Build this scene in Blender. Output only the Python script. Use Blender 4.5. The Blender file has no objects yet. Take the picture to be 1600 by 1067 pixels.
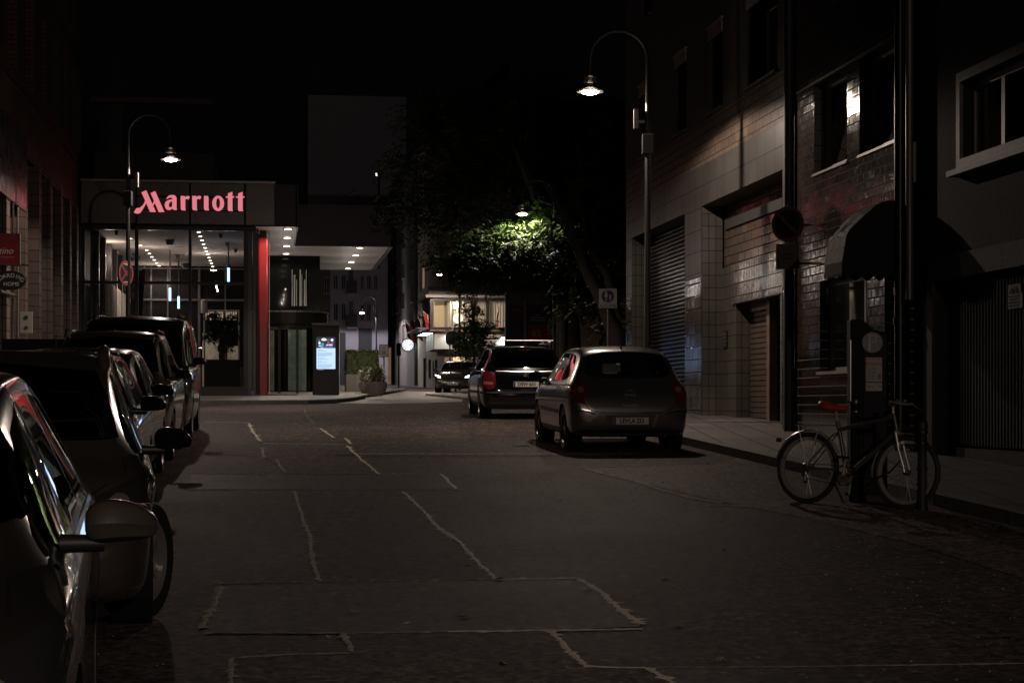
import bpy, bmesh, math, random
from mathutils import Vector, Matrix
from mathutils.bvhtree import BVHTree
random.seed(7)
C = bpy.context.scene.collection
SC = bpy.context.scene
F = 3000.0; HZ = 633.0; EYE = 1.55           # focal length and horizon of the photograph in its own pixels
# ---------------------------------------------------------------- camera, sky, exposure
cd = bpy.data.cameras.new("camera"); cam = bpy.data.objects.new("camera", cd); C.objects.link(cam)
cam.location = (0, 0, EYE); cam.rotation_euler = (math.pi/2, 0, 0)
cd.lens = F/1600*36; cd.sensor_width = 36; cd.sensor_fit = 'HORIZONTAL'
cd.shift_y = (HZ-533.5)/1600; cd.clip_end = 2000; cd.clip_start = .1
SC.camera = cam
w = bpy.data.worlds.new("World"); SC.world = w; w.use_nodes = True
wn = w.node_tree; wb = wn.nodes['Background']
sky = wn.nodes.new('ShaderNodeTexSky'); sky.sky_type = 'NISHITA'; sky.sun_disc = False
sky.sun_elevation = math.radians(-5.5); sky.sun_rotation = math.radians(200)
mixn = wn.nodes.new('ShaderNodeMix'); mixn.data_type = 'RGBA'; mixn.inputs[0].default_value = .94
mixn.inputs[7].default_value = (.0135, .0115, .0125, 1)     # faint reddish city glow over the night sky
wn.links.new(sky.outputs[0], mixn.inputs[6]); wn.links.new(mixn.outputs[2], wb.inputs[0]); wb.inputs[1].default_value = .06
SC.view_settings.view_transform = 'Standard'; SC.view_settings.look = 'None'
SC.view_settings.exposure = 0; SC.view_settings.gamma = 1
SC.cycles.use_denoising = True
SC.cycles.max_bounces = 6; SC.cycles.diffuse_bounces = 3; SC.cycles.glossy_bounces = 4
SC.cycles.transparent_max_bounces = 12; SC.cycles.caustics_reflective = False; SC.cycles.caustics_refractive = False
SC.cycles.sample_clamp_indirect = 2.0

# ---------------------------------------------------------------- frames and the slope of the street
TH = math.atan(.1283)                        # the street runs a little to the left of the view axis
def zg(Y):                                   # height of the street: climbs, then flattens
    return min(.033*Y, 1.36+.0165*(Y-41.2))
def S2W(x, y): return (x*math.cos(TH)-y*math.sin(TH), x*math.sin(TH)+y*math.cos(TH))
def W2S(X, Y): return (X*math.cos(TH)+Y*math.sin(TH), -X*math.sin(TH)+Y*math.cos(TH))
def at(px, py, Y): return Vector(((px-800)/F*Y, Y, EYE+(HZ-py)/F*Y))
def sidepl(px, py, xs):                      # photo pixel -> (y, z) on the street-parallel plane x = xs
    dX = (px-800)/F; dx = dX*math.cos(TH)+math.sin(TH); dy = -dX*math.sin(TH)+math.cos(TH)
    t = xs/dx; return (t*dy, EYE+(HZ-py)/F*t)
def frontpl(px, py, ys):                     # photo pixel -> (x, z) on the cross-street plane y = ys
    dX = (px-800)/F; dx = dX*math.cos(TH)+math.sin(TH); dy = -dX*math.sin(TH)+math.cos(TH)
    t = ys/dy; return (t*dx, EYE+(HZ-py)/F*t)
def G(px, py, h=0):                          # photo pixel -> point on the ground (raised by h)
    lo, hi = 2.0, 260.0; k = (HZ-py)/F
    Y = lo
    while Y < hi:
        if EYE+k*Y <= zg(Y)+h: break
        Y += .05
    return ((px-800)/F*Y, Y)

# ---------------------------------------------------------------- materials
MATS = {}
def nd(nt, t, **kw):
    n = nt.nodes.new(t)
    for k, v in kw.items(): setattr(n, k, v)
    return n
def M(name, col=(.5, .5, .5), rough=.6, metal=0, emit=None, es=0, noise=0, nscale=8, bump=0, bscale=30, coat=0, spec=.5, rvar=0):
    if name in MATS: return MATS[name]
    m = bpy.data.materials.new(name); m.use_nodes = True; nt = m.node_tree; b = nt.nodes['Principled BSDF']
    b.inputs['Base Color'].default_value = (*col, 1); b.inputs['Roughness'].default_value = rough
    b.inputs['Metallic'].default_value = metal; b.inputs['Coat Weight'].default_value = coat
    b.inputs['Coat Roughness'].default_value = .03; b.inputs['Specular IOR Level'].default_value = spec
    if emit: b.inputs['Emission Color'].default_value = (*emit, 1); b.inputs['Emission Strength'].default_value = es
    tc = nd(nt, 'ShaderNodeTexCoord')
    if noise or rvar:
        n = nd(nt, 'ShaderNodeTexNoise'); n.inputs['Scale'].default_value = nscale; n.inputs['Detail'].default_value = 6
        nt.links.new(tc.outputs['Object'], n.inputs['Vector'])
        if noise:
            r = nd(nt, 'ShaderNodeMapRange'); r.inputs[3].default_value = 1-noise; r.inputs[4].default_value = 1+noise; r.inputs[1].default_value = .3; r.inputs[2].default_value = .7
            nt.links.new(n.outputs[0], r.inputs[0])
            mx = nd(nt, 'ShaderNodeVectorMath', operation='SCALE'); mx.inputs[0].default_value = col
            nt.links.new(r.outputs[0], mx.inputs['Scale']); nt.links.new(mx.outputs[0], b.inputs['Base Color'])
        if rvar:
            r2 = nd(nt, 'ShaderNodeMapRange'); r2.inputs[1].default_value = .3; r2.inputs[2].default_value = .7
            r2.inputs[3].default_value = max(.02, rough-rvar); r2.inputs[4].default_value = rough+rvar
            nt.links.new(n.outputs[0], r2.inputs[0]); nt.links.new(r2.outputs[0], b.inputs['Roughness'])
    if bump:
        n = nd(nt, 'ShaderNodeTexNoise'); n.inputs['Scale'].default_value = bscale; n.inputs['Detail'].default_value = 4
        nt.links.new(tc.outputs['Object'], n.inputs['Vector'])
        bp = nd(nt, 'ShaderNodeBump'); bp.inputs['Strength'].default_value = bump; bp.inputs['Distance'].default_value = .02
        nt.links.new(n.outputs[0], bp.inputs['Height']); nt.links.new(bp.outputs[0], b.inputs['Normal'])
    MATS[name] = m; return m
def tile_mat(name, c1, c2, mortar, bw, bh, rough=.2, streak=.35, offset=.5, mort=.006, spec=.6, tilt=.3, band=None):
    """glazed or clinker tiles laid in courses; the glaze runs in vertical streaks and every tile is set a little askew"""
    if name in MATS: return MATS[name]
    m = bpy.data.materials.new(name); m.use_nodes = True; nt = m.node_tree; b = nt.nodes['Principled BSDF']; L = nt.links.new
    tc = nd(nt, 'ShaderNodeTexCoord'); sp = nd(nt, 'ShaderNodeSeparateXYZ'); L(tc.outputs['Object'], sp.inputs[0])
    ad = nd(nt, 'ShaderNodeMath', operation='ADD'); L(sp.outputs[0], ad.inputs[0]); L(sp.outputs[1], ad.inputs[1])
    cb = nd(nt, 'ShaderNodeCombineXYZ'); L(ad.outputs[0], cb.inputs[0]); L(sp.outputs[2], cb.inputs[1])
    br = nd(nt, 'ShaderNodeTexBrick'); br.offset = offset; br.squash = 1
    for k, v in (('Scale', 1), ('Mortar Size', mort), ('Mortar Smooth', .2), ('Bias', 0), ('Brick Width', bw), ('Row Height', bh)): br.inputs[k].default_value = v
    br.inputs['Color1'].default_value = (*c1, 1); br.inputs['Color2'].default_value = (*c2, 1); br.inputs['Mortar'].default_value = (*mortar, 1)
    L(cb.outputs[0], br.inputs['Vector'])
    col = br.outputs['Color']
    if band:                                   # courses of another colour below height band[0]
        gt = nd(nt, 'ShaderNodeMath', operation='LESS_THAN'); L(sp.outputs[2], gt.inputs[0]); gt.inputs[1].default_value = band[0]
        mxb = nd(nt, 'ShaderNodeMix', data_type='RGBA', blend_type='MULTIPLY'); L(gt.outputs[0], mxb.inputs[0]); L(col, mxb.inputs[6]); mxb.inputs[7].default_value = (*band[1], 1); col = mxb.outputs[2]
    st = nd(nt, 'ShaderNodeTexNoise'); mp = nd(nt, 'ShaderNodeMapping'); mp.inputs['Scale'].default_value = (38, 5, 1); L(cb.outputs[0], mp.inputs[0]); L(mp.outputs[0], st.inputs['Vector'])
    st.inputs['Scale'].default_value = 1; st.inputs['Detail'].default_value = 3
    ns = nd(nt, 'ShaderNodeTexNoise'); ns.inputs['Scale'].default_value = .7; ns.inputs['Detail'].default_value = 5; L(tc.outputs['Object'], ns.inputs['Vector'])
    mr = nd(nt, 'ShaderNodeMapRange'); mr.inputs[1].default_value = .3; mr.inputs[2].default_value = .7; mr.inputs[3].default_value = .65; mr.inputs[4].default_value = 1.25; L(ns.outputs[0], mr.inputs[0])
    vs = nd(nt, 'ShaderNodeVectorMath', operation='SCALE'); L(col, vs.inputs[0]); L(mr.outputs[0], vs.inputs['Scale']); L(vs.outputs[0], b.inputs['Base Color'])
    # per tile number -> each tile catches the lamps differently
    fx = nd(nt, 'ShaderNodeVectorMath', operation='DIVIDE'); L(cb.outputs[0], fx.inputs[0]); fx.inputs[1].default_value = (bw, bh, 1)
    fl = nd(nt, 'ShaderNodeVectorMath', operation='FLOOR'); L(fx.outputs[0], fl.inputs[0])
    wn_ = nd(nt, 'ShaderNodeTexWhiteNoise', noise_dimensions='3D'); L(fl.outputs[0], wn_.inputs['Vector'])
    h1 = nd(nt, 'ShaderNodeMath', operation='MULTIPLY'); L(st.outputs[0], h1.inputs[0]); h1.inputs[1].default_value = streak
    inv = nd(nt, 'ShaderNodeMath', operation='SUBTRACT'); inv.inputs[0].default_value = 1; L(br.outputs['Fac'], inv.inputs[1])
    h2 = nd(nt, 'ShaderNodeMath', operation='ADD'); L(h1.outputs[0], h2.inputs[0]); L(inv.outputs[0], h2.inputs[1])
    bp = nd(nt, 'ShaderNodeBump'); bp.inputs['Strength'].default_value = .6; bp.inputs['Distance'].default_value = .006; L(h2.outputs[0], bp.inputs['Height'])
    sb = nd(nt, 'ShaderNodeVectorMath', operation='SUBTRACT'); L(wn_.outputs['Color'], sb.inputs[0]); sb.inputs[1].default_value = (.5, .5, .5)
    sc = nd(nt, 'ShaderNodeVectorMath', operation='SCALE'); L(sb.outputs[0], sc.inputs[0]); sc.inputs['Scale'].default_value = tilt*.1
    an = nd(nt, 'ShaderNodeVectorMath', operation='ADD'); L(bp.outputs[0], an.inputs[0]); L(sc.outputs[0], an.inputs[1])
    nn = nd(nt, 'ShaderNodeVectorMath', operation='NORMALIZE'); L(an.outputs[0], nn.inputs[0]); L(nn.outputs[0], b.inputs['Normal'])
    rr = nd(nt, 'ShaderNodeMapRange'); rr.inputs[3].default_value = rough; rr.inputs[4].default_value = .8; L(br.outputs['Fac'], rr.inputs[0]); L(rr.outputs[0], b.inputs['Roughness'])
    sr = nd(nt, 'ShaderNodeMapRange'); sr.inputs[3].default_value = spec; sr.inputs[4].default_value = .05; L(br.outputs['Fac'], sr.inputs[0]); L(sr.outputs[0], b.inputs['Specular IOR Level'])
    MATS[name] = m; return m
def asphalt(name, base, speck, rough=.62):
    if name in MATS: return MATS[name]
    m = bpy.data.materials.new(name); m.use_nodes = True; nt = m.node_tree; b = nt.nodes['Principled BSDF']; L = nt.links.new
    tc = nd(nt, 'ShaderNodeTexCoord')
    n1 = nd(nt, 'ShaderNodeTexNoise'); n1.inputs['Scale'].default_value = .55; n1.inputs['Detail'].default_value = 8; n1.inputs['Roughness'].default_value = .65; L(tc.outputs['Object'], n1.inputs['Vector'])
    n2 = nd(nt, 'ShaderNodeTexNoise'); n2.inputs['Scale'].default_value = 9; n2.inputs['Detail'].default_value = 9; n2.inputs['Roughness'].default_value = .75; L(tc.outputs['Object'], n2.inputs['Vector'])
    vo = nd(nt, 'ShaderNodeTexVoronoi'); vo.inputs['Scale'].default_value = 11; L(tc.outputs['Object'], vo.inputs['Vector'])
    r1 = nd(nt, 'ShaderNodeMapRange'); r1.inputs[1].default_value = .3; r1.inputs[2].default_value = .7; r1.inputs[3].default_value = .62; r1.inputs[4].default_value = 1.35; L(n1.outputs[0], r1.inputs[0])
    r2 = nd(nt, 'ShaderNodeMapRange'); r2.inputs[1].default_value = .25; r2.inputs[2].default_value = .75; r2.inputs[3].default_value = .05; r2.inputs[4].default_value = 2.1; L(n2.outputs[0], r2.inputs[0])
    mu0 = nd(nt, 'ShaderNodeMath', operation='MULTIPLY'); L(r1.outputs[0], mu0.inputs[0]); L(r2.outputs[0], mu0.inputs[1])
    v2 = nd(nt, 'ShaderNodeTexVoronoi'); v2.inputs['Scale'].default_value = 26; L(tc.outputs['Object'], v2.inputs['Vector']); s2 = nd(nt, 'ShaderNodeSeparateColor'); L(v2.outputs['Color'], s2.inputs[0])
    r4 = nd(nt, 'ShaderNodeMapRange'); r4.inputs[3].default_value = .25; r4.inputs[4].default_value = 1.75; L(s2.outputs[1], r4.inputs[0])
    mu = nd(nt, 'ShaderNodeMath', operation='MULTIPLY'); L(mu0.outputs[0], mu.inputs[0]); L(r4.outputs[0], mu.inputs[1])
    vs = nd(nt, 'ShaderNodeVectorMath', operation='SCALE'); vs.inputs[0].default_value = base; L(mu.outputs[0], vs.inputs['Scale'])
    # pale stones scattered in the surface, in worn drifts
    lt = nd(nt, 'ShaderNodeMath', operation='LESS_THAN'); L(vo.outputs['Distance'], lt.inputs[0]); lt.inputs[1].default_value = .26
    sc_ = nd(nt, 'ShaderNodeSeparateColor'); L(vo.outputs['Color'], sc_.inputs[0])
    gt = nd(nt, 'ShaderNodeMath', operation='GREATER_THAN'); L(sc_.outputs[0], gt.inputs[0]); gt.inputs[1].default_value = 1-speck
    m2 = nd(nt, 'ShaderNodeMath', operation='MULTIPLY'); L(lt.outputs[0], m2.inputs[0]); L(gt.outputs[0], m2.inputs[1])
    n3 = nd(nt, 'ShaderNodeTexNoise'); n3.inputs['Scale'].default_value = .8; n3.inputs['Detail'].default_value = 4; L(tc.outputs['Object'], n3.inputs['Vector'])
    r3 = nd(nt, 'ShaderNodeMapRange'); r3.inputs[1].default_value = .45; r3.inputs[2].default_value = .6; L(n3.outputs[0], r3.inputs[0])
    m3 = nd(nt, 'ShaderNodeMath', operation='MULTIPLY'); L(m2.outputs[0], m3.inputs[0]); L(r3.outputs[0], m3.inputs[1])
    mx = nd(nt, 'ShaderNodeMix', data_type='RGBA'); L(m3.outputs[0], mx.inputs[0]); L(vs.outputs[0], mx.inputs[6]); mx.inputs[7].default_value = (.3, .27, .25, 1)
    L(mx.outputs[2], b.inputs['Base Color'])
    bp = nd(nt, 'ShaderNodeBump'); bp.inputs['Strength'].default_value = .8; bp.inputs['Distance'].default_value = .012; L(n2.outputs[0], bp.inputs['Height']); L(bp.outputs[0], b.inputs['Normal'])
    b.inputs['Specular IOR Level'].default_value = .03
    rr = nd(nt, 'ShaderNodeMapRange'); rr.inputs[3].default_value = rough-.08; rr.inputs[4].default_value = rough+.12; L(n1.outputs[0], rr.inputs[0]); L(rr.outputs[0], b.inputs['Roughness'])
    MATS[name] = m; return m
def glass(name, tint=.3, refl=1.0, rough=.01, col=(1, 1, 1)):
    if name in MATS: return MATS[name]
    m = bpy.data.materials.new(name); m.use_nodes = True; nt = m.node_tree; nt.nodes.clear(); L = nt.links.new
    o = nd(nt, 'ShaderNodeOutputMaterial'); mx = nd(nt, 'ShaderNodeMixShader'); fr = nd(nt, 'ShaderNodeFresnel'); fr.inputs[0].default_value = 1.5
    mu = nd(nt, 'ShaderNodeMath', operation='MULTIPLY'); mu.inputs[1].default_value = refl; mu.use_clamp = True
    t = nd(nt, 'ShaderNodeBsdfTransparent'); t.inputs[0].default_value = (tint*col[0], tint*col[1], tint*col[2], 1)
    g = nd(nt, 'ShaderNodeBsdfGlossy'); g.inputs['Roughness'].default_value = rough
    L(fr.outputs[0], mu.inputs[0]); L(mu.outputs[0], mx.inputs[0]); L(t.outputs[0], mx.inputs[1]); L(g.outputs[0], mx.inputs[2]); L(mx.outputs[0], o.inputs[0])
    MATS[name] = m; return m
def E(name, col, s): return M(name, (.02, .02, .02), .5, emit=col, es=s)

# ---------------------------------------------------------------- mesh helpers
class MB:
    def __init__(s): s.v = []; s.f = []; s.mi = []; s.cur = 0
    def add(s, vs, fs):
        n = len(s.v); s.v += [tuple(v) for v in vs]; s.f += [tuple(i+n for i in f) for f in fs]; s.mi += [s.cur]*len(fs); return s
    def box(s, x0, x1, y0, y1, z0, z1):
        return s.add([(x0,y0,z0),(x1,y0,z0),(x1,y1,z0),(x0,y1,z0),(x0,y0,z1),(x1,y0,z1),(x1,y1,z1),(x0,y1,z1)],
                     [(0,3,2,1),(4,5,6,7),(0,1,5,4),(1,2,6,5),(2,3,7,6),(3,0,4,7)])
    def tube(s, pts, r, n=10, cap=True):
        pts = [Vector(p) for p in pts]; rs = r if isinstance(r, (list, tuple)) else [r]*len(pts)
        rings = []; up = Vector((0, 0, 1)); prev = None
        for i, p in enumerate(pts):
            d = (pts[min(i+1, len(pts)-1)]-pts[max(i-1, 0)]).normalized()
            if prev is None:
                a = d.cross(up) if abs(d.z) < .95 else d.cross(Vector((1, 0, 0)))
            else: a = prev - d*prev.dot(d)
            a.normalize(); prev = a; b = d.cross(a)
            rings.append([p+(a*math.cos(2*math.pi*k/n)+b*math.sin(2*math.pi*k/n))*rs[i] for k in range(n)])
        vs = [v for r_ in rings for v in r_]; fs = []
        for i in range(len(rings)-1):
            for k in range(n): fs.append((i*n+k, (i+1)*n+k, (i+1)*n+(k+1) % n, i*n+(k+1) % n))
        if cap: fs.append(tuple(range(n))); fs.append(tuple(range((len(rings)-1)*n+n-1, (len(rings)-1)*n-1, -1)))
        return s.add(vs, fs)
    def lathe(s, prof, c=(0, 0, 0), ax='z', n=24, close=False):   # prof: (radius, height)
        c = Vector(c); vs = []; fs = []
        for (r, h) in prof:
            for k in range(n):
                a = 2*math.pi*k/n; p = (r*math.cos(a), r*math.sin(a), h)
                if ax == 'y': p = (p[0], p[2], p[1])
                if ax == 'x': p = (p[2], p[0], p[1])
                vs.append(c+Vector(p))
        m = len(prof)
        for i in range(m if close else m-1):
            j = (i+1) % m
            for k in range(n): fs.append((i*n+k, i*n+(k+1) % n, j*n+(k+1) % n, j*n+k))
        return s.add(vs, fs)
    def prism(s, poly, h0, h1, ax='y'):    # poly in the two other axes, extruded along ax
        def P(a, b, h): return {'y': (a, h, b), 'x': (h, a, b), 'z': (a, b, h)}[ax]
        n = len(poly); vs = [P(a, b, h0) for a, b in poly]+[P(a, b, h1) for a, b in poly]
        fs = [tuple(range(n-1, -1, -1)), tuple(range(n, 2*n))]+[(i, (i+1) % n, n+(i+1) % n, n+i) for i in range(n)]
        return s.add(vs, fs)
    def quad(s, a, b, c, d): return s.add([a, b, c, d], [(0, 1, 2, 3)])
    def ell(s, c, rx, ry, rz, p=2.0, nu=20, nv=12):     # superellipsoid
        vs = []; fs = []; sg = lambda v, e: math.copysign(abs(v)**e, v); e = 2/p
        for j in range(nv+1):
            ph = -math.pi/2+math.pi*j/nv
            for i in range(nu):
                t = 2*math.pi*i/nu
                vs.append((c[0]+rx*sg(math.cos(ph), e)*sg(math.cos(t), e), c[1]+ry*sg(math.cos(ph), e)*sg(math.sin(t), e), c[2]+rz*sg(math.sin(ph), e)))
        for j in range(nv):
            for i in range(nu): fs.append((j*nu+i, j*nu+(i+1) % nu, (j+1)*nu+(i+1) % nu, (j+1)*nu+i))
        return s.add(vs, fs)
def fixmesh(me, merge=1e-5):
    bm = bmesh.new(); bm.from_mesh(me); bmesh.ops.remove_doubles(bm, verts=bm.verts, dist=merge)
    bmesh.ops.recalc_face_normals(bm, faces=bm.faces); bm.to_mesh(me); bm.free()
def smooth(me, ang=35):
    for p in me.polygons: p.use_smooth = True
    try: me.set_sharp_from_angle(angle=math.radians(ang))
    except Exception: pass
def mk(name, mb, mat, parent=None, sm=None, off=(0, 0, 0), fix=True, bev=0):
    me = bpy.data.meshes.new(name)
    if isinstance(mb, MB):
        o_ = Vector(off); me.from_pydata([tuple(Vector(v)-o_) for v in mb.v], [], mb.f); 
        if isinstance(mat, list): 
            for p, i in zip(me.polygons, mb.mi): p.material_index = i
        me.validate()
        if fix: fixmesh(me)
    else: mb.to_mesh(me); mb.free()
    for m_ in (mat if isinstance(mat, list) else [mat]): me.materials.append(m_)
    if sm: smooth(me, sm)
    o = bpy.data.objects.new(name, me); C.objects.link(o)
    if parent: o.parent = parent
    if bev:
        b = o.modifiers.new('b', 'BEVEL'); b.width = bev; b.segments = 2; b.limit_method = 'ANGLE'; b.angle_limit = math.radians(40)
    return o
def tag(o, label, cat, group=None, kind=None):
    if kind: o['kind'] = kind
    if label: o['label'] = label; o['category'] = cat
    if group: o['group'] = group
    return o
class Thing:
    """an Empty at the thing's base; parts are written in street-frame coordinates (x across, y along, z absolute) or local ones"""
    def __init__(s, name, label, cat, base, rot=TH, group=None, frame=True):
        s.e = bpy.data.objects.new(name, None); C.objects.link(s.e); s.e.empty_display_size = .2
        if frame: X, Y = S2W(base[0], base[1]); s.e.location = (X, Y, base[2]); s.off = base
        else: s.e.location = base; s.off = (0, 0, 0)
        s.e.rotation_euler = (0, 0, rot); tag(s.e, label, cat, group)
    def part(s, name, mb, mat, parent=None, sm=None, bev=0, label=None, fix=True):
        o = mk(name, mb, mat, parent or s.e, sm, s.off, fix, bev)
        if label: o['label'] = label
        return o
def poly_grid(poly, step):                  # 2D polygon -> bmesh, cut on a grid
    bm = bmesh.new(); vs = [bm.verts.new((a, b, 0)) for a, b in poly]; bm.faces.new(vs)
    xs = [p[0] for p in poly]; ys = [p[1] for p in poly]
    for ax, lo, hi in ((0, min(xs), max(xs)), (1, min(ys), max(ys))):
        if step[ax] is None: continue
        n = int((hi-lo)/step[ax])
        for i in range(1, n+1):
            co = [0, 0, 0]; no = [0, 0, 0]; co[ax] = lo+i*(hi-lo)/(n+1); no[ax] = 1
            bmesh.ops.bisect_plane(bm, geom=bm.verts[:]+bm.edges[:]+bm.faces[:], plane_co=co, plane_no=no)
    return bm
def ground_sheet(name, poly, h, mat, skirt=0, frame='S', step=(2.5, 2.5)):
    bm = poly_grid(poly, step)
    for v in bm.verts:
        X, Y = S2W(v.co.x, v.co.y) if frame == 'S' else (v.co.x, v.co.y)
        v.co = (X, Y, zg(Y)+h)
    bmesh.ops.recalc_face_normals(bm, faces=bm.faces)
    up = sum(f.normal.z for f in bm.faces)
    if up < 0: bmesh.ops.reverse_faces(bm, faces=bm.faces)
    if skirt:
        be = [e for e in bm.edges if len(e.link_faces) == 1]
        r = bmesh.ops.extrude_edge_only(bm, edges=be)
        for v in [g for g in r['geom'] if isinstance(g, bmesh.types.BMVert)]: v.co.z -= skirt
        bmesh.ops.recalc_face_normals(bm, faces=bm.faces)
    return mk(name, bm, mat)
def wall(mb, axis, pos, r0, r1, z0, z1, openings=(), depth=.2, cut=None):
    """wall sheet on plane axis=pos with openings (a0,a1,z0,z1) and their reveals going `depth` along the axis"""
    As = sorted({r0, r1, *[o[0] for o in openings], *[o[1] for o in openings]}); Zs = sorted({z0, z1, *[o[2] for o in openings], *[o[3] for o in openings]})
    P = (lambda a, z, d=0: (pos+d, a, z)) if axis == 'x' else (lambda a, z, d=0: (a, pos+d, z))
    for i in range(len(As)-1):
        for j in range(len(Zs)-1):
            a = (As[i]+As[i+1])/2; z = (Zs[j]+Zs[j+1])/2
            if a < r0 or a > r1 or z < z0 or z > z1: continue
            if any(o[0] < a < o[1] and o[2] < z < o[3] for o in openings): continue
            mb.quad(P(As[i], Zs[j]), P(As[i+1], Zs[j]), P(As[i+1], Zs[j+1]), P(As[i], Zs[j+1]))
    for o in openings:
        a0, a1, q0, q1 = o[:4]
        for (a, z, b, y) in ((a0, q0, a0, q1), (a1, q0, a1, q1), (a0, q0, a1, q0), (a0, q1, a1, q1)):
            mb.quad(P(a, z), P(b, y), P(b, y, depth), P(a, z, depth))
    return mb
def text_obj(s, size, depth, mat, parent, name='lettering', align='CENTER', loc=(0, 0, 0), rot=(math.pi/2, 0, 0), sx=1, shear=0, label=None, bold=0):
    cu = bpy.data.curves.new('t', 'FONT'); cu.body = s; cu.size = size; cu.extrude = depth; cu.align_x = align; cu.align_y = 'CENTER'; cu.shear = shear
    cu.resolution_u = 3; cu.offset = bold
    ob = bpy.data.objects.new('t', cu); C.objects.link(ob); bpy.context.view_layer.update()
    me = bpy.data.meshes.new_from_object(ob.evaluated_get(bpy.context.evaluated_depsgraph_get())); bpy.data.objects.remove(ob); bpy.data.curves.remove(cu)
    me.transform(Matrix.Diagonal((sx, 1, 1, 1))); me.materials.clear(); me.materials.append(mat)
    o = bpy.data.objects.new(name, me); C.objects.link(o); o.parent = parent; o.location = loc; o.rotation_euler = rot
    if label: o['label'] = label
    return o
def copy_tree(o, parent=None):
    c = o.copy(); C.objects.link(c)
    if parent: c.parent = parent
    for ch in o.children: copy_tree(ch, c)
    return c
# ================================================================ shared materials
black = M('black_matt', (.012, .012, .012), .6); blackg = M('black_gloss', (.008, .008, .009), .15)
dgrey = M('dark_grey', (.03, .03, .03), .5, noise=.2); steel = M('steel', (.28, .27, .255), .28, .9, noise=.1)
galv = M('galvanised', (.16, .15, .145), .45, .6, noise=.2, nscale=14); polem = M('lamp_post_paint', (.012, .011, .0105), .42, 0, noise=.15, nscale=12)
white = M('white_paint', (.7, .68, .65), .5, noise=.05); rubber = M('rubber', (.02, .02, .02), .75, bump=.2, bscale=60)
chrome = M('chrome', (.7, .68, .66), .12, 1); redp = M('red_paint', (.45, .03, .035), .35, noise=.08)
wframe = M('window_frame_paint', (.30, .27, .25), .45, noise=.1); dframe = M('dark_window_frame', (.05, .045, .04), .4, noise=.1)
wglass = glass('window_glass', .35, 1.6, .02); dark_in = M('dark_interior', (.012, .011, .011), .8)
warm = (1.0, .81, .68)
# ================================================================ ground
road_m = asphalt('road_asphalt', (.084, .066, .062), .10)
patch_a = asphalt('patch_asphalt', (.104, .081, .075), .05, .66); patch_b = asphalt('patch_asphalt_dark', (.072, .057, .054), .18, .58)
pave_m = tile_mat('pavement_slabs', (.10, .088, .08), (.13, .115, .105), (.035, .03, .028), .5, .5, .6, .1, 0, .012, .4, .12)
# pavement slabs lie flat, so their pattern runs in x and y
for n_ in [n for n in pave_m.node_tree.nodes if n.type == 'SEPXYZ']:
    nt_ = pave_m.node_tree; cbn = [n for n in nt_.nodes if n.type == 'COMBXYZ'][0]
    nt_.links.new(n_.outputs[0], cbn.inputs[0]); nt_.links.new(n_.outputs[1], cbn.inputs[1])
fore_m = M('forecourt_paving', (.26, .235, .21), .55, noise=.2, nscale=1.5, bump=.3, bscale=25)
kerb_m = M('kerb_stone', (.10, .09, .085), .7, noise=.25, nscale=5, bump=.3, bscale=20)
rg = ground_sheet('road', [(-70, -12), (70, -12), (70, 300), (-70, 300)], 0, road_m, frame='W', step=(5, 2)); tag(rg, None, None, kind='structure')
def gp(pts, h=0): return [G(x, y, h) for x, y in pts]
KX = 6.25
o = ground_sheet('pavement', [(KX+.16, -8), (12, -8), (12, 46.5), (8.6, 47.3), (7.2, 46.9), (KX+.5, 45.6), (KX+.16, 44)], .115, pave_m, .02); tag(o, None, None, kind='structure')
o = ground_sheet('kerb', [(KX, -8), (KX+.17, -8), (KX+.17, 44), (KX+.5, 45.7), (7.2, 47.05), (7.1, 47.2), (KX+.35, 45.9), (KX, 44.1)], .12, kerb_m, .2, step=(None, 1)); tag(o, None, None, kind='structure')
o = ground_sheet('pavement', [(-2.9, -8), (-2.9, 53), (-14, 53), (-14, -8)], .115, pave_m, .02); tag(o, None, None, kind='structure')
o = ground_sheet('kerb', [(-2.72, -8), (-2.72, 53.0), (-2.9, 53), (-2.9, -8)], .12, kerb_m, .2, step=(None, 1)); tag(o, None, None, kind='structure')
fc = gp([(60, 625.5), (230, 625.3), (330, 625), (430, 624.6), (480, 624.2), (520, 623), (548, 620.5), (565, 617.5)], .12)
kf = gp([(60, 626.3), (230, 626.1), (330, 625.8), (430, 625.3), (482, 624.9), (524, 623.7), (553, 621), (571, 617.8)], .12)
far = [(fc[-1][0], 95), (-30, 95)]
o = ground_sheet('forecourt', fc+far, .12, fore_m, .05, frame='W', step=(3, 2)); tag(o, None, None, kind='structure')
o = ground_sheet('kerb', kf+fc[::-1], .117, kerb_m, .25, frame='W', step=(2, 1)); tag(o, None, None, kind='structure')
o = ground_sheet('paving', gp([(520, 630), (600, 631), (722, 628), (722, 613), (600, 611), (560, 612)]), .006, fore_m, frame='W', step=(3, 2)); tag(o, None, None, kind='structure')
o = ground_sheet('paving', [(6.9, 47.3), (20, 47.3), (20, 75), (6.2, 75)], .08, pave_m, .1); tag(o, None, None, kind='structure')
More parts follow.
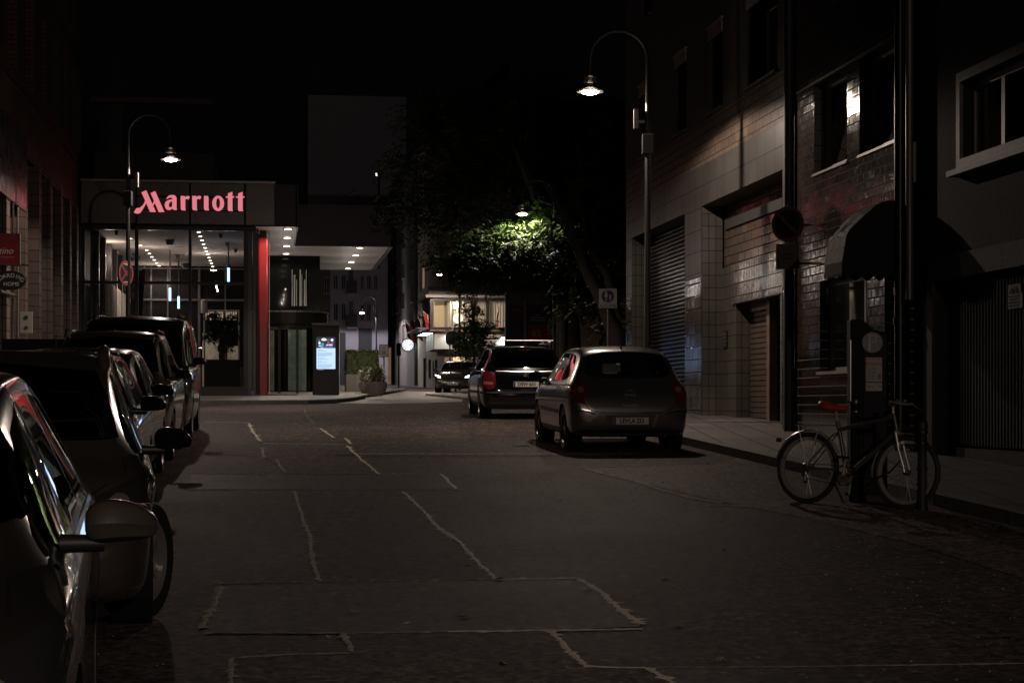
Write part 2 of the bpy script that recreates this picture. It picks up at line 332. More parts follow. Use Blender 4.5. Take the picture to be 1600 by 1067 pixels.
# lighter concrete strip along the right kerb
o = ground_sheet('gutter_strip', gp([(905, 732), (1115, 727), (1180, 706), (1330, 745), (1600, 840), (1600, 905), (1430, 852), (1285, 815), (1130, 785)]), .004, asphalt('strip_asphalt', (.145, .116, .103), .06, .6), frame='W', step=(1, 1)); tag(o, None, None, kind='structure')
patches = [([(375, 660), (392, 660), (402, 690), (540, 692), (525, 672), (497, 668), (492, 661)], patch_a, 'A'),
 ([(325, 693), (412, 693), (545, 694), (592, 742), (448, 742), (412, 712), (320, 712)], patch_a, 'B'),
 ([(300, 742), (690, 741), (714, 764), (290, 765)], patch_b, 'C'),
 ([(458, 768), (628, 768), (680, 815), (730, 865), (776, 906), (502, 911), (488, 860), (474, 815)], patch_a, 'D'),
 ([(343, 917), (550, 910), (905, 906), (955, 940), (1003, 980), (860, 986), (540, 990), (316, 990)], patch_b, 'E'),
 ([(534, 991), (858, 987.5), (888, 1020), (915, 1043), (1010, 1046), (1045, 1075), (350, 1120), (360, 1029), (545, 1023)], patch_a, 'F'),
 ([(1010, 1045.5), (1650, 1040), (1700, 1130), (1075, 1130), (1046, 1072)], patch_b, 'G'),
 ([(520, 710.5), (1000, 710), (1010, 713.5), (525, 713)], patch_a, 'H')]
for k, (pp, m_, _) in enumerate(patches):
    o = ground_sheet('road_patch', gp(pp), .004, m_, frame='W', step=(1.5, 1.5)); tag(o, None, None, kind='structure')
# pale sealing strips along the patch joints
seal_m = M('joint_sealant', (.88, .80, .66), .7, noise=.35, nscale=30, bump=.6, bscale=60); seal_d = M('worn_joint_sealant', (.42, .36, .31), .75, noise=.5, nscale=20, bump=.5)
def seal(pts, wd, m_, jit=.5):
    P = gp(pts); mb = MB(); q = []
    for i in range(len(P)-1):
        a, b = Vector(P[i]), Vector(P[i+1]); n = max(2, int((b-a).length/.035))
        q += [a.lerp(b, k/n) for k in range(n)]
    q.append(Vector(P[-1])); L_, R_ = [], []
    for i, p in enumerate(q):
        d = (q[min(i+1, len(q)-1)]-q[max(i-1, 0)]).normalized(); n = Vector((-d.y, d.x))
        p = p+n*wd*(.16*math.sin(i*.11)+.14*math.sin(i*.041+1)+random.uniform(-.1, .1))
        sp_ = (1.6 if random.random() < .12 else 0); l = p+n*wd*(random.uniform(.2, .65)+sp_*random.random()); r = p-n*wd*(random.uniform(.2, .65)+sp_*random.random()*.6)
        L_.append((l.x, l.y, zg(l.y)+.006)); R_.append((r.x, r.y, zg(r.y)+.006))
    mid = [((a[0]+b[0])/2, (a[1]+b[1])/2, (a[2]+b[2])/2+wd*.10) for a, b in zip(L_, R_)]
    n = len(q); fs = []
    for i in range(n-1): fs += [(i, i+1, n+i+1, n+i), (n+i, n+i+1, 2*n+i+1, 2*n+i)]
    mb.add(L_+mid+R_, fs); o = mk('joint_seal', mb, m_, fix=True); tag(o, None, None, kind='structure')
for pts, wd, m_ in [([(628, 769), (655, 792), (690, 830), (720, 850), (745, 880), (776, 906)], .035, seal_m), ([(905, 906), (935, 925), (965, 950), (1003, 978)], .045, seal_m),
  ([(860, 988), (885, 1020), (915, 1043)], .04, seal_m), ([(915, 1043.5), (965, 1045), (1010, 1045)], .04, seal_m), ([(1010, 1045.5), (1045, 1068), (1060, 1080)], .035, seal_m),
  ([(458, 768), (470, 800), (484, 840), (487, 880), (500, 909)], .035, seal_d), ([(343, 917), (330, 950), (316, 985)], .045, seal_d), ([(534, 991), (548, 1022)], .035, seal_d),
  ([(548, 1022.5), (440, 1026), (360, 1029)], .04, seal_d), ([(360, 1029), (356, 1075)], .03, seal_d), ([(388, 662), (400, 682), (406, 690)], .045, seal_m), ([(408, 700), (413, 716)], .045, seal_d),
  ([(500, 670), (522, 684)], .035, seal_m), ([(538, 685), (549, 694)], .035, seal_m), ([(541, 697), (592, 742)], .035, seal_m), ([(430, 718), (446, 740)], .03, seal_d), ([(688, 742), (714, 765)], .04, seal_m),
  ([(343, 913), (560, 909.5), (776, 906.5)], .035, seal_d), ([(776, 906.5), (905, 905.5)], .04, seal_m), ([(1003, 984), (860, 986), (700, 988)], .045, seal_m), ([(700, 988), (540, 990), (320, 990)], .03, seal_d), ([(1010, 1046), (1300, 1043), (1640, 1039)], .022, seal_d), ([(560, 710), (1000, 709.5)], .06, seal_d),
  ([(905, 732), (1000, 755), (1080, 780), (1130, 787)], .05, seal_d), ([(905, 731), (1112, 727)], .05, seal_d), ([(1105, 790), (1175, 793)], .05, seal_d), ([(475, 640), (480, 652), (492, 661)], .03, M('crack_tar', (.012, .011, .011), .5)), ([(320, 660), (390, 661)], .08, seal_d),
  ([(300, 741), (690, 741)], .04, seal_d), ([(290, 765.5), (714, 765)], .035, seal_d), ([(412, 693), (545, 694.5)], .06, seal_d)]:
    seal(pts, wd, m_)
# leaves blown over the asphalt
leaf_m = M('dry_leaf', (.34, .28, .19), .6, noise=.3)
lm = MB(); lp = [(0, 0, 0), (.018, -.012, .004), (.04, -.012, .007), (.06, 0, .004), (.04, .012, .006), (.018, .013, .005)]; lm.add(lp, [(0, 1, 2, 3), (0, 3, 4, 5)])
leaf0 = mk('fallen_leaf', lm, leaf_m); spots = [(870, 781), (1131, 862), (720, 885), (788, 907), (735, 968), (640, 973), (810, 947), (515, 1000), (605, 1016), (884, 1043), (1047, 906), (1045, 983), (925, 925), (560, 697), (402, 744),
  (1277, 797), (1352, 803), (1570, 990), (1120, 1036), (590, 925), (460, 870), (1420, 812), (980, 1060), (700, 1055), (1110, 725), (660, 715), (1500, 766), (790, 1040), (325, 706), (1290, 900), (1390, 1010), (560, 960)]
for i, (x, y) in enumerate(spots):
    l = leaf0 if i == 0 else leaf0.copy()
    if i: C.objects.link(l)
    X, Y = G(x, y); l.location = (X, Y, zg(Y)+.009); l.rotation_euler = (random.uniform(-.1, .3), random.uniform(-.1, .3), random.uniform(0, 6)); l.scale = [random.uniform(.9, 1.7)]*3
    tag(l, 'small dry pale leaf lying on the dark asphalt', 'leaf', 'fallen leaves scattered over the street')

# loose stone chips, too many to count
rnd = random.Random(3); m = MB()
for i in range(2300):
    while True:
        X = rnd.uniform(-3.2, 5.2); Y = rnd.uniform(5, 40)**1.0
        if abs(X) < Y*.30+1 and (rnd.random() < .35 or 1.0 < X-.02*(Y-12) < 3.2 or Y < 11): break
    r = rnd.uniform(.003, .0065)*(1+Y/30); z = zg(Y)+.007; a = rnd.uniform(0, 6.28); q = [(X+r*rnd.uniform(.6, 1.4)*math.cos(a+k*1.57), Y+r*rnd.uniform(.6, 1.4)*math.sin(a+k*1.57), z) for k in range(4)]
    m.add(q+[(X, Y, z+r*.8)], [(0, 1, 4), (1, 2, 4), (2, 3, 4), (3, 0, 4)])
o = mk('stone_chips', m, M('pale_stone_chip', (.34, .29, .26), .5, noise=.6, nscale=3), fix=False); tag(o, None, None, kind='stuff')
# ================================================================ street lamps
lens_m = E('lamp_glow', (1, .86, .66), 60); ring_m = M('lamp_shade_metal', (.3, .28, .26), .3, .6)
def street_lamp(X, Y, side, power, label, htop=7.1, hl=6.05, arm=1.03, r=.24, box=True, col=warm, up=.06):
    z = zg(Y)
    t = Thing('street_lamp', label, 'street lamp', (X, Y, z), 0, 'street lamps with curved arms', frame=False)
    R = arm/2*1.0; pts = [(0, 0, 0), (0, 0, htop-R-1.2), (0, 0, htop-R)]
    for k in range(1, 11):
        a = math.pi*k/11; pts.append((side*(R-R*math.cos(a)), 0, htop-R+R*math.sin(a)))
    pts += [(side*arm, 0, hl+.42), (side*arm, 0, hl+.2)]
    rr = [.058, .05, .042]+[.034]*10+[.032, .025]
    t.part('post', MB().tube([(0, 0, -.1), (0, 0, .9)], .085, 14).tube([(0, 0, .9), (0, 0, 1.0)], [.085, .06], 14, False), polem, sm=40)
    t.part('arm', MB().tube(pts, rr, 12), polem, sm=50)
    if box: t.part('control_box', MB().box(-.1, .1, -.09, .09, 4.9, 5.25), polem, bev=.01); t.part('sensor_bracket', MB().box(side*.05, side*.2, -.02, .02, 5.45, 5.5).box(side*.17, side*.25, -.05, .05, 5.35, 5.7), galv)
    c = (side*arm, 0, 0)
    sh = t.part('lamp_shade', MB().lathe([(.03, hl+.24), (.13, hl+.22), (.13, hl+.13), (.03, hl+.12)], c, n=28).lathe([(.05, hl+.12), (.06, hl+.05), (r, hl-.03), (r*1.0, hl-.045), (.05, hl+.03)], c, n=28), ring_m, sm=40)
    t.part('bulb', MB().ell((side*arm, 0, hl-.045), r*.62, r*.62, .045), lens_m, sh, sm=60)
    ld = bpy.data.lights.new('lamp_light', 'SPOT'); ld.energy = power; ld.color = col; ld.spot_size = math.radians(168); ld.spot_blend = .12; ld.shadow_soft_size = .05
    lo = bpy.data.objects.new('lamp_light', ld); C.objects.link(lo); lo.parent = t.e; lo.location = (side*arm, 0, hl-.11)
    lu = bpy.data.lights.new('lamp_light', 'POINT'); lu.energy = power*up; lu.color = col; lu.shadow_soft_size = .05; lo = bpy.data.objects.new('lamp_light', lu); C.objects.link(lo); lo.parent = t.e; lo.location = (side*arm, -.10, hl+.17)
    return t
street_lamp((1012-800)/F*34.3, 34.3, -1, 860, 'nearest lit street lamp, rising behind the grey hatchback on the right')
street_lamp((200-800)/F*46.2, 46.2, 1, 900, 'lit street lamp on the left pavement with a round no-stopping sign on its post')
street_lamp((866-800)/F*62, 62, -1, 560, 'lit street lamp whose head sits in the green tree leaves')
street_lamp((718-800)/F*100, 100, -1, 1300, 'far lit street lamp beside the young tree and traffic signal', up=.3)
street_lamp((588-800)/F*138, 138, -1, 1500, 'farthest small lit street lamp before the pale apartment house', htop=6.4, hl=5.25, r=.25, col=(.93, .88, 1), up=.5)
street_lamp(-15.4, 122, 1, 1500, 'added street lamp, unseen behind the hotel entrance, lighting the far facades', col=(1, .90, .86), up=.5)  # unseen lamp, added to brighten the far house walls
# two lamps added out of view behind the photographer, as fill light
street_lamp(-4.6, -9.0, 1, 420, 'added street lamp, unseen behind the camera on the left pavement, for fill light')
street_lamp(6.2, -24.0, -1, 620, 'added street lamp, unseen far behind the camera on the right pavement, for fill light')
FLW = Thing('added_fill_floodlight', 'added floodlight on a tall mast, unseen behind the photographer, filling the street with light', 'floodlight', (7.0, -14, zg(-14)), 0, frame=False)  # mast and spot added out of view to fill the street
FLW.part('mast', MB().tube([(0, 0, 0), (0, 0, 8.2)], [.09, .06], 12), polem, sm=40); FLW.part('head', MB().box(-.35, .35, -.12, .05, 8.2, 8.6), polem, bev=.03)
ld = bpy.data.lights.new('lamp_light', 'SPOT'); ld.energy = 2700; ld.color = (1, .80, .70); ld.spot_size = math.radians(80); ld.spot_blend = .6; ld.shadow_soft_size = .1; lo = bpy.data.objects.new('lamp_light', ld); C.objects.link(lo); lo.parent = FLW.e; lo.location = (0, .1, 8.4); lo.rotation_euler = (math.radians(83), 0, math.radians(10))
# ================================================================ buildings: helpers
def bars(mb, axis, p0, p1, a0, a1, z0, z1, fw, mull=(), trans=()):
    B = (lambda a, b, c, d: mb.box(p0, p1, a, b, c, d)) if axis == 'x' else (lambda a, b, c, d: mb.box(a, b, p0, p1, c, d))
    B(a0, a0+fw, z0, z1); B(a1-fw, a1, z0, z1); B(a0+fw, a1-fw, z0, z0+fw); B(a0+fw, a1-fw, z1-fw, z1)
    for m in mull: x = a0+(a1-a0)*m; B(x-fw*.6, x+fw*.6, z0+fw, z1-fw)
    for m in trans:
        y = z0+(z1-z0)*m; xs = [a0+fw]+sum([[a0+(a1-a0)*q-fw*.6, a0+(a1-a0)*q+fw*.6] for q in mull], [])+[a1-fw]
        for i in range(0, len(xs), 2): B(xs[i], xs[i+1], y-fw*.4, y+fw*.4)
    return mb
def win(th, axis, pos, a0, a1, z0, z1, sg=1, rec=.12, fw=.06, fm=None, gm=None, mull=(.5,), trans=(), sill=True, sm=None, curtain=None, cd_=.12):
    p0, p1 = sorted((pos+sg*rec, pos+sg*(rec+.06)))
    f = th.part('window', bars(MB(), axis, p0, p1, a0+.003, a1-.003, z0+.003, z1-.003, fw, mull, trans), fm or wframe)
    g = pos+sg*(rec+.03); m = MB()
    if axis == 'x': m.quad((g, a0+fw*.5, z0+fw*.5), (g, a1-fw*.5, z0+fw*.5), (g, a1-fw*.5, z1-fw*.5), (g, a0+fw*.5, z1-fw*.5))
    else: m.quad((a0+fw*.5, g, z0+fw*.5), (a1-fw*.5, g, z0+fw*.5), (a1-fw*.5, g, z1-fw*.5), (a0+fw*.5, g, z1-fw*.5))
    o = th.part('pane', m, gm or wglass, f)
    if sill:
        q0, q1 = sorted((pos-sg*.07, pos+sg*rec)); m = MB()
        if axis == 'x': m.box(q0, q1, a0-.04, a1+.04, z0-.045, z0+.002)
        else: m.box(a0-.04, a1+.04, q0, q1, z0-.045, z0+.002)
        th.part('sill', m, sm or fm or wframe, f)
    if curtain:
        m = MB(); n = max(6, int((a1-a0)/.05)); g = pos+sg*(rec+.06+cd_); A = lambda a, z, i: (g+.025*math.sin(i*1.9)+.015*math.sin(i*.83), a, z) if axis == 'x' else (a, g+.025*math.sin(i*1.9)+.015*math.sin(i*.83), z)
        for i in range(n):
            a, b = a0+(a1-a0)*i/n, a0+(a1-a0)*(i+1)/n; m.quad(A(a, z0, i), A(b, z0, i+1), A(b, z1, i+1), A(a, z1, i))
        th.part('curtain', m, curtain, f, sm=60)
    return f
# ================================================================ right side of the street
XR = 8.43
def sy(px, x=XR): return sidepl(px, 500, x)[0]
def sz(px, py, x=XR): return sidepl(px, py, x)[1]
tileA = tile_mat('glazed_pier_tiles', (.040, .033, .028), (.058, .047, .040), (.009, .008, .007), .25, .25, .09, .8, 0, .008, .9, .34)
tileBand = tile_mat('brown_clinker_band', (.10, .074, .058), (.135, .10, .078), (.022, .018, .015), .5, .17, .33, .4, .5, .008, .5, .25)
tileGrey = tile_mat('grey_facade_tiles', (.050, .047, .043), (.062, .058, .053), (.026, .024, .022), .6, .42, .42, .4, 0, .006, .4, .12)
tileSmall = tile_mat('small_square_tiles', (.07, .066, .056), (.085, .078, .066), (.022, .02, .018), .14, .24, .3, .15, 0, .007, .5, .12)
plasterA = M('dark_upper_plaster', (.055, .045, .040), .8, noise=.2, nscale=1.2, bump=.25, bscale=12)
tileBr = tile_mat('brown_glazed_tiles', (.060, .048, .041), (.098, .077, .064), (.006, .005, .0045), .252, .128, .10, .8, .5, .009, .9, .42, band=(3.42, (.75, .62, .60)))
tileBk = tile_mat('dark_glazed_tiles', (.012, .01, .009), (.018, .014, .013), (.26, .23, .20), 2.6, .14, .12, .4, .5, .006, .8, .15)
conc = M('dark_render', (.007, .006, .0055), .9, noise=.25, nscale=1.5, bump=.4, bscale=25); concL = M('grey_render', (.026, .022, .020), .8, noise=.2, nscale=2, bump=.3, bscale=20)
yA0, yA1 = sy(1245), sy(978)
TA = Thing('tiled_garage_building', 'tall tiled building with a grille garage and deep shuttered niche beside the nearest lamp', 'building', (XR, (yA0+yA1)/2, 1.2), TH)
g1 = (sy(1070), sy(987)); zg1 = sz(1070, 334); n2 = (sy(1222), sy(1096)); zn2 = sz(1222, 265)
zb1, zb2 = sz(1233, 184), 9.6
base = .9
ops = [(g1[0], g1[1], base-1, zg1), (n2[0], n2[1], base-1, zn2)]
m = wall(MB(), 'x', XR, yA0+.0, yA1, base-.6, 4.05, ops, .0); TA.part('pier_tiles', m, tileA)
m = wall(MB(), 'x', XR+.004, yA0, yA1, 4.05, zb1, ops, .0); TA.part('grey_tile_wall', m, tileGrey)
uw = [(sy(b), sy(a), sz(a, ya) if 0 else z0, z1) for (a, b, z0, z1, ya) in [(1168, 1215, 7.12, 8.72, 0), (1108, 1129.5, 7.12, 8.72, 0), (1055, 1073, 7.12, 8.72, 0), (1000, 1016, 7.12, 8.72, 0), (1003, 1018, 10.2, 11.8, 0), (1058, 1076, 10.2, 11.8, 0), (1110, 1132, 10.2, 11.8, 0)]]
m = wall(MB(), 'x', XR+.002, yA0, yA1, zb1, 7.05, [], .0); TA.part('clinker_band', m, tileBand)
m = wall(MB(), 'x', XR-.004, yA0, yA1, 7.05, 14, uw, .22).box(XR+.3, XR+11, yA1-.02, yA1, 0, 14).quad((XR-.004, yA1, 0), (XR+.3, yA1, 0), (XR+.3, yA1, 14), (XR-.004, yA1, 14)).box(XR, XR+11, yA0+.1, yA1-.02, 13.9, 14.2); TA.part('upper_wall', m, plasterA)
for (a, b, z0, z1) in uw:
    f = win(TA, 'x', XR, a, b, z0, z1, rec=.16, fm=dframe, mull=(.28,))
    TA.part('shade_box', MB().box(XR-.06, XR-.005, a-.08, b+.08, z1+.01, z1+.05).box(XR-.03, XR-.005, a, b, z1-.22, z1+.009), wframe, f)
# garage grille and reveals
m = MB().quad((XR, g1[1], 0), (XR+.45, g1[1], 0), (XR+.45, g1[1], zg1), (XR, g1[1], zg1)).quad((XR, g1[0], 0), (XR+.45, g1[0], 0), (XR+.45, g1[0], zg1), (XR, g1[0], zg1)).quad((XR, g1[0], zg1), (XR+.45, g1[0], zg1), (XR+.45, g1[1], zg1), (XR, g1[1], zg1))
TA.part('garage_reveal', m, tileSmall)
m = MB(); gx = XR+.4
for k in range(52):
    y = g1[0]+.05+(g1[1]-g1[0]-.1)*k/51; m.box(gx, gx+.012, y-.008, y+.008, 1.0, zg1-.01)
k = 1.1
while k < zg1: m.box(gx-.02, gx-.004, g1[0]+.01, g1[1]-.01, k, k+.03); k += .09
TA.part('roller_grille', m, M('grille_metal', (.018, .016, .015), .25, .6)); TA.part('garage_backing', MB().box(XR+.6, XR+.65, g1[0]-.5, g1[1]+.5, 0, zg1+.3), dark_in)
# niche
D = .42; XB = XR+D
tileU = tile_mat('upper_niche_clinker', (.07, .05, .04), (.11, .08, .062), (.016, .013, .012), .5, .17, .14, .8, .5, .01, .8, .42)
TA.part('niche_reveal', MB().quad((XR, n2[1], 0), (XB, n2[1], 0), (XB, n2[1], zn2), (XR, n2[1], zn2)), tileSmall); TA.part('niche_reveal', MB().quad((XR, n2[0], 0), (XB, n2[0], 0), (XB, n2[0], zn2), (XR, n2[0], zn2)), tileSmall)
TA.part('niche_ceiling', MB().quad((XR, n2[0], zn2), (XB+.3, n2[0], zn2), (XB+.3, n2[1], zn2), (XR, n2[1], zn2)), plasterA)
zU = sz(1180, 405, XB); zL = sz(1180, 458, XB)
TA.part('niche_upper_wall', wall(MB(), 'x', XB+.03, n2[0], n2[1], zU, zn2, [], 0), tileU)
TA.part('niche_shutter_box', MB().box(XB-.02, XB+.02, n2[0]+.02, n2[1]-.25, zn2-.48, zn2-.3), dgrey)
dy0, dy1 = sy(1219, XB), sy(1150, XB)
tileGl = tile_mat('streaky_lintel_tiles', (.09, .08, .07), (.12, .105, .09), (.012, .01, .009), .12, .24, .10, 1, 0, .007, .9, .45)
TA.part('lintel_tiles', MB().box(XB-.05, XB+.03, n2[0]+.002, sy(1146, XB), zL-.12, zU), tileGl)
TA.part('niche_lower_wall', wall(MB(), 'x', XB, dy1, n2[1], 0, zU, [], 0), tileSmall)
XD = XB+.4
TA.part('entrance_reveal', MB().quad((XB, dy1, 0), (XD, dy1, 0), (XD, dy1, zL), (XB, dy1, zL)).quad((XB, dy0, 0), (XD, dy0, 0), (XD, dy0, zL), (XB, dy0, zL)).quad((XB, dy0, zL-.12), (XD, dy0, zL-.12), (XD, dy1, zL-.12), (XB, dy1, zL-.12)).box(XB, XB+.01, n2[0], dy0, 0, zL-.12), tileSmall)
wood = M('brown_door_wood', (.15, .095, .07), .45, noise=.25, nscale=6)
sh0, sh1 = sy(1206, XD-.1), sy(1170, XD-.1); zt = sz(1190, 487, XD)
fr = TA.part('entrance_frame', MB().box(XD-.2, XD-.05, sh0-.2, sh0, .9, zL-.13).box(XD-.16, XD-.06, sh0+.002, sh1+.05, zt, zL-.13).box(XD-.12, XD-.06, sh1, sh1+.05, .9, zt-.002), wood)
m = MB(); z = 1.0
while z < zt-.05: m.prism([(XD-.09, z), (XD-.115, z+.02), (XD-.115, z+.085), (XD-.09, z+.1)], sh0+.004, sh1-.004, 'y') if 0 else m.add([(XD-.09, sh0+.004, z), (XD-.115, sh0+.004, z+.02), (XD-.115, sh0+.004, z+.085), (XD-.09, sh0+.004, z+.1), (XD-.09, sh1-.004, z), (XD-.115, sh1-.004, z+.02), (XD-.115, sh1-.004, z+.085), (XD-.09, sh1-.004, z+.1)], [(0, 1, 5, 4), (1, 2, 6, 5), (2, 3, 7, 6)]); z += .1
TA.part('door_shutter', m, M('shutter_slats', (.10, .07, .055), .4, .2, noise=.2, nscale=4), fr)
TA.part('entrance_backing', MB().box(XD, XD+.03, dy0-.3, dy1+.3, 0, zL), dark_in)
cp = sy(1135, XB); cz = sz(1135, 530, XB)
pn = TA.part('bell_panel', MB().box(XB-.03, XB-.004, cp-.13, cp+.13, cz-.16, cz+.16), M('bell_plate', (.08, .07, .06), .3, .8)); m = MB()
for i in range(3):
    for j in range(4): m.box(XB-.038, XB-.031, cp-.1+i*.075, cp-.05+i*.075, cz-.13+j*.07, cz-.09+j*.07)
TA.part('bell_button', m, galv, pn)
TA.part('downpipe', MB().tube([(XR-.09, sy(1241), 1.1), (XR-.09, sy(1241), 13.9)], .085, 14), black, sm=40)
TA.part('cable_duct', MB().box(XR-.03, XR-.002, sy(1237.5)+.06, sy(1237.5)+.1, 1.1, 13.9), galv)
# --- brown tiled building with awning
yB0, yB1 = sy(1424), sy(1246)
TB = Thing('brown_tiled_building', 'brown glazed tile building with two tilted windows above a black scalloped awning', 'building', (XR, (yB0+yB1)/2, 1.0), TH)
w1 = (sy(1325.5), sy(1274), sz(1274, 265), sz(1325, 107)); zS, zH = sz(1256, 281), sz(1253, 147)
w1 = (sy(1325.5), sy(1274), zS, zH); w2 = (sy(1408), sy(1345), zS, zH); w3 = (sy(1357), sy(1283), sz(1300, 580), sz(1300, 437)); dr = (sy(1424), sy(1384.5), -1, sz(1400, 400))
ops = [w1, w2, w3, dr]
TB.part('tile_wall', wall(MB(), 'x', XR-.02, yB0, yB1, 2.32, 14, ops, .0), tileBr)
TB.part('plinth_tiles', wall(MB(), 'x', XR-.02, yB0, yB1, .2, 2.32, ops, .0), tileBk)
for o_ in ops: 
    m = MB(); wall(m, 'x', XR-.02, o_[0], o_[0], o_[2], o_[2], [o_], .3); TB.part('reveal', m, tileBk if o_ is not w1 and o_ is not w2 else tileSmall)
TB.part('roof', MB().box(XR, XR+10, yB0, yB1-.01, 14, 14.2), dgrey)
TB.part('interior', MB().box(XR+.9, XR+.95, yB0, yB1, .3, 7), dark_in)
for k, o_ in enumerate((w1, w2)):
    a, b, z0, z1 = o_
    f = TB.part('window', bars(MB(), 'x', XR+.16, XR+.24, a, b, z0, z1, .06, (.24,)), wframe)
    # the wider sash is tipped inwards
    m = MB(); a0, b0 = a+(b-a)*.3, b-.07; t = .16; fwd = .05
    for (p, q, r, s_) in ((a0, a0+fwd, z0+.06, z1-.07), (b0-fwd, b0, z0+.06, z1-.07)):
        m.add([(XR+.17, p, r), (XR+.22, p, r), (XR+.22+t, p, s_), (XR+.17+t, p, s_), (XR+.17, q, r), (XR+.22, q, r), (XR+.22+t, q, s_), (XR+.17+t, q, s_)], [(0, 1, 2, 3), (4, 7, 6, 5), (0, 4, 5, 1), (1, 5, 6, 2), (2, 6, 7, 3), (3, 7, 4, 0)])
    m.box(XR+.18+t, XR+.22+t, a0+fwd, b0-fwd, z1-.12, z1-.07).box(XR+.17, XR+.21, a0+fwd, b0-fwd, z0+.06, z0+.11)
    TB.part('tilted_sash', m, wframe, f); TB.part('pane', MB().quad((XR+.2, a0, z0+.08), (XR+.2, b0, z0+.08), (XR+.2+t, b0, z1-.08), (XR+.2+t, a0, z1-.08)).quad((XR+.2, a+.03, z0), (XR+.2, a+(b-a)*.24, z0), (XR+.2, a+(b-a)*.24, z1), (XR+.2, a+.03, z1)), wglass, f)
    TB.part('sill', MB().box(XR-.05, XR+.16, a-.03, b+.03, z0-.03, z0+.004), M('stone_sill', (.22, .19, .17), .4, noise=.2), f)
f = win(TB, 'x', XR, *w3, rec=.14, fm=wframe, mull=(.25,), trans=(), curtain=None)
red_c = M('red_curtain', (.45, .03, .03), .7, emit=(.5, .03, .02), es=.045); TB.part('curtain', MB().box(XR+.5, XR+.52, w3[0], w3[0]+.35, w3[2], w3[3]), red_c, f)
a, b, z0, z1 = dr; f = TB.part('door', MB().box(XR+.25, XR+.3, a, b, .7, 3.0), M('dark_door', (.02, .014, .012), .4)); TB.part('door_handle', MB().tube([(XR+.2, b-.15, 1.7), (XR+.2, b-.15, 2.1)], .012, 8), steel, f)
TB.part('tile_course_band', MB().box(XR-.032, XR-.021, yB0+.01, yB1-.01, zH+.02, zH+.06), M('band_tile', (.2, .16, .13), .2))
# awning: a quarter round canopy with scalloped valance
ya, yb = sy(1419), sy(1388); za = sz(1419, 313); p = .87; zlo = za-.815
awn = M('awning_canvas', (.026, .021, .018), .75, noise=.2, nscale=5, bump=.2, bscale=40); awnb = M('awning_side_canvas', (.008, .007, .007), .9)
TW = Thing('awning', 'black rounded awning with scalloped edge over the doorway of the brown tiled building', 'awning', (XR-.03, (ya+yb)/2, za), TH)
m = MB(); side = MB(); val = MB(); N = 9; prof = [(XR-.03-a_, za-b_) for a_, b_ in ((0, 0), (.15, .005), (.30, .03), (.42, .09), (.55, .19), (.68, .31), (.77, .41), (.81, .47), (.84, .64), (.87, .815))]
ny = 12
for i in range(ny):
    y0_, y1_ = ya+(yb-ya)*i/ny, ya+(yb-ya)*(i+1)/ny
    for k in range(N):
        s0 = (.022*math.sin(i*math.pi/2+k)+.012*math.sin(i*2.3))*math.sin(k/N*3); s1 = (.022*math.sin((i+1)*math.pi/2+k)+.012*math.sin(i*2.3+2.3))*math.sin(k/N*3)
        m.quad((prof[k][0], y0_, prof[k][1]+s0), (prof[k+1][0], y0_, prof[k+1][1]+s0), (prof[k+1][0], y1_, prof[k+1][1]+s1), (prof[k][0], y1_, prof[k][1]+s1))
TW.part('canopy', m, awn, sm=40)
for y_ in (ya, yb): side = MB(); n = 0; side.v += [(x, y_, z) for x, z in prof]+[(XR-.03, y_, zlo)]; side.f.append(tuple(range(n, n+len(prof)+1))); side.mi.append(0); TW.part('side_panel', side, awnb)
def scal(P0, P1, n, drop=.13, cut=.07):
    P0, P1 = Vector(P0), Vector(P1)
    for i in range(n):
        for q in range(6):
            t0, t1 = (i+q/6)/n, (i+(q+1)/6)/n; a, b = P0.lerp(P1, t0), P0.lerp(P1, t1)
            d0, d1 = drop+cut*math.sin(math.pi*q/6), drop+cut*math.sin(math.pi*(q+1)/6); val.quad(a, b, b-Vector((0, 0, d1)), a-Vector((0, 0, d0)))
xo = prof[-1][0]-.003
scal((xo, ya, zlo), (xo, yb, zlo), 8); scal((xo, ya-.003, zlo), (XR-.03, ya-.003, zlo), 5); scal((xo, yb+.003, zlo), (XR-.03, yb+.003, zlo), 5); TW.part('valance', val, awnb)
TW.part('frame_tube', MB().tube([(xo+.03, ya+.02, zlo), (xo+.03, yb-.02, zlo)], .015, 8).tube([(XR-.04, ya+.03, zlo), (xo+.03, ya+.03, zlo)], .012, 8), galv)
# --- near dark rendered building
yC0, yC1 = -8, sy(1428)
TCB = Thing('dark_rendered_building', 'dark rendered building at the right edge, white framed window over a corrugated door', 'building', (XR, (yC0+yC1)/2, .8), TH)
cw = (sy(1640), sy(1502), sz(1502, 262), sz(1502, 130)); cdz = sz(1600, 415); cd0 = (14.2, sy(1457), -1, cdz)
TCB.part('wall', wall(MB(), 'x', XR+.03, yC0, yC1, 0, 14, [cw, cd0], .25).box(XR+.03, XR+8, yC0, yC1, 14, 14.2), conc)
TCB.part('lintel', MB().box(XR-.01, XR+.03, 14.0, sy(1450), cdz+.004, cdz+.3), concL)
TCB.part('interior', MB().box(XR+.9, XR+.95, yC0, yC1, .3, 7), dark_in)
f = win(TCB, 'x', XR+.03, *cw, rec=.1, fw=.09, fm=M('grey_window_frame', (.14, .125, .11), .5), mull=(.62,)); e = .13
TCB.part('window_surround', bars(MB(), 'x', XR-.02, XR+.029, cw[0]-e, cw[1]+e, cw[2]-.02, cw[3]+e, e-.01), M('surround_stone', (.095, .083, .073), .6, noise=.15), f)
TCB.part('sill', MB().box(XR-.12, XR+.12, cw[0]-.2, cw[1]+.2, cw[2]-.1, cw[2]-.03), M('surround_stone'), f)
m = MB(); y = cd0[0]
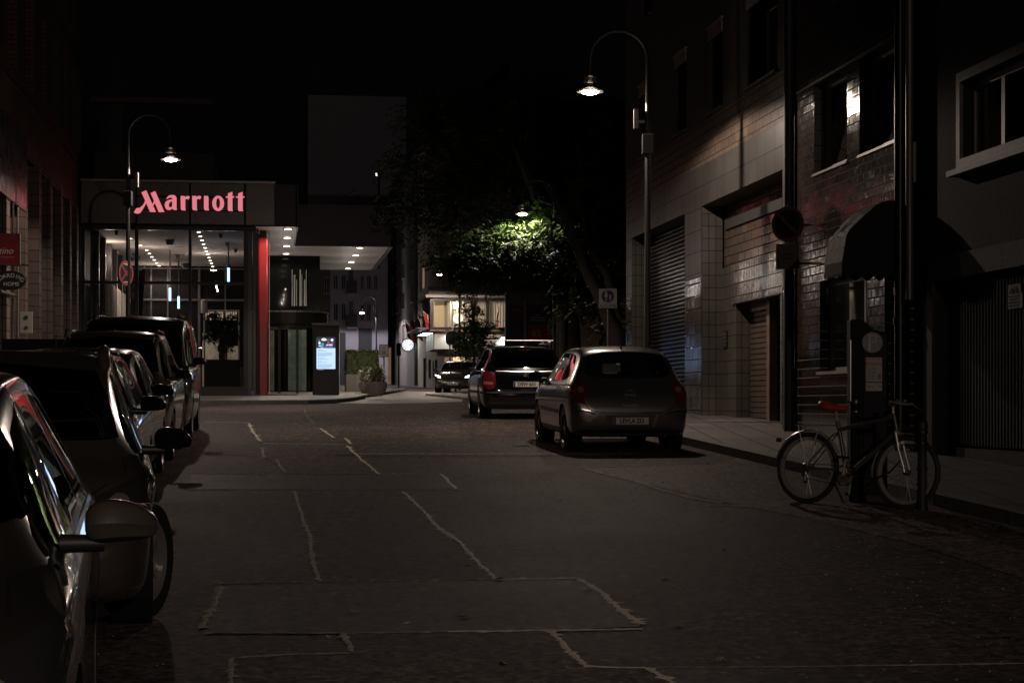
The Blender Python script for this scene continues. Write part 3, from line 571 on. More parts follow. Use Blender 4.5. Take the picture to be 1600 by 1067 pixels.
while y < cd0[1]-.05: m.box(XR+.2, XR+.215, y, y+.05, 1.05, cdz-.01); m.box(XR+.216, XR+.23, y+.05, y+.1, 1.05, cdz-.01); y += .1
dr_ = TCB.part('garage_door', m, M('corrugated_steel', (.006, .005, .005), .6, 0, spec=.2)); TCB.part('kick_plate', MB().box(XR+.17, XR+.195, cd0[0], cd0[1]-.02, zg(20)+.1, 1.02), concL, dr_)
TCB.part('door_handle', MB().tube([(XR+.14, sy(1585), sz(1585, 650)), (XR+.14, sy(1585), sz(1585, 660)+.03), (XR+.2, sy(1585), sz(1585, 660)+.03)], .012, 8), steel, dr_)
TCB.part('side_strip', MB().box(XR-.01, XR+.028, sy(1457)-.002, sy(1449), .3, cdz), concL)
yp = sy(1432.5); TCB.part('downpipe', MB().tube([(XR-.1, yp, sz(1433, 466)-.02), (XR-.1, yp, 13.9)], .05, 14), M('pale_pipe', (.10, .09, .085), .4, .2), sm=40)
TCB.part('drain_pipe', MB().tube([(XR-.12, yp+.32, zg(yp)), (XR-.12, yp+.32, 13.9)], .075, 14).lathe([(.09, 0), (.09, .1)], (XR-.12, yp+.32, 2.6)).lathe([(.09, 0), (.09, .1)], (XR-.12, yp+.32, 3.9)), M('pipe_grey', (.012, .011, .01), .4, .3), sm=40)
TCB.part('pipe_sticker', MB().box(XR-.2, XR-.196, yp+.29, yp+.35, sz(1428, 460), sz(1428, 448)), white)
# wall notice on the garage door
TN = Thing('wall_notice', 'small white no-parking notice fixed to the corrugated garage door', 'sign', (XR+.19, sy(1588, XR+.19), sz(1588, 463, XR+.19)), TH)
c_ = sy(1588, XR+.19); z_ = sz(1588, 463, XR+.19)
TN.part('notice_plate', MB().box(XR+.165, XR+.185, c_-.19, c_+.19, z_-.14, z_+.14), M('notice_white', (.42, .39, .37), .5)); dk = M('print_dark', (.03, .025, .022), .6)
m = MB().prism([(c_-.14+a*.28, z_+.03+b*.08) for a, b in ((0, 0), (.12, .5), (.3, 1), (.42, .55), (.5, 0))], XR+.158, XR+.163, 'x').prism([(c_-.14+a*.28, z_+.03+b*.08) for a, b in ((.55, 0), (.62, .9), (.8, .7), (1, .1))], XR+.158, XR+.163, 'x')
for k, wd in enumerate((.15, .16, .13, .16)): m.box(XR+.158, XR+.163, c_-wd, c_+wd, z_-.115+k*.035, z_-.1+k*.035)
TN.part('print', m, dk)
# ================================================================ left brick building
XL = -6.13
brick = tile_mat('dark_red_brick', (.14, .065, .05), (.20, .095, .07), (.05, .04, .035), .25, .125, .55, .2, .5, .012, .4, .12)
brickL = tile_mat('pillar_brick', (.11, .075, .062), (.15, .10, .08), (.06, .05, .04), .3, .3, .5, .2, 0, .014, .4, .12)
def ly(px, x=XL): return sidepl(px, 500, x)[0]
yL0, yL1 = -8, 64.8
TLB = Thing('brick_pillar_building', 'long dark brick building with tall pillars and black window bays along the left pavement', 'building', (XL, 60, 1.8), TH)
zB0, zB1 = 7.95, 9.4
pill = [46.2, 49.6, ly(56)+.2, ly(74), ly(86), ly(98), ly(111), ly(120)]
pill = [-6, -1.5, 3, 7.5, 12, 16.5, 21, 25.5, 30, 34.5, 38.5, 42.5, 46.5, 50.0, 53, 55.8, 58.6, 61.2, 63.4]
up = [(y-1.05, y+1.05, z0, z1) for y in [a+1.6 for a in pill[:-1]] for (z0, z1) in ((9.8, 12.5), (13.5, 16.2), (17.1, 19.9))]
TLB.part('upper_wall', wall(MB(), 'x', XL-.02, yL0, yL1, zB0, 24, up, -.3).quad((XL-.02, yL1, zB0), (XL-9, yL1, zB0), (XL-9, yL1, 24), (XL-.02, yL1, 24)), brick)
TLB.part('bay_backing', MB().box(XL-.75, XL-.7, yL0, yL1, 0, 24), dark_in)
TLB.part('ledge', MB().box(XL-.0, XL+.05, yL0, yL1, zB1, zB1+.06).box(XL, XL+.05, yL0, yL1, 12.95, 13.01).box(XL, XL+.05, yL0, yL1, 16.6, 16.66), M('ledge_metal', (.08, .075, .07), .35, .6))
for y in pill: TLB.part('pillar', MB().box(XL-.45, XL+.1, y-.3, y+.3, .5, zB0-.002), brickL)
for i, (a, b) in enumerate(zip(pill[:-1], pill[1:])):
    f = TLB.part('window', bars(MB(), 'x', XL-.42, XL-.36, a+.3, b-.3, 1.7, zB0-1.2, .05, (.35, .7), (.3, .65)), dframe)
    TLB.part('pane', MB().quad((XL-.39, a+.3, 1.7), (XL-.39, b-.3, 1.7), (XL-.39, b-.3, zB0-1.2), (XL-.39, a+.3, zB0-1.2)), wglass, f)
    TLB.part('shutter_panel', MB().box(XL-.3, XL-.2, a+.302, b-.302, zB0-1.2, zB0-.004), M('panel_brown', (.10, .07, .06), .4), f)
for (a, b, z0, z1) in up:
    f = TLB.part('window', bars(MB(), 'x', XL-.34, XL-.28, a, b, z0, z1, .06, (.5,)), dframe); TLB.part('pane', MB().quad((XL-.3, a, z0), (XL-.3, b, z0), (XL-.3, b, z1), (XL-.3, a, z1)), wglass, f)
    TLB.part('fin', MB().box(XL-.018, XL+.16, b-.02, b+.05, z0, z1), M('fin_metal', (.05, .045, .042), .3, .5), f)
TLB.part('cladding_panel', MB().box(XL+.11, XL+.17, 40, 49.5, 6.4, 8.3), M('brushed_cladding', (.16, .155, .15), .28, .75, noise=.15, nscale=3, rvar=.1))
TLB.part('parapet_cornice', MB().box(XL-.4, XL+.35, yL0, yL1, 24, 24.5), dgrey)
TLB.part('railing', MB().tube([(XL+.15, ly(0, XL+.15), sidepl(0, 455, XL+.15)[1]), (XL+.15, ly(25, XL+.15), sidepl(25, 462, XL+.15)[1])], .04, 8).tube([(XL+.12, ly(12), 1.5), (XL+.12, ly(12), 6.8)], .03, 8).tube([(XL+.12, ly(20), 1.5), (XL+.12, ly(20), 6.8)], .03, 8), galv)
yi = ly(36, XL+.1); zi = sidepl(36, 504, XL+.1)[1]
ip = TLB.part('intercom_panel', MB().box(XL+.02, XL+.34, yi-.04, yi, zi-.27, zi+.27), M('intercom_plate', (.34, .31, .27), .35, .4), bev=.01)
TLB.part('speaker_grille', MB().lathe([(.0, 0), (.05, 0), (.05, -.02), (0, -.02)], (XL+.18, yi-.042, zi+.13), 'y').lathe([(0, 0), (.045, 0), (.045, -.015), (0, -.015)], (XL+.18, yi-.042, zi-.13), 'y'), black, ip)
# projecting signs, square to the street
def board(name, label, px0, py0, px1, py1, Ys, thick, mat, oval=False):
    x0, z1 = frontpl(px0, py0, Ys); x1, z0 = frontpl(px1, py1, Ys)
    return x0, x1, z0, z1
sY = ly(15, XL+.7); x0, z1 = frontpl(-22, 366, sY); x1, z0 = frontpl(30.5, 413, sY)
TS = Thing('restaurant_sign', 'dark red rectangular restaurant sign with white script projecting over the left pavement', 'sign', ((x0+x1)/2, sY, (z0+z1)/2), TH)
TS.part('board', MB().box(x0, x1, sY-.05, sY+.05, z0, z1), M('sign_red', (.34, .02, .03), .4, emit=(.45, .02, .03), es=.02)); TS.part('edge_frame', bars(MB(), 'y', sY-.06, sY+.06, x0-.02, x1+.02, z0-.02, z1+.02, .02), galv)
scr = M('sign_script', (.6, .56, .52), .5, emit=(1, .9, .85), es=.04); cx = (x1-x0)/2
text_obj('ntino', .20, .004, scr, TS.e, align='RIGHT', loc=(cx-.13, -.056, -.04), shear=.35, sx=.95)
text_obj('ian Restaurant', .06, .004, M('sign_small_text', (.5, .2, .15), .5, emit=(.8, .3, .2), es=.04), TS.e, align='RIGHT', loc=(cx-.1, -.056, -.17))
TS.part('bracket', MB().tube([(XL, sY, z1-.1), (x0, sY, z1-.1)], .02, 8).tube([(XL, sY, z0+.1), (x0, sY, z0+.1)], .02, 8), black)
sY2 = ly(15, XL+.6); x0, zc = frontpl(-8, 438, sY2); x1, _ = frontpl(41, 438, sY2); rx = (x1-x0)/2; rz = .21; cxx = (x0+x1)/2
TS2 = Thing('boarding_house_sign', 'black oval sign reading BOARDING HOME hanging just below the red sign', 'sign', (cxx, sY2, zc), TH)
m = MB(); n = 36; m.prism([(cxx+rx*math.cos(2*math.pi*k/n), zc+rz*math.sin(2*math.pi*k/n)) for k in range(n)], sY2-.03, sY2+.03, 'y'); TS2.part('oval_board', m, M('sign_black', (.012, .012, .012), .4))
lt = M('pale_letters', (.5, .46, .42), .5, emit=(1, .95, .9), es=.05)
for k, ch in enumerate('BOARDING'):
    a = math.radians(157-k*19.2); text_obj(ch, .125, .004, lt, TS2.e, 'letter', loc=(rx*.80*math.cos(a), -.036, rz*.72*math.sin(a)-.05), rot=(math.pi/2, -(math.pi/2-a)*-.75 if 0 else -(a-math.pi/2)*.6, 0))
text_obj('HOME', .12, .004, lt, TS2.e, loc=(0.02, -.036, -.085))
TS2.part('hanger', MB().tube([(cxx-.2, sY2, zc+rz-.02), (cxx-.2, sY2, zc+rz+.14)], .01, 6).tube([(cxx+.2, sY2, zc+rz-.02), (cxx+.2, sY2, zc+rz+.14)], .01, 6).tube([(XL, sY2, zc+rz+.12), (cxx+.4, sY2, zc+rz+.12)], .015, 6), black)
# ================================================================ hotel with the red letters
YH = 65.9; ZF = zg(65.2)+.125; ZC = 7.61; ZT = 9.12
def fx(px, y=YH): return frontpl(px, 500, y)[0]
def fz(px, py, y=YH): return frontpl(px, py, y)[1]
def onz(px, py, z):                          # pixel -> point on the level plane at height z, in street coordinates
    t = (z-EYE)*F/(HZ-py); X, Y = (px-800)/F*t, t; return W2S(X, Y)
panel_m = M('fascia_panel', (.125, .118, .11), .3, .55, noise=.12, nscale=1.3, rvar=.06); darkmetal = M('dark_metal', (.022, .021, .02), .35, .5)
ceil_m = M('lobby_ceiling', (.60, .55, .50), .8, noise=.06, nscale=.5); soff_m = M('canopy_soffit', (.45, .42, .40), .55, noise=.06, nscale=.7)
TH_ = Thing('hotel_building', 'glass fronted hotel with a grey fascia, bright lobby ceiling and deep entrance canopy', 'building', (-3, YH, ZF), TH)
xa, xb = fx(127), fx(430)
cols = [fx(127), fx(214), fx(297.5), fx(383), fx(430)]; rows = [ZC+.02, fz(300, 331), fz(300, 309), ZT-.08]
for i in range(4):
    rr = rows if i in (1, 2) else [rows[0], rows[-1]]
    for j in range(len(rr)-1): TH_.part('fascia_panel', MB().box(cols[i]+.025, cols[i+1]-.025, YH-.35, YH-.3, rr[j]+.012, rr[j+1]-.012), panel_m, bev=.008)
TH_.part('fascia_core', MB().box(xa, xb-.03, YH-.29, YH+.3, ZC+.004, ZT-.09), black)
TH_.part('roof_edge', MB().box(xa, xb, YH-.38, YH+.3, ZT-.08, ZT), M('roof_edge_metal', (.25, .235, .22), .3, .7))
TH_.part('roof', MB().box(xa, 1.05, YH+.302, 73.089, ZC+.05, ZT-.02).box(xa, 4.68, 73.091, 86.193, ZC+.05, ZT), darkmetal)
TH_.part('lobby_ceiling', MB().box(xa, fx(398), YH+.05, 84.646, ZC-.02, ZC), ceil_m)
TH_.part('soffit', MB().box(fx(398)+.004, 1.1, YH-.28, 73.089, ZC-.012, ZC).box(fx(398)+.004, 4.68, 73.093, 86.193, ZC-.012, ZC), soff_m)
TH_.part('canopy_fascia', MB().box(1.1, 4.73, 72.998, 73.087, ZC-.03, ZT+.02).box(4.682, 4.73, 73.089, 86.193, ZC-.03, ZT+.02).box(1.052, 1.1, YH-.3, 72.996, ZC-.03, ZT-.1), darkmetal)
TH_.part('canopy_edge_trim', MB().box(1.1, 4.78, 72.925, 72.994, ZC-.06, ZC-.031).box(4.734, 4.79, 72.998, 86.193, ZC-.06, ZC-.031), galv)
floor_m = M('lobby_floor', (.12, .10, .085), .25, noise=.15)
TH_.part('lobby_floor', MB().box(xa, 1.1, YH-.05, 84.646, ZF-.6, ZF+.03), floor_m)
TH_.part('back_wall', MB().box(xa, fx(398), 84.648, 84.828, ZF, ZC), M('lobby_dark_wall', (.012, .010, .010), .6, noise=.3, nscale=.6, spec=.15))
TH_.part('side_wall', MB().box(xa-.25, xa-.02, YH, 84.646, ZF, ZC), M('lobby_side_wall', (.10, .09, .08), .6))
TH_.part('upper_storeys', MB().box(-14, -6.3, 64.899, 86.466, ZT, 26).box(xa-.1, fx(335, 72.816), 71.906, 85.556, ZT-.01, 633/38+0 if 0 else fz(300, 240, 71.906)), M('upper_cladding', (.07, .062, .06), .55, noise=.15, nscale=.7))
TH_.part('cornice_beam', MB().box(-6.28, fx(333, 70.996), 70.632, 70.996, fz(300, 165, 70.996), fz(300, 157, 70.996)), M('reddish_beam', (.12, .06, .055), .5))
# glazing
gm = glass('shop_glass', .85, 1.6, .006)
tz = fz(300, 442); xv = [fx(131), fx(214), fx(297), fx(383)]
f = TH_.part('window', MB().box(xa, xa+.12, YH-.05, YH+.1, ZF, ZC), darkmetal)
m = MB()
for px, w_ in ((213.5, .06), (297, .05), (384, .07)): m.box(fx(px)-w_, fx(px)+w_, YH-.06, YH+.1, ZF+.3, ZC-.03)
m.box(xa+.12, fx(384)-.071, YH-.03, YH+.08, tz-.05, tz+.04) if 0 else None
for a, b in ((xa+.12, xv[1]-.061), (xv[1]+.061, xv[2]-.051), (xv[2]+.051, fx(384)-.071)): m.box(a, b, YH-.03, YH+.08, tz-.05, tz+.04)
m.box(xa+.12, fx(388), YH-.08, YH+.12, ZF, ZF+.3); m.box(xa, fx(400), YH-.1, YH+.12, ZC-.15, ZC-.021)
TH_.part('mullion', m, darkmetal, f)
TH_.part('pane', MB().quad((xa, YH, ZF), (fx(384), YH, ZF), (fx(384), YH, ZC), (xa, YH, ZC)), gm, f)
TH_.part('corner_post', MB().box(fx(387), fx(394), YH-.05, YH+.35, ZF, ZC-.16).box(fx(395), fx(400), YH+.1, YH+.5, ZF, ZC-.03), M('corner_post', (.06, .058, .055), .35, .4))
m = MB().box(fx(401), fx(401)+.05, YH+.5, 76.456, ZF, ZC-.02)
for y_ in (68.266, 70.996, 73.726): m.box(fx(401)-.03, fx(401)+.09, y_, y_+.1, ZF, ZC-.03)
TH_.part('side_glazing', m, darkmetal)
# lobby interior
m = MB()
for y_ in (67.811, 70.541, 73.271, 76.001, 78.731, 81.461): m.box(xa+.14, xa+.42, y_, y_+.35, ZF+.03, ZC-.03)
TH_.part('lobby_pillar', m, M('lobby_pillar', (.05, .04, .035), .4))
cur = M('lobby_curtain', (.6, .55, .47), .8, noise=.2, nscale=6)
m = MB()
for y_ in (69.176, 71.906, 74.636, 77.366, 80.096): 
    for i in range(24): m.quad((xa+.5+.06*math.sin(i*1.7), y_+.2+i*.07, ZF+.1), (xa+.5+.06*math.sin((i+1)*1.7), y_+.27+i*.07, ZF+.1), (xa+.5+.06*math.sin((i+1)*1.7), y_+.27+i*.07, ZC-1.6), (xa+.5+.06*math.sin(i*1.7), y_+.2+i*.07, ZC-1.6))
TH_.part('curtain', m, cur)
TH_.part('leaning_panel', MB().prism([(xa+1.2, ZF), (xa+1.6, ZF), (xa+2.0, ZC-1.3), (xa+1.55, ZC-1.4)], 68.266, 68.375, 'y'), black)
sm_ = M('lobby_small_fitting', (.12, .11, .1), .5); m = MB()
for px, py in ((182, 360), (209, 395), (207, 402), (217, 400), (225, 414), (345, 365), (355, 378), (368, 388), (352, 398), (355, 408), (401, 0)):
    if py: x_, y_ = onz(px, py, ZC); m.lathe([(.0, ZC-.021), (.07, ZC-.021), (.05, ZC-.16), (0, ZC-.16)], (x_, y_, 0), n=10)
for px, py in ((265, 374), (281, 397), (289, 411)): x_, y_ = onz(px, py, ZC); m.lathe([(0, ZC-.021), (.2, ZC-.021), (.12, ZC-.2), (0, ZC-.2)], (x_, y_, 0), n=14)
for px, py in ((262, 367), (275, 385), (285, 405)): x_, y_ = onz(px, py, ZC); m.box(x_-.3, x_+.3, y_-.05, y_+.05, ZC-.03, ZC-.021)
TH_.part('ceiling_fitting', m, sm_)
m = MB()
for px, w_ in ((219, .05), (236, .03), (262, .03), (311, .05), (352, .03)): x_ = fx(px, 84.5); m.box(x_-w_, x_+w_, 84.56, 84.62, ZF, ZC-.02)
m.box(xa, fx(398), 84.5, 84.55, ZC-.16, ZC-.1).box(fx(214, 84.5), fx(383, 84.5), 84.5, 84.55, fz(300, 470, 84.5), fz(300, 467, 84.5)); TH_.part('back_reflection_bar', m, galv)  # pale bars added in place of reflections in the lobby glass
m = MB().lathe([(0, 0), (.13, 0), (.13, .42), (.1, .5), (0, .52)], (fx(319, 74), 74, fz(319, 489, 74)), n=20).tube([(fx(319, 74), 74, ZF), (fx(319, 74), 74, fz(319, 489, 74))], .03, 8); TH_.part('floor_lamp', m, M('floor_lamp_shade', (.5, .46, .40), .6), sm=40)
for px, s_ in ((228, 1), (250, 1), (288, -1)):
    x_ = fx(px, 72); TH_.part('armchair', MB().box(x_-.4, x_+.4, 72, 72.75, ZF+.03, ZF+.5).box(x_-.4, x_+.4, 72.6, 72.8, ZF+.51, ZF+1.0).box(x_-.48, x_-.405, 72, 72.8, ZF+.03, ZF+.72).box(x_+.405, x_+.48, 72, 72.8, ZF+.03, ZF+.72), M('armchair_fabric', (.16, .10, .08), .8), bev=.04)
TH_.part('back_bar', MB().box(fx(300, 82.826), fx(383, 82.826), 83.281, 83.736, ZF, ZF+1.3).box(fx(215, 84.464), fx(222, 84.464), 84.282, 84.555, ZF, ZC-.6), M('bar_front', (.05, .045, .04), .3))
dl = E('downlight_glow', (1, .87, .70), 12); dl2 = E('small_spot_glow', (1, .9, .75), 9)
sp0 = MB().lathe([(0, 0), (.055, 0), (.055, -.012), (0, -.012)], n=12); spo = mk('ceiling_spotlight', sp0, dl2)
pts = [(204, 372), (219.5, 382.7), (229.3, 390), (233.4, 395.3), (237.3, 400.5), (241, 405.3), (244.6, 410), (248.4, 414.4), (310.5, 361.8), (313, 368.4), (315.7, 374.7), (318, 380.5), (320.5, 386.4), (322.5, 391.6), (324.6, 396.7), (326.6, 401.7), (328.5, 406.4), (330.5, 410.8), (332.4, 415.6), (182, 394), (171, 383)]
for i, (px, py) in enumerate(pts):
    o = spo if i == 0 else spo.copy()
    if i: C.objects.link(o)
    x_, y_ = onz(px, py, ZC); X, Y = S2W(x_, y_); o.location = (X, Y, ZC-.024)
    tag(o, 'tiny lit spotlight in the hotel lobby ceiling', 'spotlight', 'ceiling spotlights of the lobby')
def lightat(kind, loc, power, col, parent=None, r=.1, ang=150, rot=None, blend=.3):
    ld = bpy.data.lights.new('light', kind); ld.energy = power; ld.color = col; ld.shadow_soft_size = r
    if kind == 'SPOT': ld.spot_size = math.radians(ang); ld.spot_blend = blend
    lo = bpy.data.objects.new('light', ld); C.objects.link(lo); lo.location = loc
    if rot: lo.rotation_euler = rot
    if parent: lo.parent = parent; lo.matrix_parent_inverse = Matrix.Identity(4)
    return lo
for (px, py) in ((230, 385), (325, 395), (245, 412)):
    x_, y_ = onz(px, py, ZC); X, Y = S2W(x_, y_); lightat('SPOT', (X, Y, ZC-.05), 81.916, warm, r=.03, ang=140); lightat('POINT', (X, Y, ZC-.9), 36, warm, r=0)  # bare points added below the spots to brighten the ceiling
# pendants
def pendant(px, py0, py1, Y, label, blue=True):
    p = at(px, py1, Y); t = Thing('pendant_lamp', label, 'pendant lamp', (p.x, p.y, p.z), 0, 'tube pendants of the lobby', frame=False)
    t.part('rod', MB().tube([(0, 0, .3), (0, 0, ZC-p.z-.03)], .03, 8), galv)
    t.part('light_tube', MB().tube([(0, 0, 0), (0, 0, .5)], .045, 10), E('blue_tube', (.25, .5, 1), 4.5))
    t.part('tube_cap', MB().tube([(0, 0, .5), (0, 0, .64)], .07, 10), galv)
    lightat('POINT', (p.x, p.y-.2, p.z), 6, (.7, .8, 1), r=0)
pendant(357, 360, 440, 70.996, 'lobby pendant with a blue glowing tube right of the third window bar'); pendant(265.5, 420, 470, 74.636, 'lobby pendant with a low blue tube left of centre'); pendant(279, 400, 482, 80.096, 'farthest and lowest lobby pendant with a small blue tube')
for k, (px, py) in enumerate(((339, 443), (338, 448), (340, 454))):
    p = at(px, py, 81.006); t = Thing('glass_pendant', ['topmost', 'middle', 'lowest'][k]+' of the three stacked round glass lamps over the lobby bar', 'pendant lamp', tuple(p), 0, 'round glass lamps over the bar', frame=False)
    t.part('shade', MB().lathe([(.03, .12), (.16, .04), (.26, -.02), (.25, -.04), (.05, .02)], n=20), glass('lamp_glass', .7, 2), sm=50); t.part('bulb', MB().ell((0, 0, 0), .05, .05, .05), E('bulb_white', (1, .92, .8), 10))
lightat('POINT', tuple(at(172, 400, 70.996)), 40, warm, r=0)  # light without a fitting, added for the dim left of the lobby
# indoor tree and lit niche
p = at(347, 601, 68.721); ztb = at(347, 562, 68.721).z; x_, y_ = W2S(p.x, p.y)
TI = Thing('indoor_tree', 'leafy potted tree standing in a square black planter behind the hotel glass', 'potted plant', (x_, y_, ZF+.03), TH)
TI.part('planter', MB().box(x_-.62, x_+.62, y_-.4, y_+.4, ZF+.03, ztb), black, bev=.02)
m = MB()
for k in range(3): m.tube([(x_+.1*math.sin(k*2+q*.9)+.0, y_+.1*math.cos(k*2+q*.9), ztb+q*.16) for q in range(9)], [.035]*6+[.025, .02, .015], 8)
TI.part('trunk', m, M('pale_bark', (.14, .11, .08), .7))
leafg = M('indoor_leaf', (.05, .085, .035), .4, noise=.3)
def leafcloud(m, c, rad, n, s, flat=.5, droop=.3, hollow=.4):
    for i in range(n):
        while True:
            u = Vector((random.uniform(-1, 1), random.uniform(-1, 1), random.uniform(-1, 1)))
            if hollow < u.length < 1: break
        q = Vector((c[0]+u.x*rad[0], c[1]+u.y*rad[1], c[2]+u.z*rad[2])); d = Vector((random.uniform(-1, 1), random.uniform(-1, 1), random.uniform(-1, .3)*1.0)).normalized()
        sd = d.cross(Vector((random.uniform(-.4, .4), random.uniform(-.4, .4), 1))).normalized(); L_ = s*random.uniform(.7, 1.3)
        a = q; b = q+d*L_*.5+sd*L_*.22; c2 = q+d*L_-Vector((0, 0, L_*droop)); e = q+d*L_*.5-sd*L_*.22
        m.quad(a, b, c2, e)
m = MB(); 
for (dx, dz, r, n) in ((-.05, 1.15, .5, 420), (.35, .9, .35, 220), (-.4, .85, .3, 160), (.3, 1.45, .3, 160), (-.3, 1.5, .3, 160), (.1, .55, .35, 160)): leafcloud(m, (x_+dx, y_, ztb+dz), (r, r*.8, r*.8), n, .15)
TI.part('foliage', m, leafg, fix=False)
Yn = 78.276; m = MB().box(fx(318, Yn), fx(318, Yn)+.06, Yn, Yn+.3, ZF, fz(318, 485, Yn)).box(fx(372, Yn), fx(374, Yn), Yn, Yn+.3, ZF, fz(318, 485, Yn)).box(fx(318, Yn), fx(374, Yn), Yn, Yn+.3, fz(318, 486, Yn), fz(318, 484, Yn))
TH_.part('niche_frame', m, galv)
m = MB(); n = 14
for i in range(n):
    a, b = fx(321, Yn+.2)+(fx(371, Yn+.2)-fx(321, Yn+.2))*i/n, fx(321, Yn+.2)+(fx(371, Yn+.2)-fx(321, Yn+.2))*(i+.72)/n
    if i not in (4, 8): m.box(a, b, Yn+.2, Yn+.22, fz(318, 500, Yn+.2), fz(318, 487, Yn+.2))
TH_.part('lit_shelf', m, M('lit_shelf', (.4, .33, .25), .6, emit=(1, .8, .55), es=.28, noise=.4, nscale=5))
TH_.part('lit_curtain_behind_tree', MB().box(fx(316, 80.096), fx(342, 80.096), 80.369, 80.405, ZF, fz(318, 520, 80.096)).box(fx(355, 80.096), fx(374, 80.096), 80.369, 80.405, ZF, fz(318, 540, 80.096)), M('beige_screen', (.45, .42, .33), .7, emit=(.8, .75, .55), es=.05, noise=.3))
# downlights under the canopy, each with its own spot; added points brighten the soffit
for i, (px, py) in enumerate([(450, 357.5), (449, 371), (448, 384), (447, 396), (446, 407), (445, 417), (562, 386.5), (556, 398.5), (549, 409), (544, 419)]):
    x_, y_ = onz(px, py, ZC-.02); X, Y = S2W(x_, y_)
    if i == 0:
        d0 = bpy.data.objects.new('canopy_downlight', None); C.objects.link(d0); o = d0
        mk('trim_ring', MB().lathe([(.13, 0), (.17, 0), (.17, -.03), (.13, -.03)], n=20, close=True), galv, d0); mk('diffuser', MB().lathe([(0, 0), (.128, 0), (.128, -.028), (0, -.028)], n=20), dl, d0)
    else: o = copy_tree(d0)
    o.location = (X, Y, ZC-.018); o.rotation_euler = (0, 0, 0)
    tag(o, 'round lit downlight in the left row under the hotel canopy' if i < 6 else 'round lit downlight in the right row under the hotel canopy', 'downlight', 'left row of canopy downlights' if i < 6 else 'right row of canopy downlights')
    lightat('SPOT', (X, Y, ZC-.08), 135, (1, .85, .68), r=.05, ang=165); lightat('POINT', (X, Y, ZC-1.3), 15, (1, .88, .80), r=0)
# red column
xc, yc = W2S(*[(411-800)/F*66.628, 66.628]); TR = Thing('red_column', 'tall red steel column standing at the corner of the hotel forecourt', 'column', (xc, yc, ZF-.1), TH)
TR.part('shaft', MB().box(xc-.17, xc+.17, yc-.17, yc+.17, ZF-.1, ZC-.25), redp, bev=.05); TR.part('capital', MB().box(xc-.12, xc+.12, yc-.12, yc+.12, ZC-.25, ZC-.015), black); TR.part('base_plate', MB().box(xc-.3, xc+.3, yc-.25, yc+.25, ZF-.13, ZF+.02), galv)
TR.part('light_strip', MB().box(xc+.2, xc+.23, yc+.02, yc+.06, ZF-.1, ZC-.03), M('steel'))
# entrance block with revolving door
TH_.part('entrance_block', MB().box(fx(402, 77.366), fx(500, 78.276), 78.276, 84.646, ZF-.3, ZC-.014), M('entrance_dark', (.004, .004, .004), .05, spec=.12)); 
m = MB()
for k, px in enumerate((456, 459, 463, 468, 471, 475, 478)): m.box(fx(px, 78.094), fx(px, 78.094)+.03+.03*(k % 2), 78.185, 78.24, fz(px, 478, 78.094), fz(px, 421+8*(k % 3), 78.094))
TH_.part('glass_fin', m, M('fin_glass', (.10, .105, .09), .12, .3))
c = at(450, 610, 72.816); xr, yr = W2S(c.x, c.y); zr0 = zg(72.816)+.12; RR = 1.08
TD = Thing('revolving_door', 'cylindrical glass revolving door with a dark flat hood beneath the hotel canopy', 'door', (xr, yr, zr0), TH)
def arc(r0, r1, z0, z1, a0, a1, n):
    m = MB()
    for i in range(n):
        t0, t1 = math.radians(a0+(a1-a0)*i/n), math.radians(a0+(a1-a0)*(i+1)/n)
        q = [(xr+r*math.cos(t), yr+r*math.sin(t)) for r, t in ((r0, t0), (r1, t0), (r1, t1), (r0, t1))]
        m.prism(q, z0, z1, 'z')
    return m
zh = fz(450, 506, yr-1); zk = fz(450, 486, yr-1)
TD.part('hood', arc(.01, RR+.42, zh, zk, 0, 360, 36), M('hood_black', (.02, .02, .02), .2, .3)); TD.part('hood_rim', arc(RR+.42, RR+.45, zk-.06, zk, 0, 360, 36), galv); TD.part('lower_rim', arc(RR, RR+.06, zh-.12, zh-.002, 0, 360, 36), galv)
dg = glass('door_glass', .85, 1.2, .02, (.97, 1, .95)); TD.part('drum_glass', arc(RR, RR+.015, zr0+.05, zh-.13, 200, 340, 18), dg, sm=40)
m = MB()
for a in (200, 252, 288, 340): t = math.radians(a); m.box(xr+RR*math.cos(t)-.05, xr+RR*math.cos(t)+.05, yr+RR*math.sin(t)-.05, yr+RR*math.sin(t)+.05, zr0, zh)
TD.part('post', m, darkmetal)
for a in (30, 120, 210, 300): t = math.radians(a); dv = Vector((math.cos(t), math.sin(t), 0)); TD.part('wing', MB().quad(Vector((xr, yr, zr0+.05)), Vector((xr, yr, zr0+.05))+dv*RR*.95, Vector((xr, yr, zh))+dv*RR*.95, Vector((xr, yr, zh))), dg)
TD.part('light_panel', MB().box(xr-.1, xr+.9, yr+.75, yr+.78, zr0+.1, zh-.15), M('frosted_panel', (.35, .36, .32), .5, emit=(.75, .78, .68), es=.10, noise=.5, nscale=2.5)); TD.part('inner_wall', MB().box(xr-1.0, xr-.3, yr+1.2, yr+1.23, zr0+.1, zh-.15), M('warm_panel', (.35, .28, .22), .5, emit=(.9, .75, .55), es=.06, noise=.5, nscale=2))
lightat('POINT', (*S2W(xr, yr), zh-.25), 24, (1, .9, .7), r=0)
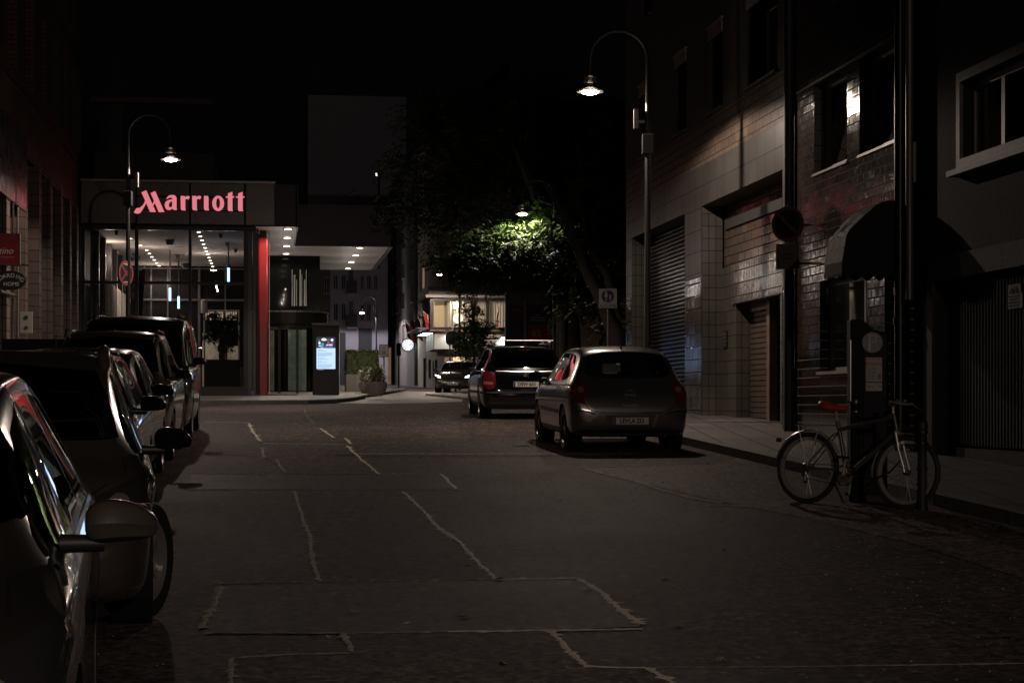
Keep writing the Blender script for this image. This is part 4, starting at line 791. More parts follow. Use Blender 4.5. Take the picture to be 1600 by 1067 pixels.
# digital totem
Ys = 67.0; c = at(509, 612, Ys); xt, yt = W2S(c.x, c.y); zt0 = zg(Ys)+.12; k = Ys/F
TT = Thing('digital_totem', 'free standing dark information totem with a glowing blue white menu screen', 'information totem', (xt, yt, zt0), TH+.02)
W2_ = 20.5*k; TT.part('body', MB().box(xt-W2_, xt+W2_, yt-.12, yt+.12, zt0, zt0+2.42), M('totem_grey', (.022, .020, .021), .4, .3), bev=.02); TT.part('top_rail', MB().box(xt-W2_-.02, xt+W2_+.04, yt-.16, yt+.14, zt0+2.44, zt0+2.5), galv)
s0, s1 = at(494.5, 576.5, Ys).z, at(494.5, 527, Ys).z; xw = 14.6*k; xo_ = -.2*k
scr_w = E('screen_white', (.55, .75, 1), 1.15); sc = TT.part('screen', MB().box(xt-xw, xt+xw, yt-.135, yt-.122, s0, s1), scr_w)
sh = s1-s0; zi = s1-sh*.345
TT.part('screen_picture', MB().box(xt-xw, xt+xw, yt-.14, yt-.136, zi, s1), M('picture_dark', (.02, .02, .03), .4, emit=(.05, .05, .12), es=.6), sc)
pc = {'hat': (E('pic_cream', (1, .93, .75), 1.3), [(-.25, .83, .34, .13), (-.25, .9, .2, .1)]), 'band': (E('pic_brown', (.35, .12, .05), .8), [(-.22, .9, .12, .04)]), 'teal': (E('pic_teal', (.03, .45, .5), .9), [(-.42, .33, .2, .26)]),
      'red': (E('pic_red', (.7, .1, .15), .9), [(.3, .55, .16, .1), (.78, .5, .15, .07), (-.1, .1, .1, .06)]), 'blue': (E('pic_blue', (.15, .2, .8), .9), [(.12, .2, .2, .1), (.6, .14, .28, .09)]), 'white': (E('pic_white', (.85, .9, 1), 1.1), [(.75, .8, .18, .16), (.55, .32, .3, .07), (.15, .32, .14, .06), (-.8, .5, .14, .16), (-.75, .22, .2, .06), (-.5, .06, .2, .03)]), 'green': (E('pic_green', (.12, .3, .12), .8), [(.25, .8, .2, .1), (-.85, .75, .12, .1)])}
for q, (k2, (mt, el)) in enumerate(pc.items()):
    m = MB()
    for i, (u, v, a, b) in enumerate(el): 
        cx_, cz_ = xt+xw*u*.86, zi+(s1-zi)*v*.93; a *= xw*.85; b *= (s1-zi)*.8; yy = yt-.142-.002*q-.0004*i
        m.prism([(max(xt-xw, min(xt+xw, cx_+a*math.cos(t*math.pi/7))), max(zi, min(s1, cz_+b*math.sin(t*math.pi/7)))) for t in range(14)], yy-.001, yy, 'y')
    TT.part('picture_detail', m, mt, sc)
m = MB(); zz = zi-.06
for wd in (.25, .55, 0, .9, .88, .9, .5, 0, .4, .6, 0, .25, .55, 0, .88, .9, .86, .7, 0, .35):
    if wd: m.box(xt-xw*.88, xt-xw*.88+xw*1.76*wd, yt-.1385, yt-.1355, zz-.014, zz)
    zz -= .036
TT.part('screen_text', m, M('screen_grey', (.1, .1, .1), .5, emit=(.3, .45, .75), es=.7), sc)
la = bpy.data.lights.new('light', 'AREA'); la.shape = 'RECTANGLE'; la.size = xw*2; la.size_y = sh; la.energy = 3; la.color = (.3, .5, 1); lo = bpy.data.objects.new('light', la); C.objects.link(lo); lo.parent = TT.e; lo.location = (0, -.2, (s0+s1)/2-zt0); lo.rotation_euler = (math.radians(-90), 0, 0)
# hotel name letters
sgn = E('sign_letter_face', (.76, .20, .245), 1.0); sgs = M('sign_letter_side', (.12, .01, .015), .4, emit=(.6, .02, .03), es=.05)
TG = Thing('hotel_name_sign', 'row of red illuminated hotel name letters mounted on the grey fascia', 'sign', (fx(298), YH-.36, fz(298, 336)), TH)
A_ = lambda p: (205+p[0]/16.84, 290+p[1]/16.84); B_ = lambda p: (290+p[0]/15.24, 290+p[1]/15.24)
def letter(cv, outs, holes=(), dz=0):
    cu = bpy.data.curves.new('l', 'CURVE'); cu.dimensions = '2D'; cu.fill_mode = 'BOTH'; cu.extrude = .09
    ox, oz = TG.off[0], TG.off[2]
    for pl in list(outs)+list(holes):
        sp_ = cu.splines.new('POLY'); sp_.points.add(len(pl)-1); sp_.use_cyclic_u = True
        for i, q in enumerate(pl):
            px, py = cv(q); x, z = frontpl(px, py, YH-.5); sp_.points[i].co = (x-ox, z-oz, 0, 1)
    ob = bpy.data.objects.new('l', cu); C.objects.link(ob); bpy.context.view_layer.update()
    me = bpy.data.meshes.new_from_object(ob.evaluated_get(bpy.context.evaluated_depsgraph_get())); bpy.data.objects.remove(ob)
    me.transform(Matrix.Rotation(math.pi/2, 4, 'X')); me.materials.clear(); me.materials.append(sgn); me.materials.append(sgs)
    for p in me.polygons: p.material_index = 0 if p.normal.y < -.7 else 1
    o = bpy.data.objects.new('letter', me); C.objects.link(o); o.parent = TG.e; o.location = (0, -.22-dz, 0)
letter(A_, [[(278, 198), (290, 190), (395, 145), (408, 150), (655, 706), (650, 714), (512, 712), (500, 700)]])
letter(A_, [[(518, 215), (635, 165), (645, 175), (880, 712), (735, 718), (725, 700)]], dz=.004)
letter(A_, [[(385, 395), (365, 440), (335, 500), (300, 548), (262, 582), (215, 604), (150, 606), (78, 714), (115, 745), (160, 758), (200, 755), (240, 738), (275, 700), (320, 630), (360, 560), (402, 480)]], dz=-.004)
letter(A_, [[(605, 420), (560, 520), (590, 545), (630, 470)]], dz=-.008)
letter(A_, [[(930, 385), (945, 340), (965, 305), (1000, 280), (1050, 267), (1110, 265), (1155, 277), (1185, 305), (1200, 350), (1200, 615), (1214, 655), (1195, 660), (1118, 660), (1092, 622), (1060, 645), (1020, 660), (975, 660), (935, 642), (905, 605), (890, 550), (890, 500), (905, 455), (940, 420), (1000, 395), (1087, 372), (1090, 345), (1060, 335), (1010, 340), (970, 358)]], [[(1085, 440), (1050, 438), (1020, 465), (1000, 500), (995, 540), (1005, 575), (1030, 588), (1065, 580), (1085, 555)]])
rsh = [(160, 262), (262, 262), (266, 292), (290, 272), (315, 262), (355, 260), (382, 292), (345, 347), (320, 336), (295, 336), (272, 348), (272, 560), (288, 606), (185, 602), (165, 570)]
letter(lambda p: B_((p[0]-274, p[1]+2)), [rsh]); letter(B_, [rsh])
letter(B_, [[(440, 262), (535, 262), (550, 300), (550, 560), (563, 606), (465, 606), (440, 570)]])
el = lambda cx, cy, rx, ry, n, pw: [(cx+rx*math.copysign(abs(math.cos(2*math.pi*k/n))**pw, math.cos(2*math.pi*k/n)), cy+ry*math.copysign(abs(math.sin(2*math.pi*k/n))**pw, math.sin(2*math.pi*k/n))) for k in range(n)]
letter(B_, [el(778, 440, 142, 183, 28, 1.0)], [el(777, 435, 45, 122, 24, 1.0)])
tsh = [(1010, 202), (1117, 163), (1117, 270), (1162, 270), (1156, 308), (1117, 308), (1117, 585), (1132, 622), (1025, 622), (1005, 580), (1008, 308), (953, 305), (966, 270), (1008, 270)]
letter(B_, [tsh]); letter(lambda p: B_((p[0]+243, p[1]+2)), [tsh])
TG.part('mounting_rail', MB().box(fx(212), fx(384), YH-.39, YH-.352, fz(298, 311), fz(298, 309.5)).box(fx(212), fx(384), YH-.39, YH-.352, fz(298, 331.5), fz(298, 330)), black)
la = bpy.data.lights.new('light', 'AREA'); la.shape = 'RECTANGLE'; la.size = 4.0; la.size_y = .6; la.energy = 2.2; la.color = (1, .12, .14); lo = bpy.data.objects.new('light', la); C.objects.link(lo); lo.parent = TG.e; lo.location = (0, -.5, .2); lo.rotation_euler = (math.radians(-90), 0, 0)
# planters on the forecourt
def pot(px, py, wpx, label):
    X, Y = G(px, py, .12); z = zg(Y)+.12; k = Y/F; r = wpx/2*k; h = r*1.25
    t = Thing('potted_plant', label, 'potted plant', (X, Y, z), 0, 'round pots with spiky plants on the forecourt', frame=False)
    t.part('pot', MB().lathe([(0, 0), (r*.55, 0), (r*.8, h*.3), (r*1.0, h*.7), (r*.97, h), (r*.9, h), (r*.88, h*.9), (0, h*.9)], n=28), M('pot_clay', (.42, .36, .32), .6, noise=.15), sm=40)
    m = MB()
    for i in range(420):
        a = random.uniform(0, 6.28); el_ = random.uniform(-.1, 1.4); L_ = r*random.uniform(.8, 1.45); b = Vector((random.uniform(-.35, .35)*r, random.uniform(-.35, .35)*r, h*.95+random.uniform(0, r*.9)))
        d = Vector((math.cos(a)*math.cos(el_), math.sin(a)*math.cos(el_), math.sin(el_))); s = d.cross(Vector((0, 0, 1))); s = s.normalized()*r*.08
        p1 = b+d*L_*.55; p2 = b+d*L_-Vector((0, 0, L_*.35)); m.add([b-s*.6, b+s*.6, p1+s, p1-s, p2], [(0, 1, 2, 3), (3, 2, 4)])
    t.part('foliage', m, M('spiky_leaf', (.42, .46, .27), .45, noise=.4, nscale=5), fix=False)
pot(574, 614.5, 30, 'round clay pot with spiky plant standing against the grey hedge trough'); pot(588, 618.5, 35, 'foremost round clay pot with spiky plant, nearest the street')
X0, Y0 = G(541, 612, .12); X1 = at(592, 612, Y0).x; z = zg(Y0)+.12; k = Y0/F
TP = Thing('hedge_planter', 'clipped green hedge growing in a square grey trough behind the round pots', 'planter', ((X0+X1)/2, Y0, z), TH, frame=False); hw = (X1-X0)/2; hb = 27*k; ht = 64*k
TP.part('trough', MB().box(-hw, hw, 0, 1.4, 0, hb), M('trough_grey', (.28, .255, .23), .5, noise=.1), bev=.02)
m = MB(); 
for i in range(5200):
    f_ = random.choice('ftttlr'); u, v = random.random(), random.random(); q = {'f': (-hw*.97+2*hw*.97*u, .03, hb+(ht-hb)*v), 't': (-hw*.97+2*hw*.97*u, 1.35*v, ht), 'l': (-hw, 1.35*u, hb+(ht-hb)*v), 'r': (hw*.97, 1.35*u, hb+(ht-hb)*v)}[f_]
    q = Vector(q)+Vector((random.gauss(0, .02), random.gauss(0, .025), random.gauss(0, .022))); d = Vector((random.uniform(-1, 1), random.uniform(-1, .3), random.uniform(-.5, 1))).normalized()*.06; s = d.cross(Vector((random.uniform(-1, 1), 0, 1))).normalized()*.025
    m.quad(q-d*.5, q+s, q+d*.5, q-s)
m.box(-hw*.93, hw*.93, .07, 1.3, hb, ht-.05)
TP.part('hedge', m, M('hedge_leaf', (.12, .16, .065), .5, noise=.4, nscale=9), fix=False)
# ================================================================ far buildings
lil = M('lilac_render', (.40, .375, .41), .8, noise=.12, nscale=.6); lild = M('brown_render', (.13, .10, .085), .8, noise=.15, nscale=.7)
YP = 145.0; fwx = lambda px, Y=YP: fx(px, Y); fwz = lambda py, Y=YP: fz(550, py, Y)
TB1 = Thing('apartment_house', 'pale lilac apartment house with small balconies seen beneath the hotel canopy', 'building', (fwx(550), YP, zg(YP)), TH)
ops = []
for (a, b) in ((521, 528), (533.5, 540), (563, 569), (573, 580), (584, 590)):
    for (c0, c1) in ((430, 452), (474, 501), (386, 408), (522, 546)):
        if c0 == 522 and a > 530: continue
        ops.append((fwx(a), fwx(b), fwz(c1), fwz(c0)))
zb_ = zg(YP)-.5
TB1.part('wall', wall(MB(), 'y', YP, fwx(516), fwx(606), zb_, fwz(330), ops, .25).quad((fwx(606), YP, zb_), (fwx(606), YP+10, zb_), (fwx(606), YP+10, fwz(330)), (fwx(606), YP, fwz(330))), lil)
TB1.part('stair_bay', wall(MB(), 'y', YP-.6, fwx(498), fwx(516)-.01, zb_, fwz(330), [(fwx(506), fwx(514.5), fwz(b), fwz(a)) for a, b in ((434, 460), (482, 510), (390, 412))], .25).quad((fwx(516)-.01, YP-.6, zb_), (fwx(516)-.01, YP, zb_), (fwx(516)-.01, YP, fwz(330)), (fwx(516)-.01, YP-.6, fwz(330))), lild)
TB1.part('interior', MB().box(fwx(500), fwx(604), YP+.8, YP+.85, zb_, fwz(332)), dark_in); TB1.part('roof', MB().box(fwx(496), fwx(608), YP-.7, YP+10, fwz(330)+.01, fwz(324)), dgrey)
for o_ in ops: win(TB1, 'y', YP, *o_, rec=.14, fw=.05, fm=M('pale_frame', (.34, .32, .34), .6), mull=(.5,))
for a, b in ((434, 460), (482, 510), (390, 412)): win(TB1, 'y', YP-.6, fwx(506), fwx(514.5), fwz(b), fwz(a), rec=.1, fw=.05, fm=M('pale_frame'), mull=(.5,), trans=(.4,))
for (y0_, y1_) in ((440, 459), (492, 511), (392, 410)):
    m = MB().box(fwx(541), fwx(557), YP-.9, YP-.86, fwz(y1_), fwz(y0_)).box(fwx(541), fwx(541)+.04, YP-.859, YP, fwz(y1_), fwz(y0_)).box(fwx(557)-.04, fwx(557), YP-.859, YP, fwz(y1_), fwz(y0_)); b = TB1.part('balcony', m, M('balcony_metal', (.025, .022, .022), .5))
    TB1.part('slab', MB().box(fwx(541), fwx(557), YP-.9, YP, fwz(y1_)-.15, fwz(y1_)-.005), lil, b); TB1.part('balcony_door', MB().box(fwx(545), fwx(552), YP-.02, YP-.005, fwz(y1_), fwz(y1_-40)), M('balcony_door_wood', (.16, .12, .10), .5), b)
TB1.part('shopfront', MB().box(fwx(560), fwx(581), YP-.05, YP-.02, fwz(547), fwz(513)).box(fwx(531), fwx(540), YP-.05, YP-.02, zb_, fwz(520)), black)
# windowless gable far behind
TB2 = Thing('windowless_tower', 'tall blank rendered wall standing above the hotel canopy against the night sky', 'building', (fwx(558, 160), 160, zg(160)), TH)
TB2.part('wall', MB().box(fwx(481, 160), fwx(635, 160), 160, 172, zg(160), fz(550, 150, 160)), M('tower_render', (.48, .44, .45), .85, noise=.1, nscale=.15, bump=.1, bscale=2)); TB2.part('roof_edge', MB().box(fwx(480.5, 160), fwx(635.5, 160), 159.9, 172.1, fz(550, 150, 160)+.01, fz(550, 148, 160)), dgrey)
m = MB(); 
for a, t_, b_ in ((491, 88, 108), (498, 82, 107), (532, 86, 108)): m.tube([(fwx(a, 160), 165, fz(550, 150, 160)-.5), (fwx(a, 160), 165, fz(550, t_, 160))], .1, 8)
TB2.part('chimney_pipe', m, M('pipe_metal', (.3, .29, .28), .4, .6))
# corner building: left facade runs along the street, front carries the lit bay
XC = 9.82; YF = 105.0; XE = fx(797, YF+.5)
beige = M('beige_render', (.36, .315, .25), .8, noise=.15, nscale=.6); beigel = M('lower_render', (.30, .29, .30), .8, noise=.12, nscale=.5); brnr = M('grey_brown_render', (.20, .175, .155), .8, noise=.15, nscale=.5)
def cy_(px): return sidepl(px, 500, XC)[0]
def cz_(px, py): return sidepl(px, py, XC)[1]
TC = Thing('corner_building', 'beige corner building with a lit curtained bay window, wall lamps, flags and a round clock', 'building', (XC, YF, zg(YF)), TH)
yS = cy_(655); ops = []
for (a, b) in ((612, 615.5), (619, 623), (628, 632), (641, 646)):
    for (t_, q_) in ((398, 424), (447, 474), (500, 527), (352, 376)):
        k = (a-415)/231.0 if 0 else 1; zt_, zb2_ = cz_(643, t_), cz_(643, q_); ops.append((cy_(b), cy_(a), zb2_, zt_))
TC.part('street_wall', wall(MB(), 'x', XC, yS, cy_(598), zg(140)-.6, 17.5, ops, .3), brnr)
ops2 = [(cy_(668), cy_(664), cz_(664, 610), cz_(664, 560)), (cy_(676), cy_(672), cz_(674, 590), cz_(674, 562)), (cy_(686), cy_(682), cz_(684, 588), cz_(684, 562)), (cy_(662), cy_(658), cz_(662, 455), cz_(662, 420)), (cy_(690), cy_(686), cz_(684, 585), cz_(684, 566)) if 0 else (cy_(680.5), cy_(678.5), cz_(684, 587), cz_(684, 563))]
TC.part('street_wall', wall(MB(), 'x', XC-.1, YF, yS-.003, zg(105)-.3, 17.5, ops2, .3), beige)
TC.part('interior', MB().box(XC+.9, XC+1, YF+1, cy_(598), zg(105), 17), dark_in)
for i, o_ in enumerate(ops+ops2): win(TC, 'x', XC if i < len(ops) else XC-.1, *o_, rec=.16, fw=.06, fm=M('far_frame', (.12, .11, .10), .6), mull=(.5,), sm=M('far_sill', (.34, .31, .29), .6))
TC.part('lit_curtain_window', MB().box(XC-.13, XC-.11, cy_(666), cy_(663.5), cz_(665, 450), cz_(665, 418)), M('lit_slit', (.5, .35, .25), .6, emit=(1, .62, .42), es=.16))
TC.part('downpipe', MB().tube([(XC-.2, yS, zg(130)), (XC-.2, yS, 17.4)], .13, 10), black)
TC.part('recessed_door', MB().box(XC-.02, XC-.005, cy_(611), cy_(606), zg(150), cz_(606, 545)), M('warm_door', (.4, .25, .18), .5, emit=(1, .6, .4), es=.12))
TC.part('awning_strip', MB().box(XC-.9, XC-.0, cy_(612), cy_(600), cz_(606, 545), cz_(606, 540)), black)
# front
opf = [(fx(785, YF), fx(792, YF), fz(700, 600, YF), fz(700, 560, YF)), (fx(745, YF), fx(765, YF), fz(700, 600, YF), fz(700, 560, YF))]
TC.part('front_wall', wall(MB(), 'y', YF-.1, XC-.1, XE, zg(105)-.3, 17.5, opf, .25), beige)
for o_ in opf: win(TC, 'y', YF-.1, *o_, rec=.1, fm=dframe)
TC.part('front_backing', MB().box(XC+.2, XE, YF+.9, YF+1, zg(105), 17), dark_in)
TC.part('upper_window', MB().box(fx(663, YF-.2)-.0, fx(690, YF-.2), YF-.22, YF-.2, 0, 0) if 0 else MB().box(fx(700, YF), fx(712, YF), YF-.13, YF-.105, fz(700, 437, YF), fz(700, 405, YF)), blackg)
TC.part('roof', MB().add([(XC-.5, YF-.6, 17.4), (XE, YF-.6, 17.4), (XE, YF+60, 17.4), (XC-.5, YF+60, 17.4), (XC+4, YF+4, 21), (XE, YF+4, 21), (XE, YF+56, 21), (XC+4, YF+56, 21)], [(0, 1, 5, 4), (3, 0, 4, 7), (2, 3, 7, 6), (4, 5, 6, 7), (0, 3, 2, 1), (1, 2, 6, 5)]), M('roof_slate', (.02, .019, .02), .6))
# bay
YB = YF-.95; xb0, xb1 = XC-.95, fx(798, YB); zb0, zb1 = fz(700, 508, YB), fz(700, 469, YB)
f = TC.part('bay_window', bars(MB(), 'y', YB, YB+.12, xb0, xb1, zb0-.25, zb1+.1, .14, ((fx(739.5, YB)-xb0)/(xb1-xb0), (fx(762, YB)-xb0)/(xb1-xb0)), ()), M('bay_frame', (.03, .025, .02), .4))
TC.part('bay_roof', MB().box(xb0-.25, xb1, YB-.25, YF-.11, zb1+.12, zb1+.28).box(xb0-.25, XC-.11, YF-.105, YF+5, zb1+.12, zb1+.28).box(xb0-.1, xb1, YB-.05, YF-.11, zb1+.282, zb1+.75), M('bay_roof', (.07, .062, .055), .5), f)
TC.part('bay_roof_edge', MB().box(xb0-.27, xb1, YB-.28, YB-.252, zb1+.14, zb1+.26), M('far_sill'), f)
m = MB(); A = fx(700, YB)
for i in range(70): 
    t0, t1 = i/70, (i+1)/70; g_ = lambda t: (A-.1+(xb1-A)*t, YB+.4+.05*math.sin(t*150)+.03*math.sin(t*61))
    if .02 < t0 < .98: p_, q_ = g_(t0), g_(t1); m.quad((p_[0], p_[1], zb0-.1), (q_[0], q_[1], zb0-.1), (q_[0], q_[1], zb1), (p_[0], p_[1], zb1))
TC.part('curtain', m, M('bay_curtain', (.6, .55, .45), .8, emit=(1, .86, .62), es=.05), f, sm=60)
TC.part('pane', MB().quad((xb0+.1, YB+.06, zb0-.2), (xb1-.1, YB+.06, zb0-.2), (xb1-.1, YB+.06, zb1), (xb0+.1, YB+.06, zb1)), glass('clear_glass', .9, 1), f)
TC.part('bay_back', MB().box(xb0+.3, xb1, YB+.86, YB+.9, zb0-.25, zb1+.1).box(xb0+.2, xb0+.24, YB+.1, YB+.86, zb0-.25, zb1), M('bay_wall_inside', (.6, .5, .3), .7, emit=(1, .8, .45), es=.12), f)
TC.part('shell_lamp', MB().lathe([(0, .06), (.18, .03), (.27, -.04)], (fx(716, YB), YB+.32, fz(700, 497, YB)), 'y', 20), E('shell_lamp_glow', (1, .95, .7), 1.6), f)
lightat('POINT', (*S2W(fx(712, YB), YB+.3), zb1-.3), 24, (1, .85, .6), r=0); lightat('POINT', (*S2W(fx(760, YB), YB+.62), zb1-.3), 20, (1, .85, .65), r=0)
zp = zb0-.25; TC.part('bay_parapet', MB().box(xb0, xb1, YB+.02, YF-.11, fz(700, 517, YB), zp-.004).box(xb0, XC-.11, YF-.1, YF+5, fz(700, 517, YB), zp-.004), beige, f)
TC.part('bay_underside_wall', MB().box(xb0+.25, xb1, YB+.3, YF-.12, fz(700, 545, YB), fz(700, 517, YB)-.004).box(xb0+.25, XC-.11, YF-.1, YF+5, fz(700, 545, YB), fz(700, 517, YB)-.004), M('pale_wall', (.5, .47, .42), .7, noise=.08), f)
# side strip of the bay along the street: dark panes with small lights
m = MB(); 
for i in range(6): y_ = YB+.3+i*1.05; TC.part('bay_side_mullion', MB().box(xb0+.02, xb0+.08, y_, y_+.1, zp, zb1+.1), M('pale_frame'), f)
TC.part('bay_side_pane', MB().box(xb0+.1, xb0+.12, YB+.2, YF+5, zp, zb1+.1), blackg, f)
m = MB(); 
cw_ = (.80, .95, 1)
for k, (px, py) in enumerate(((706, 523), (787, 531))):
    x_ = fx(px, YB); z_ = fz(px, py-4, YB); m = MB().box(x_-.12, x_+.12, YB+.12, YB+.29, z_, z_+.09); wl = TC.part('wall_lamp', m, black, f); TC.part('lamp_glow', MB().box(x_-.1, x_+.1, YB+.14, YB+.27, z_-.012, z_-.002), E('cool_glow', cw_, 30), wl)
    lightat('SPOT', (*S2W(x_, YB+.08), z_-.03), 50, cw_, r=.03, ang=150)
for k, (px, py) in enumerate(((661, 527), (671, 524), (681, 520))):
    y_ = YF+.6+k*1.7; z_ = fz(706, 519, YB); x_ = xb0+.22
    wl = TC.part('wall_lamp', MB().box(x_-.5, x_+.02, y_-.06, y_+.06, z_, z_+.06), black, f); TC.part('lamp_glow', MB().box(x_-.48, x_, y_-.05, y_+.05, z_-.012, z_-.002), E('cool_glow', cw_, 30), wl)
    lightat('SPOT', (*S2W(x_-.12, y_), z_-.03), 10, cw_, r=.04, ang=110)
TC.part('street_glass_canopy', MB().box(XC-1.6, XC-.98, YF-.2, YF+7, fz(700, 513, YB), fz(700, 511, YB)), galv, f)
# flags
cols_ = [((.5, .03, .04), (.5, .48, .45), (.5, .03, .04)), ((.05, .2, .06), (.5, .48, .45), (.45, .03, .03)), ((.5, .48, .45), (.05, .2, .06), (.5, .45, .1)), ((.45, .03, .03), (.45, .03, .03), (.5, .48, .45)), ((.05, .06, .2), (.5, .48, .45), (.45, .03, .03)), ((.45, .03, .03), (.5, .1, .05), (.45, .03, .03)), ((.05, .25, .08), (.05, .25, .08), (.06, .2, .1))]
FL = [(646, 512, 1, .0), (655, 510, 1, .1), (662, 508, 1, .2), (668, 506, 1, .3), (676, 504, 1, .4), (706, 512, 0, 0), (776, 512, 0, 0)]
names_ = ['farthest', 'second farthest', 'third', 'fourth', 'nearest']
fm_ = {}
for k, (px, py, street, _) in enumerate(FL):
    if street: y_, _z = sidepl(px, py, XC-.75); p0 = Vector((XC-.11, y_, _z)); out = Vector((-1, 0, .75)).normalized()
    else: p0 = Vector((fx(px, YB-.05), YB+.0, fz(px, py, YB))); out = Vector((0, -.6, 1)).normalized()
    p0.z = fz(700, 511, YB) if not street else fz(700, 511, YB)
    lb = f'{names_[k]} of the small flags on slanting poles along the side of the corner building' if street else ['small red flag in front of the left pane of the lit bay window', 'small green flag in front of the right pane of the lit bay window'][k-5]
    t = Thing('flag', lb, 'flag', tuple(p0), TH, 'small flags on the corner building'); t.part('flagpole', MB().tube([p0, p0+out*1.5], .018, 6), white)
    for j in range(3):
        m = MB(); 
        for u in range(6):
            for v in range(2):
                def Q(u_, v_): 
                    a = p0+out*(1.45-(j+v_/2.0)*.26); d = u_*.13; return a+Vector((.0 if street else .06*math.sin(u_+j), .10*math.sin(u_*1.3+v_)*(1 if street else .3)+(0.0), -d*1.0))+out*(.0-d*.25)
                m.quad(Q(u, v), Q(u+1, v), Q(u+1, v+1), Q(u, v+1))
        mm = fm_.setdefault(cols_[k][j], M('flag_cloth_%d' % len(fm_), cols_[k][j], .7)); t.part('cloth', m, mm, sm=60)
# clock
yk, zk_ = sidepl(637, 539, XC-.75); TK = Thing('wall_clock', 'round white glowing clock on a bracket of the beige corner building', 'clock', (XC-.75, yk, zk_), TH)
xk = XC-.75; rk = 8.8*130/F
TK.part('case', MB().lathe([(0, -.09), (rk, -.09), (rk+.05, -.05), (rk+.05, .09), (0, .09)], (xk, yk, zk_), 'y', 32), black, sm=40); fc_ = TK.part('dial', MB().lathe([(0, -.1), (rk*.97, -.1), (rk*.97, -.092)], (xk, yk, zk_), 'y', 32), E('dial_glow', (.9, 1, 1), 1.0))
m = MB(); 
for k in range(12): a = k*math.pi/6; c_ = Vector((math.sin(a), 0, math.cos(a))); s_ = Vector((math.cos(a), 0, -math.sin(a)))*.018; b0 = Vector((xk, yk-.106, zk_)); m.quad(b0+c_*rk*.72-s_, b0+c_*rk*.72+s_, b0+c_*rk*.9+s_, b0+c_*rk*.9-s_)
for L_, a, w_ in ((.5, 1.62, .02), (.78, 1.35, .014)): c_ = Vector((math.sin(a), 0, math.cos(a))); s_ = Vector((math.cos(a), 0, -math.sin(a)))*w_; b0 = Vector((xk, yk-.11, zk_)); m.quad(b0-c_*.08-s_, b0-c_*.08+s_, b0+c_*rk*L_+s_, b0+c_*rk*L_-s_)
TK.part('hands', m, M('clock_black', (.01, .01, .01), .5), fc_); TK.part('bracket', MB().tube([(xk+rk, yk, zk_), (XC, yk, zk_)], .06, 8), black)
lightat('POINT', (*S2W(xk, yk-.35), zk_), 25, (.85, .95, 1), r=0)
# dark banners and beige wall to the right of the bay
ZR0 = zg(88)
TBn = Thing('billboard_wall', 'dark hoarding with two unlit printed banners behind the tree', 'billboard', (fx(828, 88), 88, ZR0), TH)
TBn.part('back_board', MB().box(fx(790, 88), fx(868, 88), 88, 88.3, ZR0-.3, fz(800, 455, 88)), M('hoarding', (.10, .085, .08), .7, noise=.2)); 
b1 = TBn.part('banner', MB().box(fx(796, 88), fx(817, 88), 87.95, 87.98, fz(800, 545, 88), fz(800, 478, 88)), M('banner_dark', (.035, .025, .03), .5)); b2 = TBn.part('banner', MB().box(fx(824, 88), fx(864, 88), 87.95, 87.98, fz(800, 548, 88), fz(800, 476, 88)), M('banner_purple', (.045, .03, .045), .5))
TBn.part('red_field', MB().box(fx(824, 88)+.01, fx(862, 88), 87.93, 87.948, fz(800, 532, 88), fz(800, 508, 88)), M('banner_red', (.16, .02, .02), .5), b2)
m = MB().box(fx(802, 88), fx(813, 88), 87.93, 87.948, fz(800, 489, 88), fz(800, 487, 88)).box(fx(800, 88), fx(814, 88), 87.93, 87.948, fz(800, 485, 88), fz(800, 483, 88)); TBn.part('print', m, M('banner_red_print', (.3, .05, .05), .5), b1)
m = MB()
for a, b, y_ in ((837, 843, 492), (830, 850, 496), (828, 852, 500)): m.box(fx(a, 88), fx(b, 88), 87.93, 87.948, fz(800, y_+1, 88), fz(800, y_-.6, 88))
TBn.part('print', m, M('banner_print', (.3, .27, .25), .5), b2); text_obj('65', .45, .004, M('banner_number', (.4, .2, .18), .5), TBn.e, loc=(fx(838, 88)-TBn.off[0], -.08, fz(800, 521, 88)-TBn.off[2]))
TBn.part('post', MB().box(fx(818, 88), fx(822, 88), 87.9, 87.94, ZR0, fz(800, 470, 88)), M('pinkish_post', (.2, .15, .15), .6))
TBg = Thing('garden_building', 'low plain beige wall with a dark window seen between the trees', 'building', (fx(905, 84), 84, zg(84)), TH)
op_ = [(fx(869, 84), fx(884, 84), fz(880, 505, 84), fz(880, 476, 84))]
TBg.part('wall', wall(MB(), 'y', 84, fx(866, 84), fx(1000, 84), zg(84)-.3, fz(880, 462, 84), op_, .2), M('garden_wall_render', (.26, .21, .165), .8, noise=.15, nscale=.8)); win(TBg, 'y', 84, *op_[0], fm=dframe); TBg.part('side', MB().box(fx(1000, 84), fx(1000, 84)+.2, 84, 96, zg(84)-.3, fz(880, 462, 84)), beige); TBg.part('interior', MB().box(fx(864, 84), fx(1000, 84), 84.8, 84.9, zg(84), fz(880, 464, 84)), dark_in)
TBg.part('roof', MB().box(fx(862, 84), fx(1003, 84), 83.6, 96, fz(880, 462, 84)+.01, fz(880, 455, 84)), dgrey)
TBg.part('downpipe', MB().tube([(fx(937, 84), 83.9, zg(84)), (fx(937, 84), 83.9, fz(880, 463, 84))], .07, 8), black)
TBk = Thing('rear_apartment_block', 'large unlit block rising dark behind the trees', 'building', (22, 125, 2.8), TH)
TBk.part('wall', MB().box(XE+.3, 40, 118, 130, 2, 20), M('unlit_wall', (.03, .027, .026), .8)); TBk.part('roof', MB().box(XE+.2, 40.2, 117.8, 130, 20.01, 20.4), dgrey)
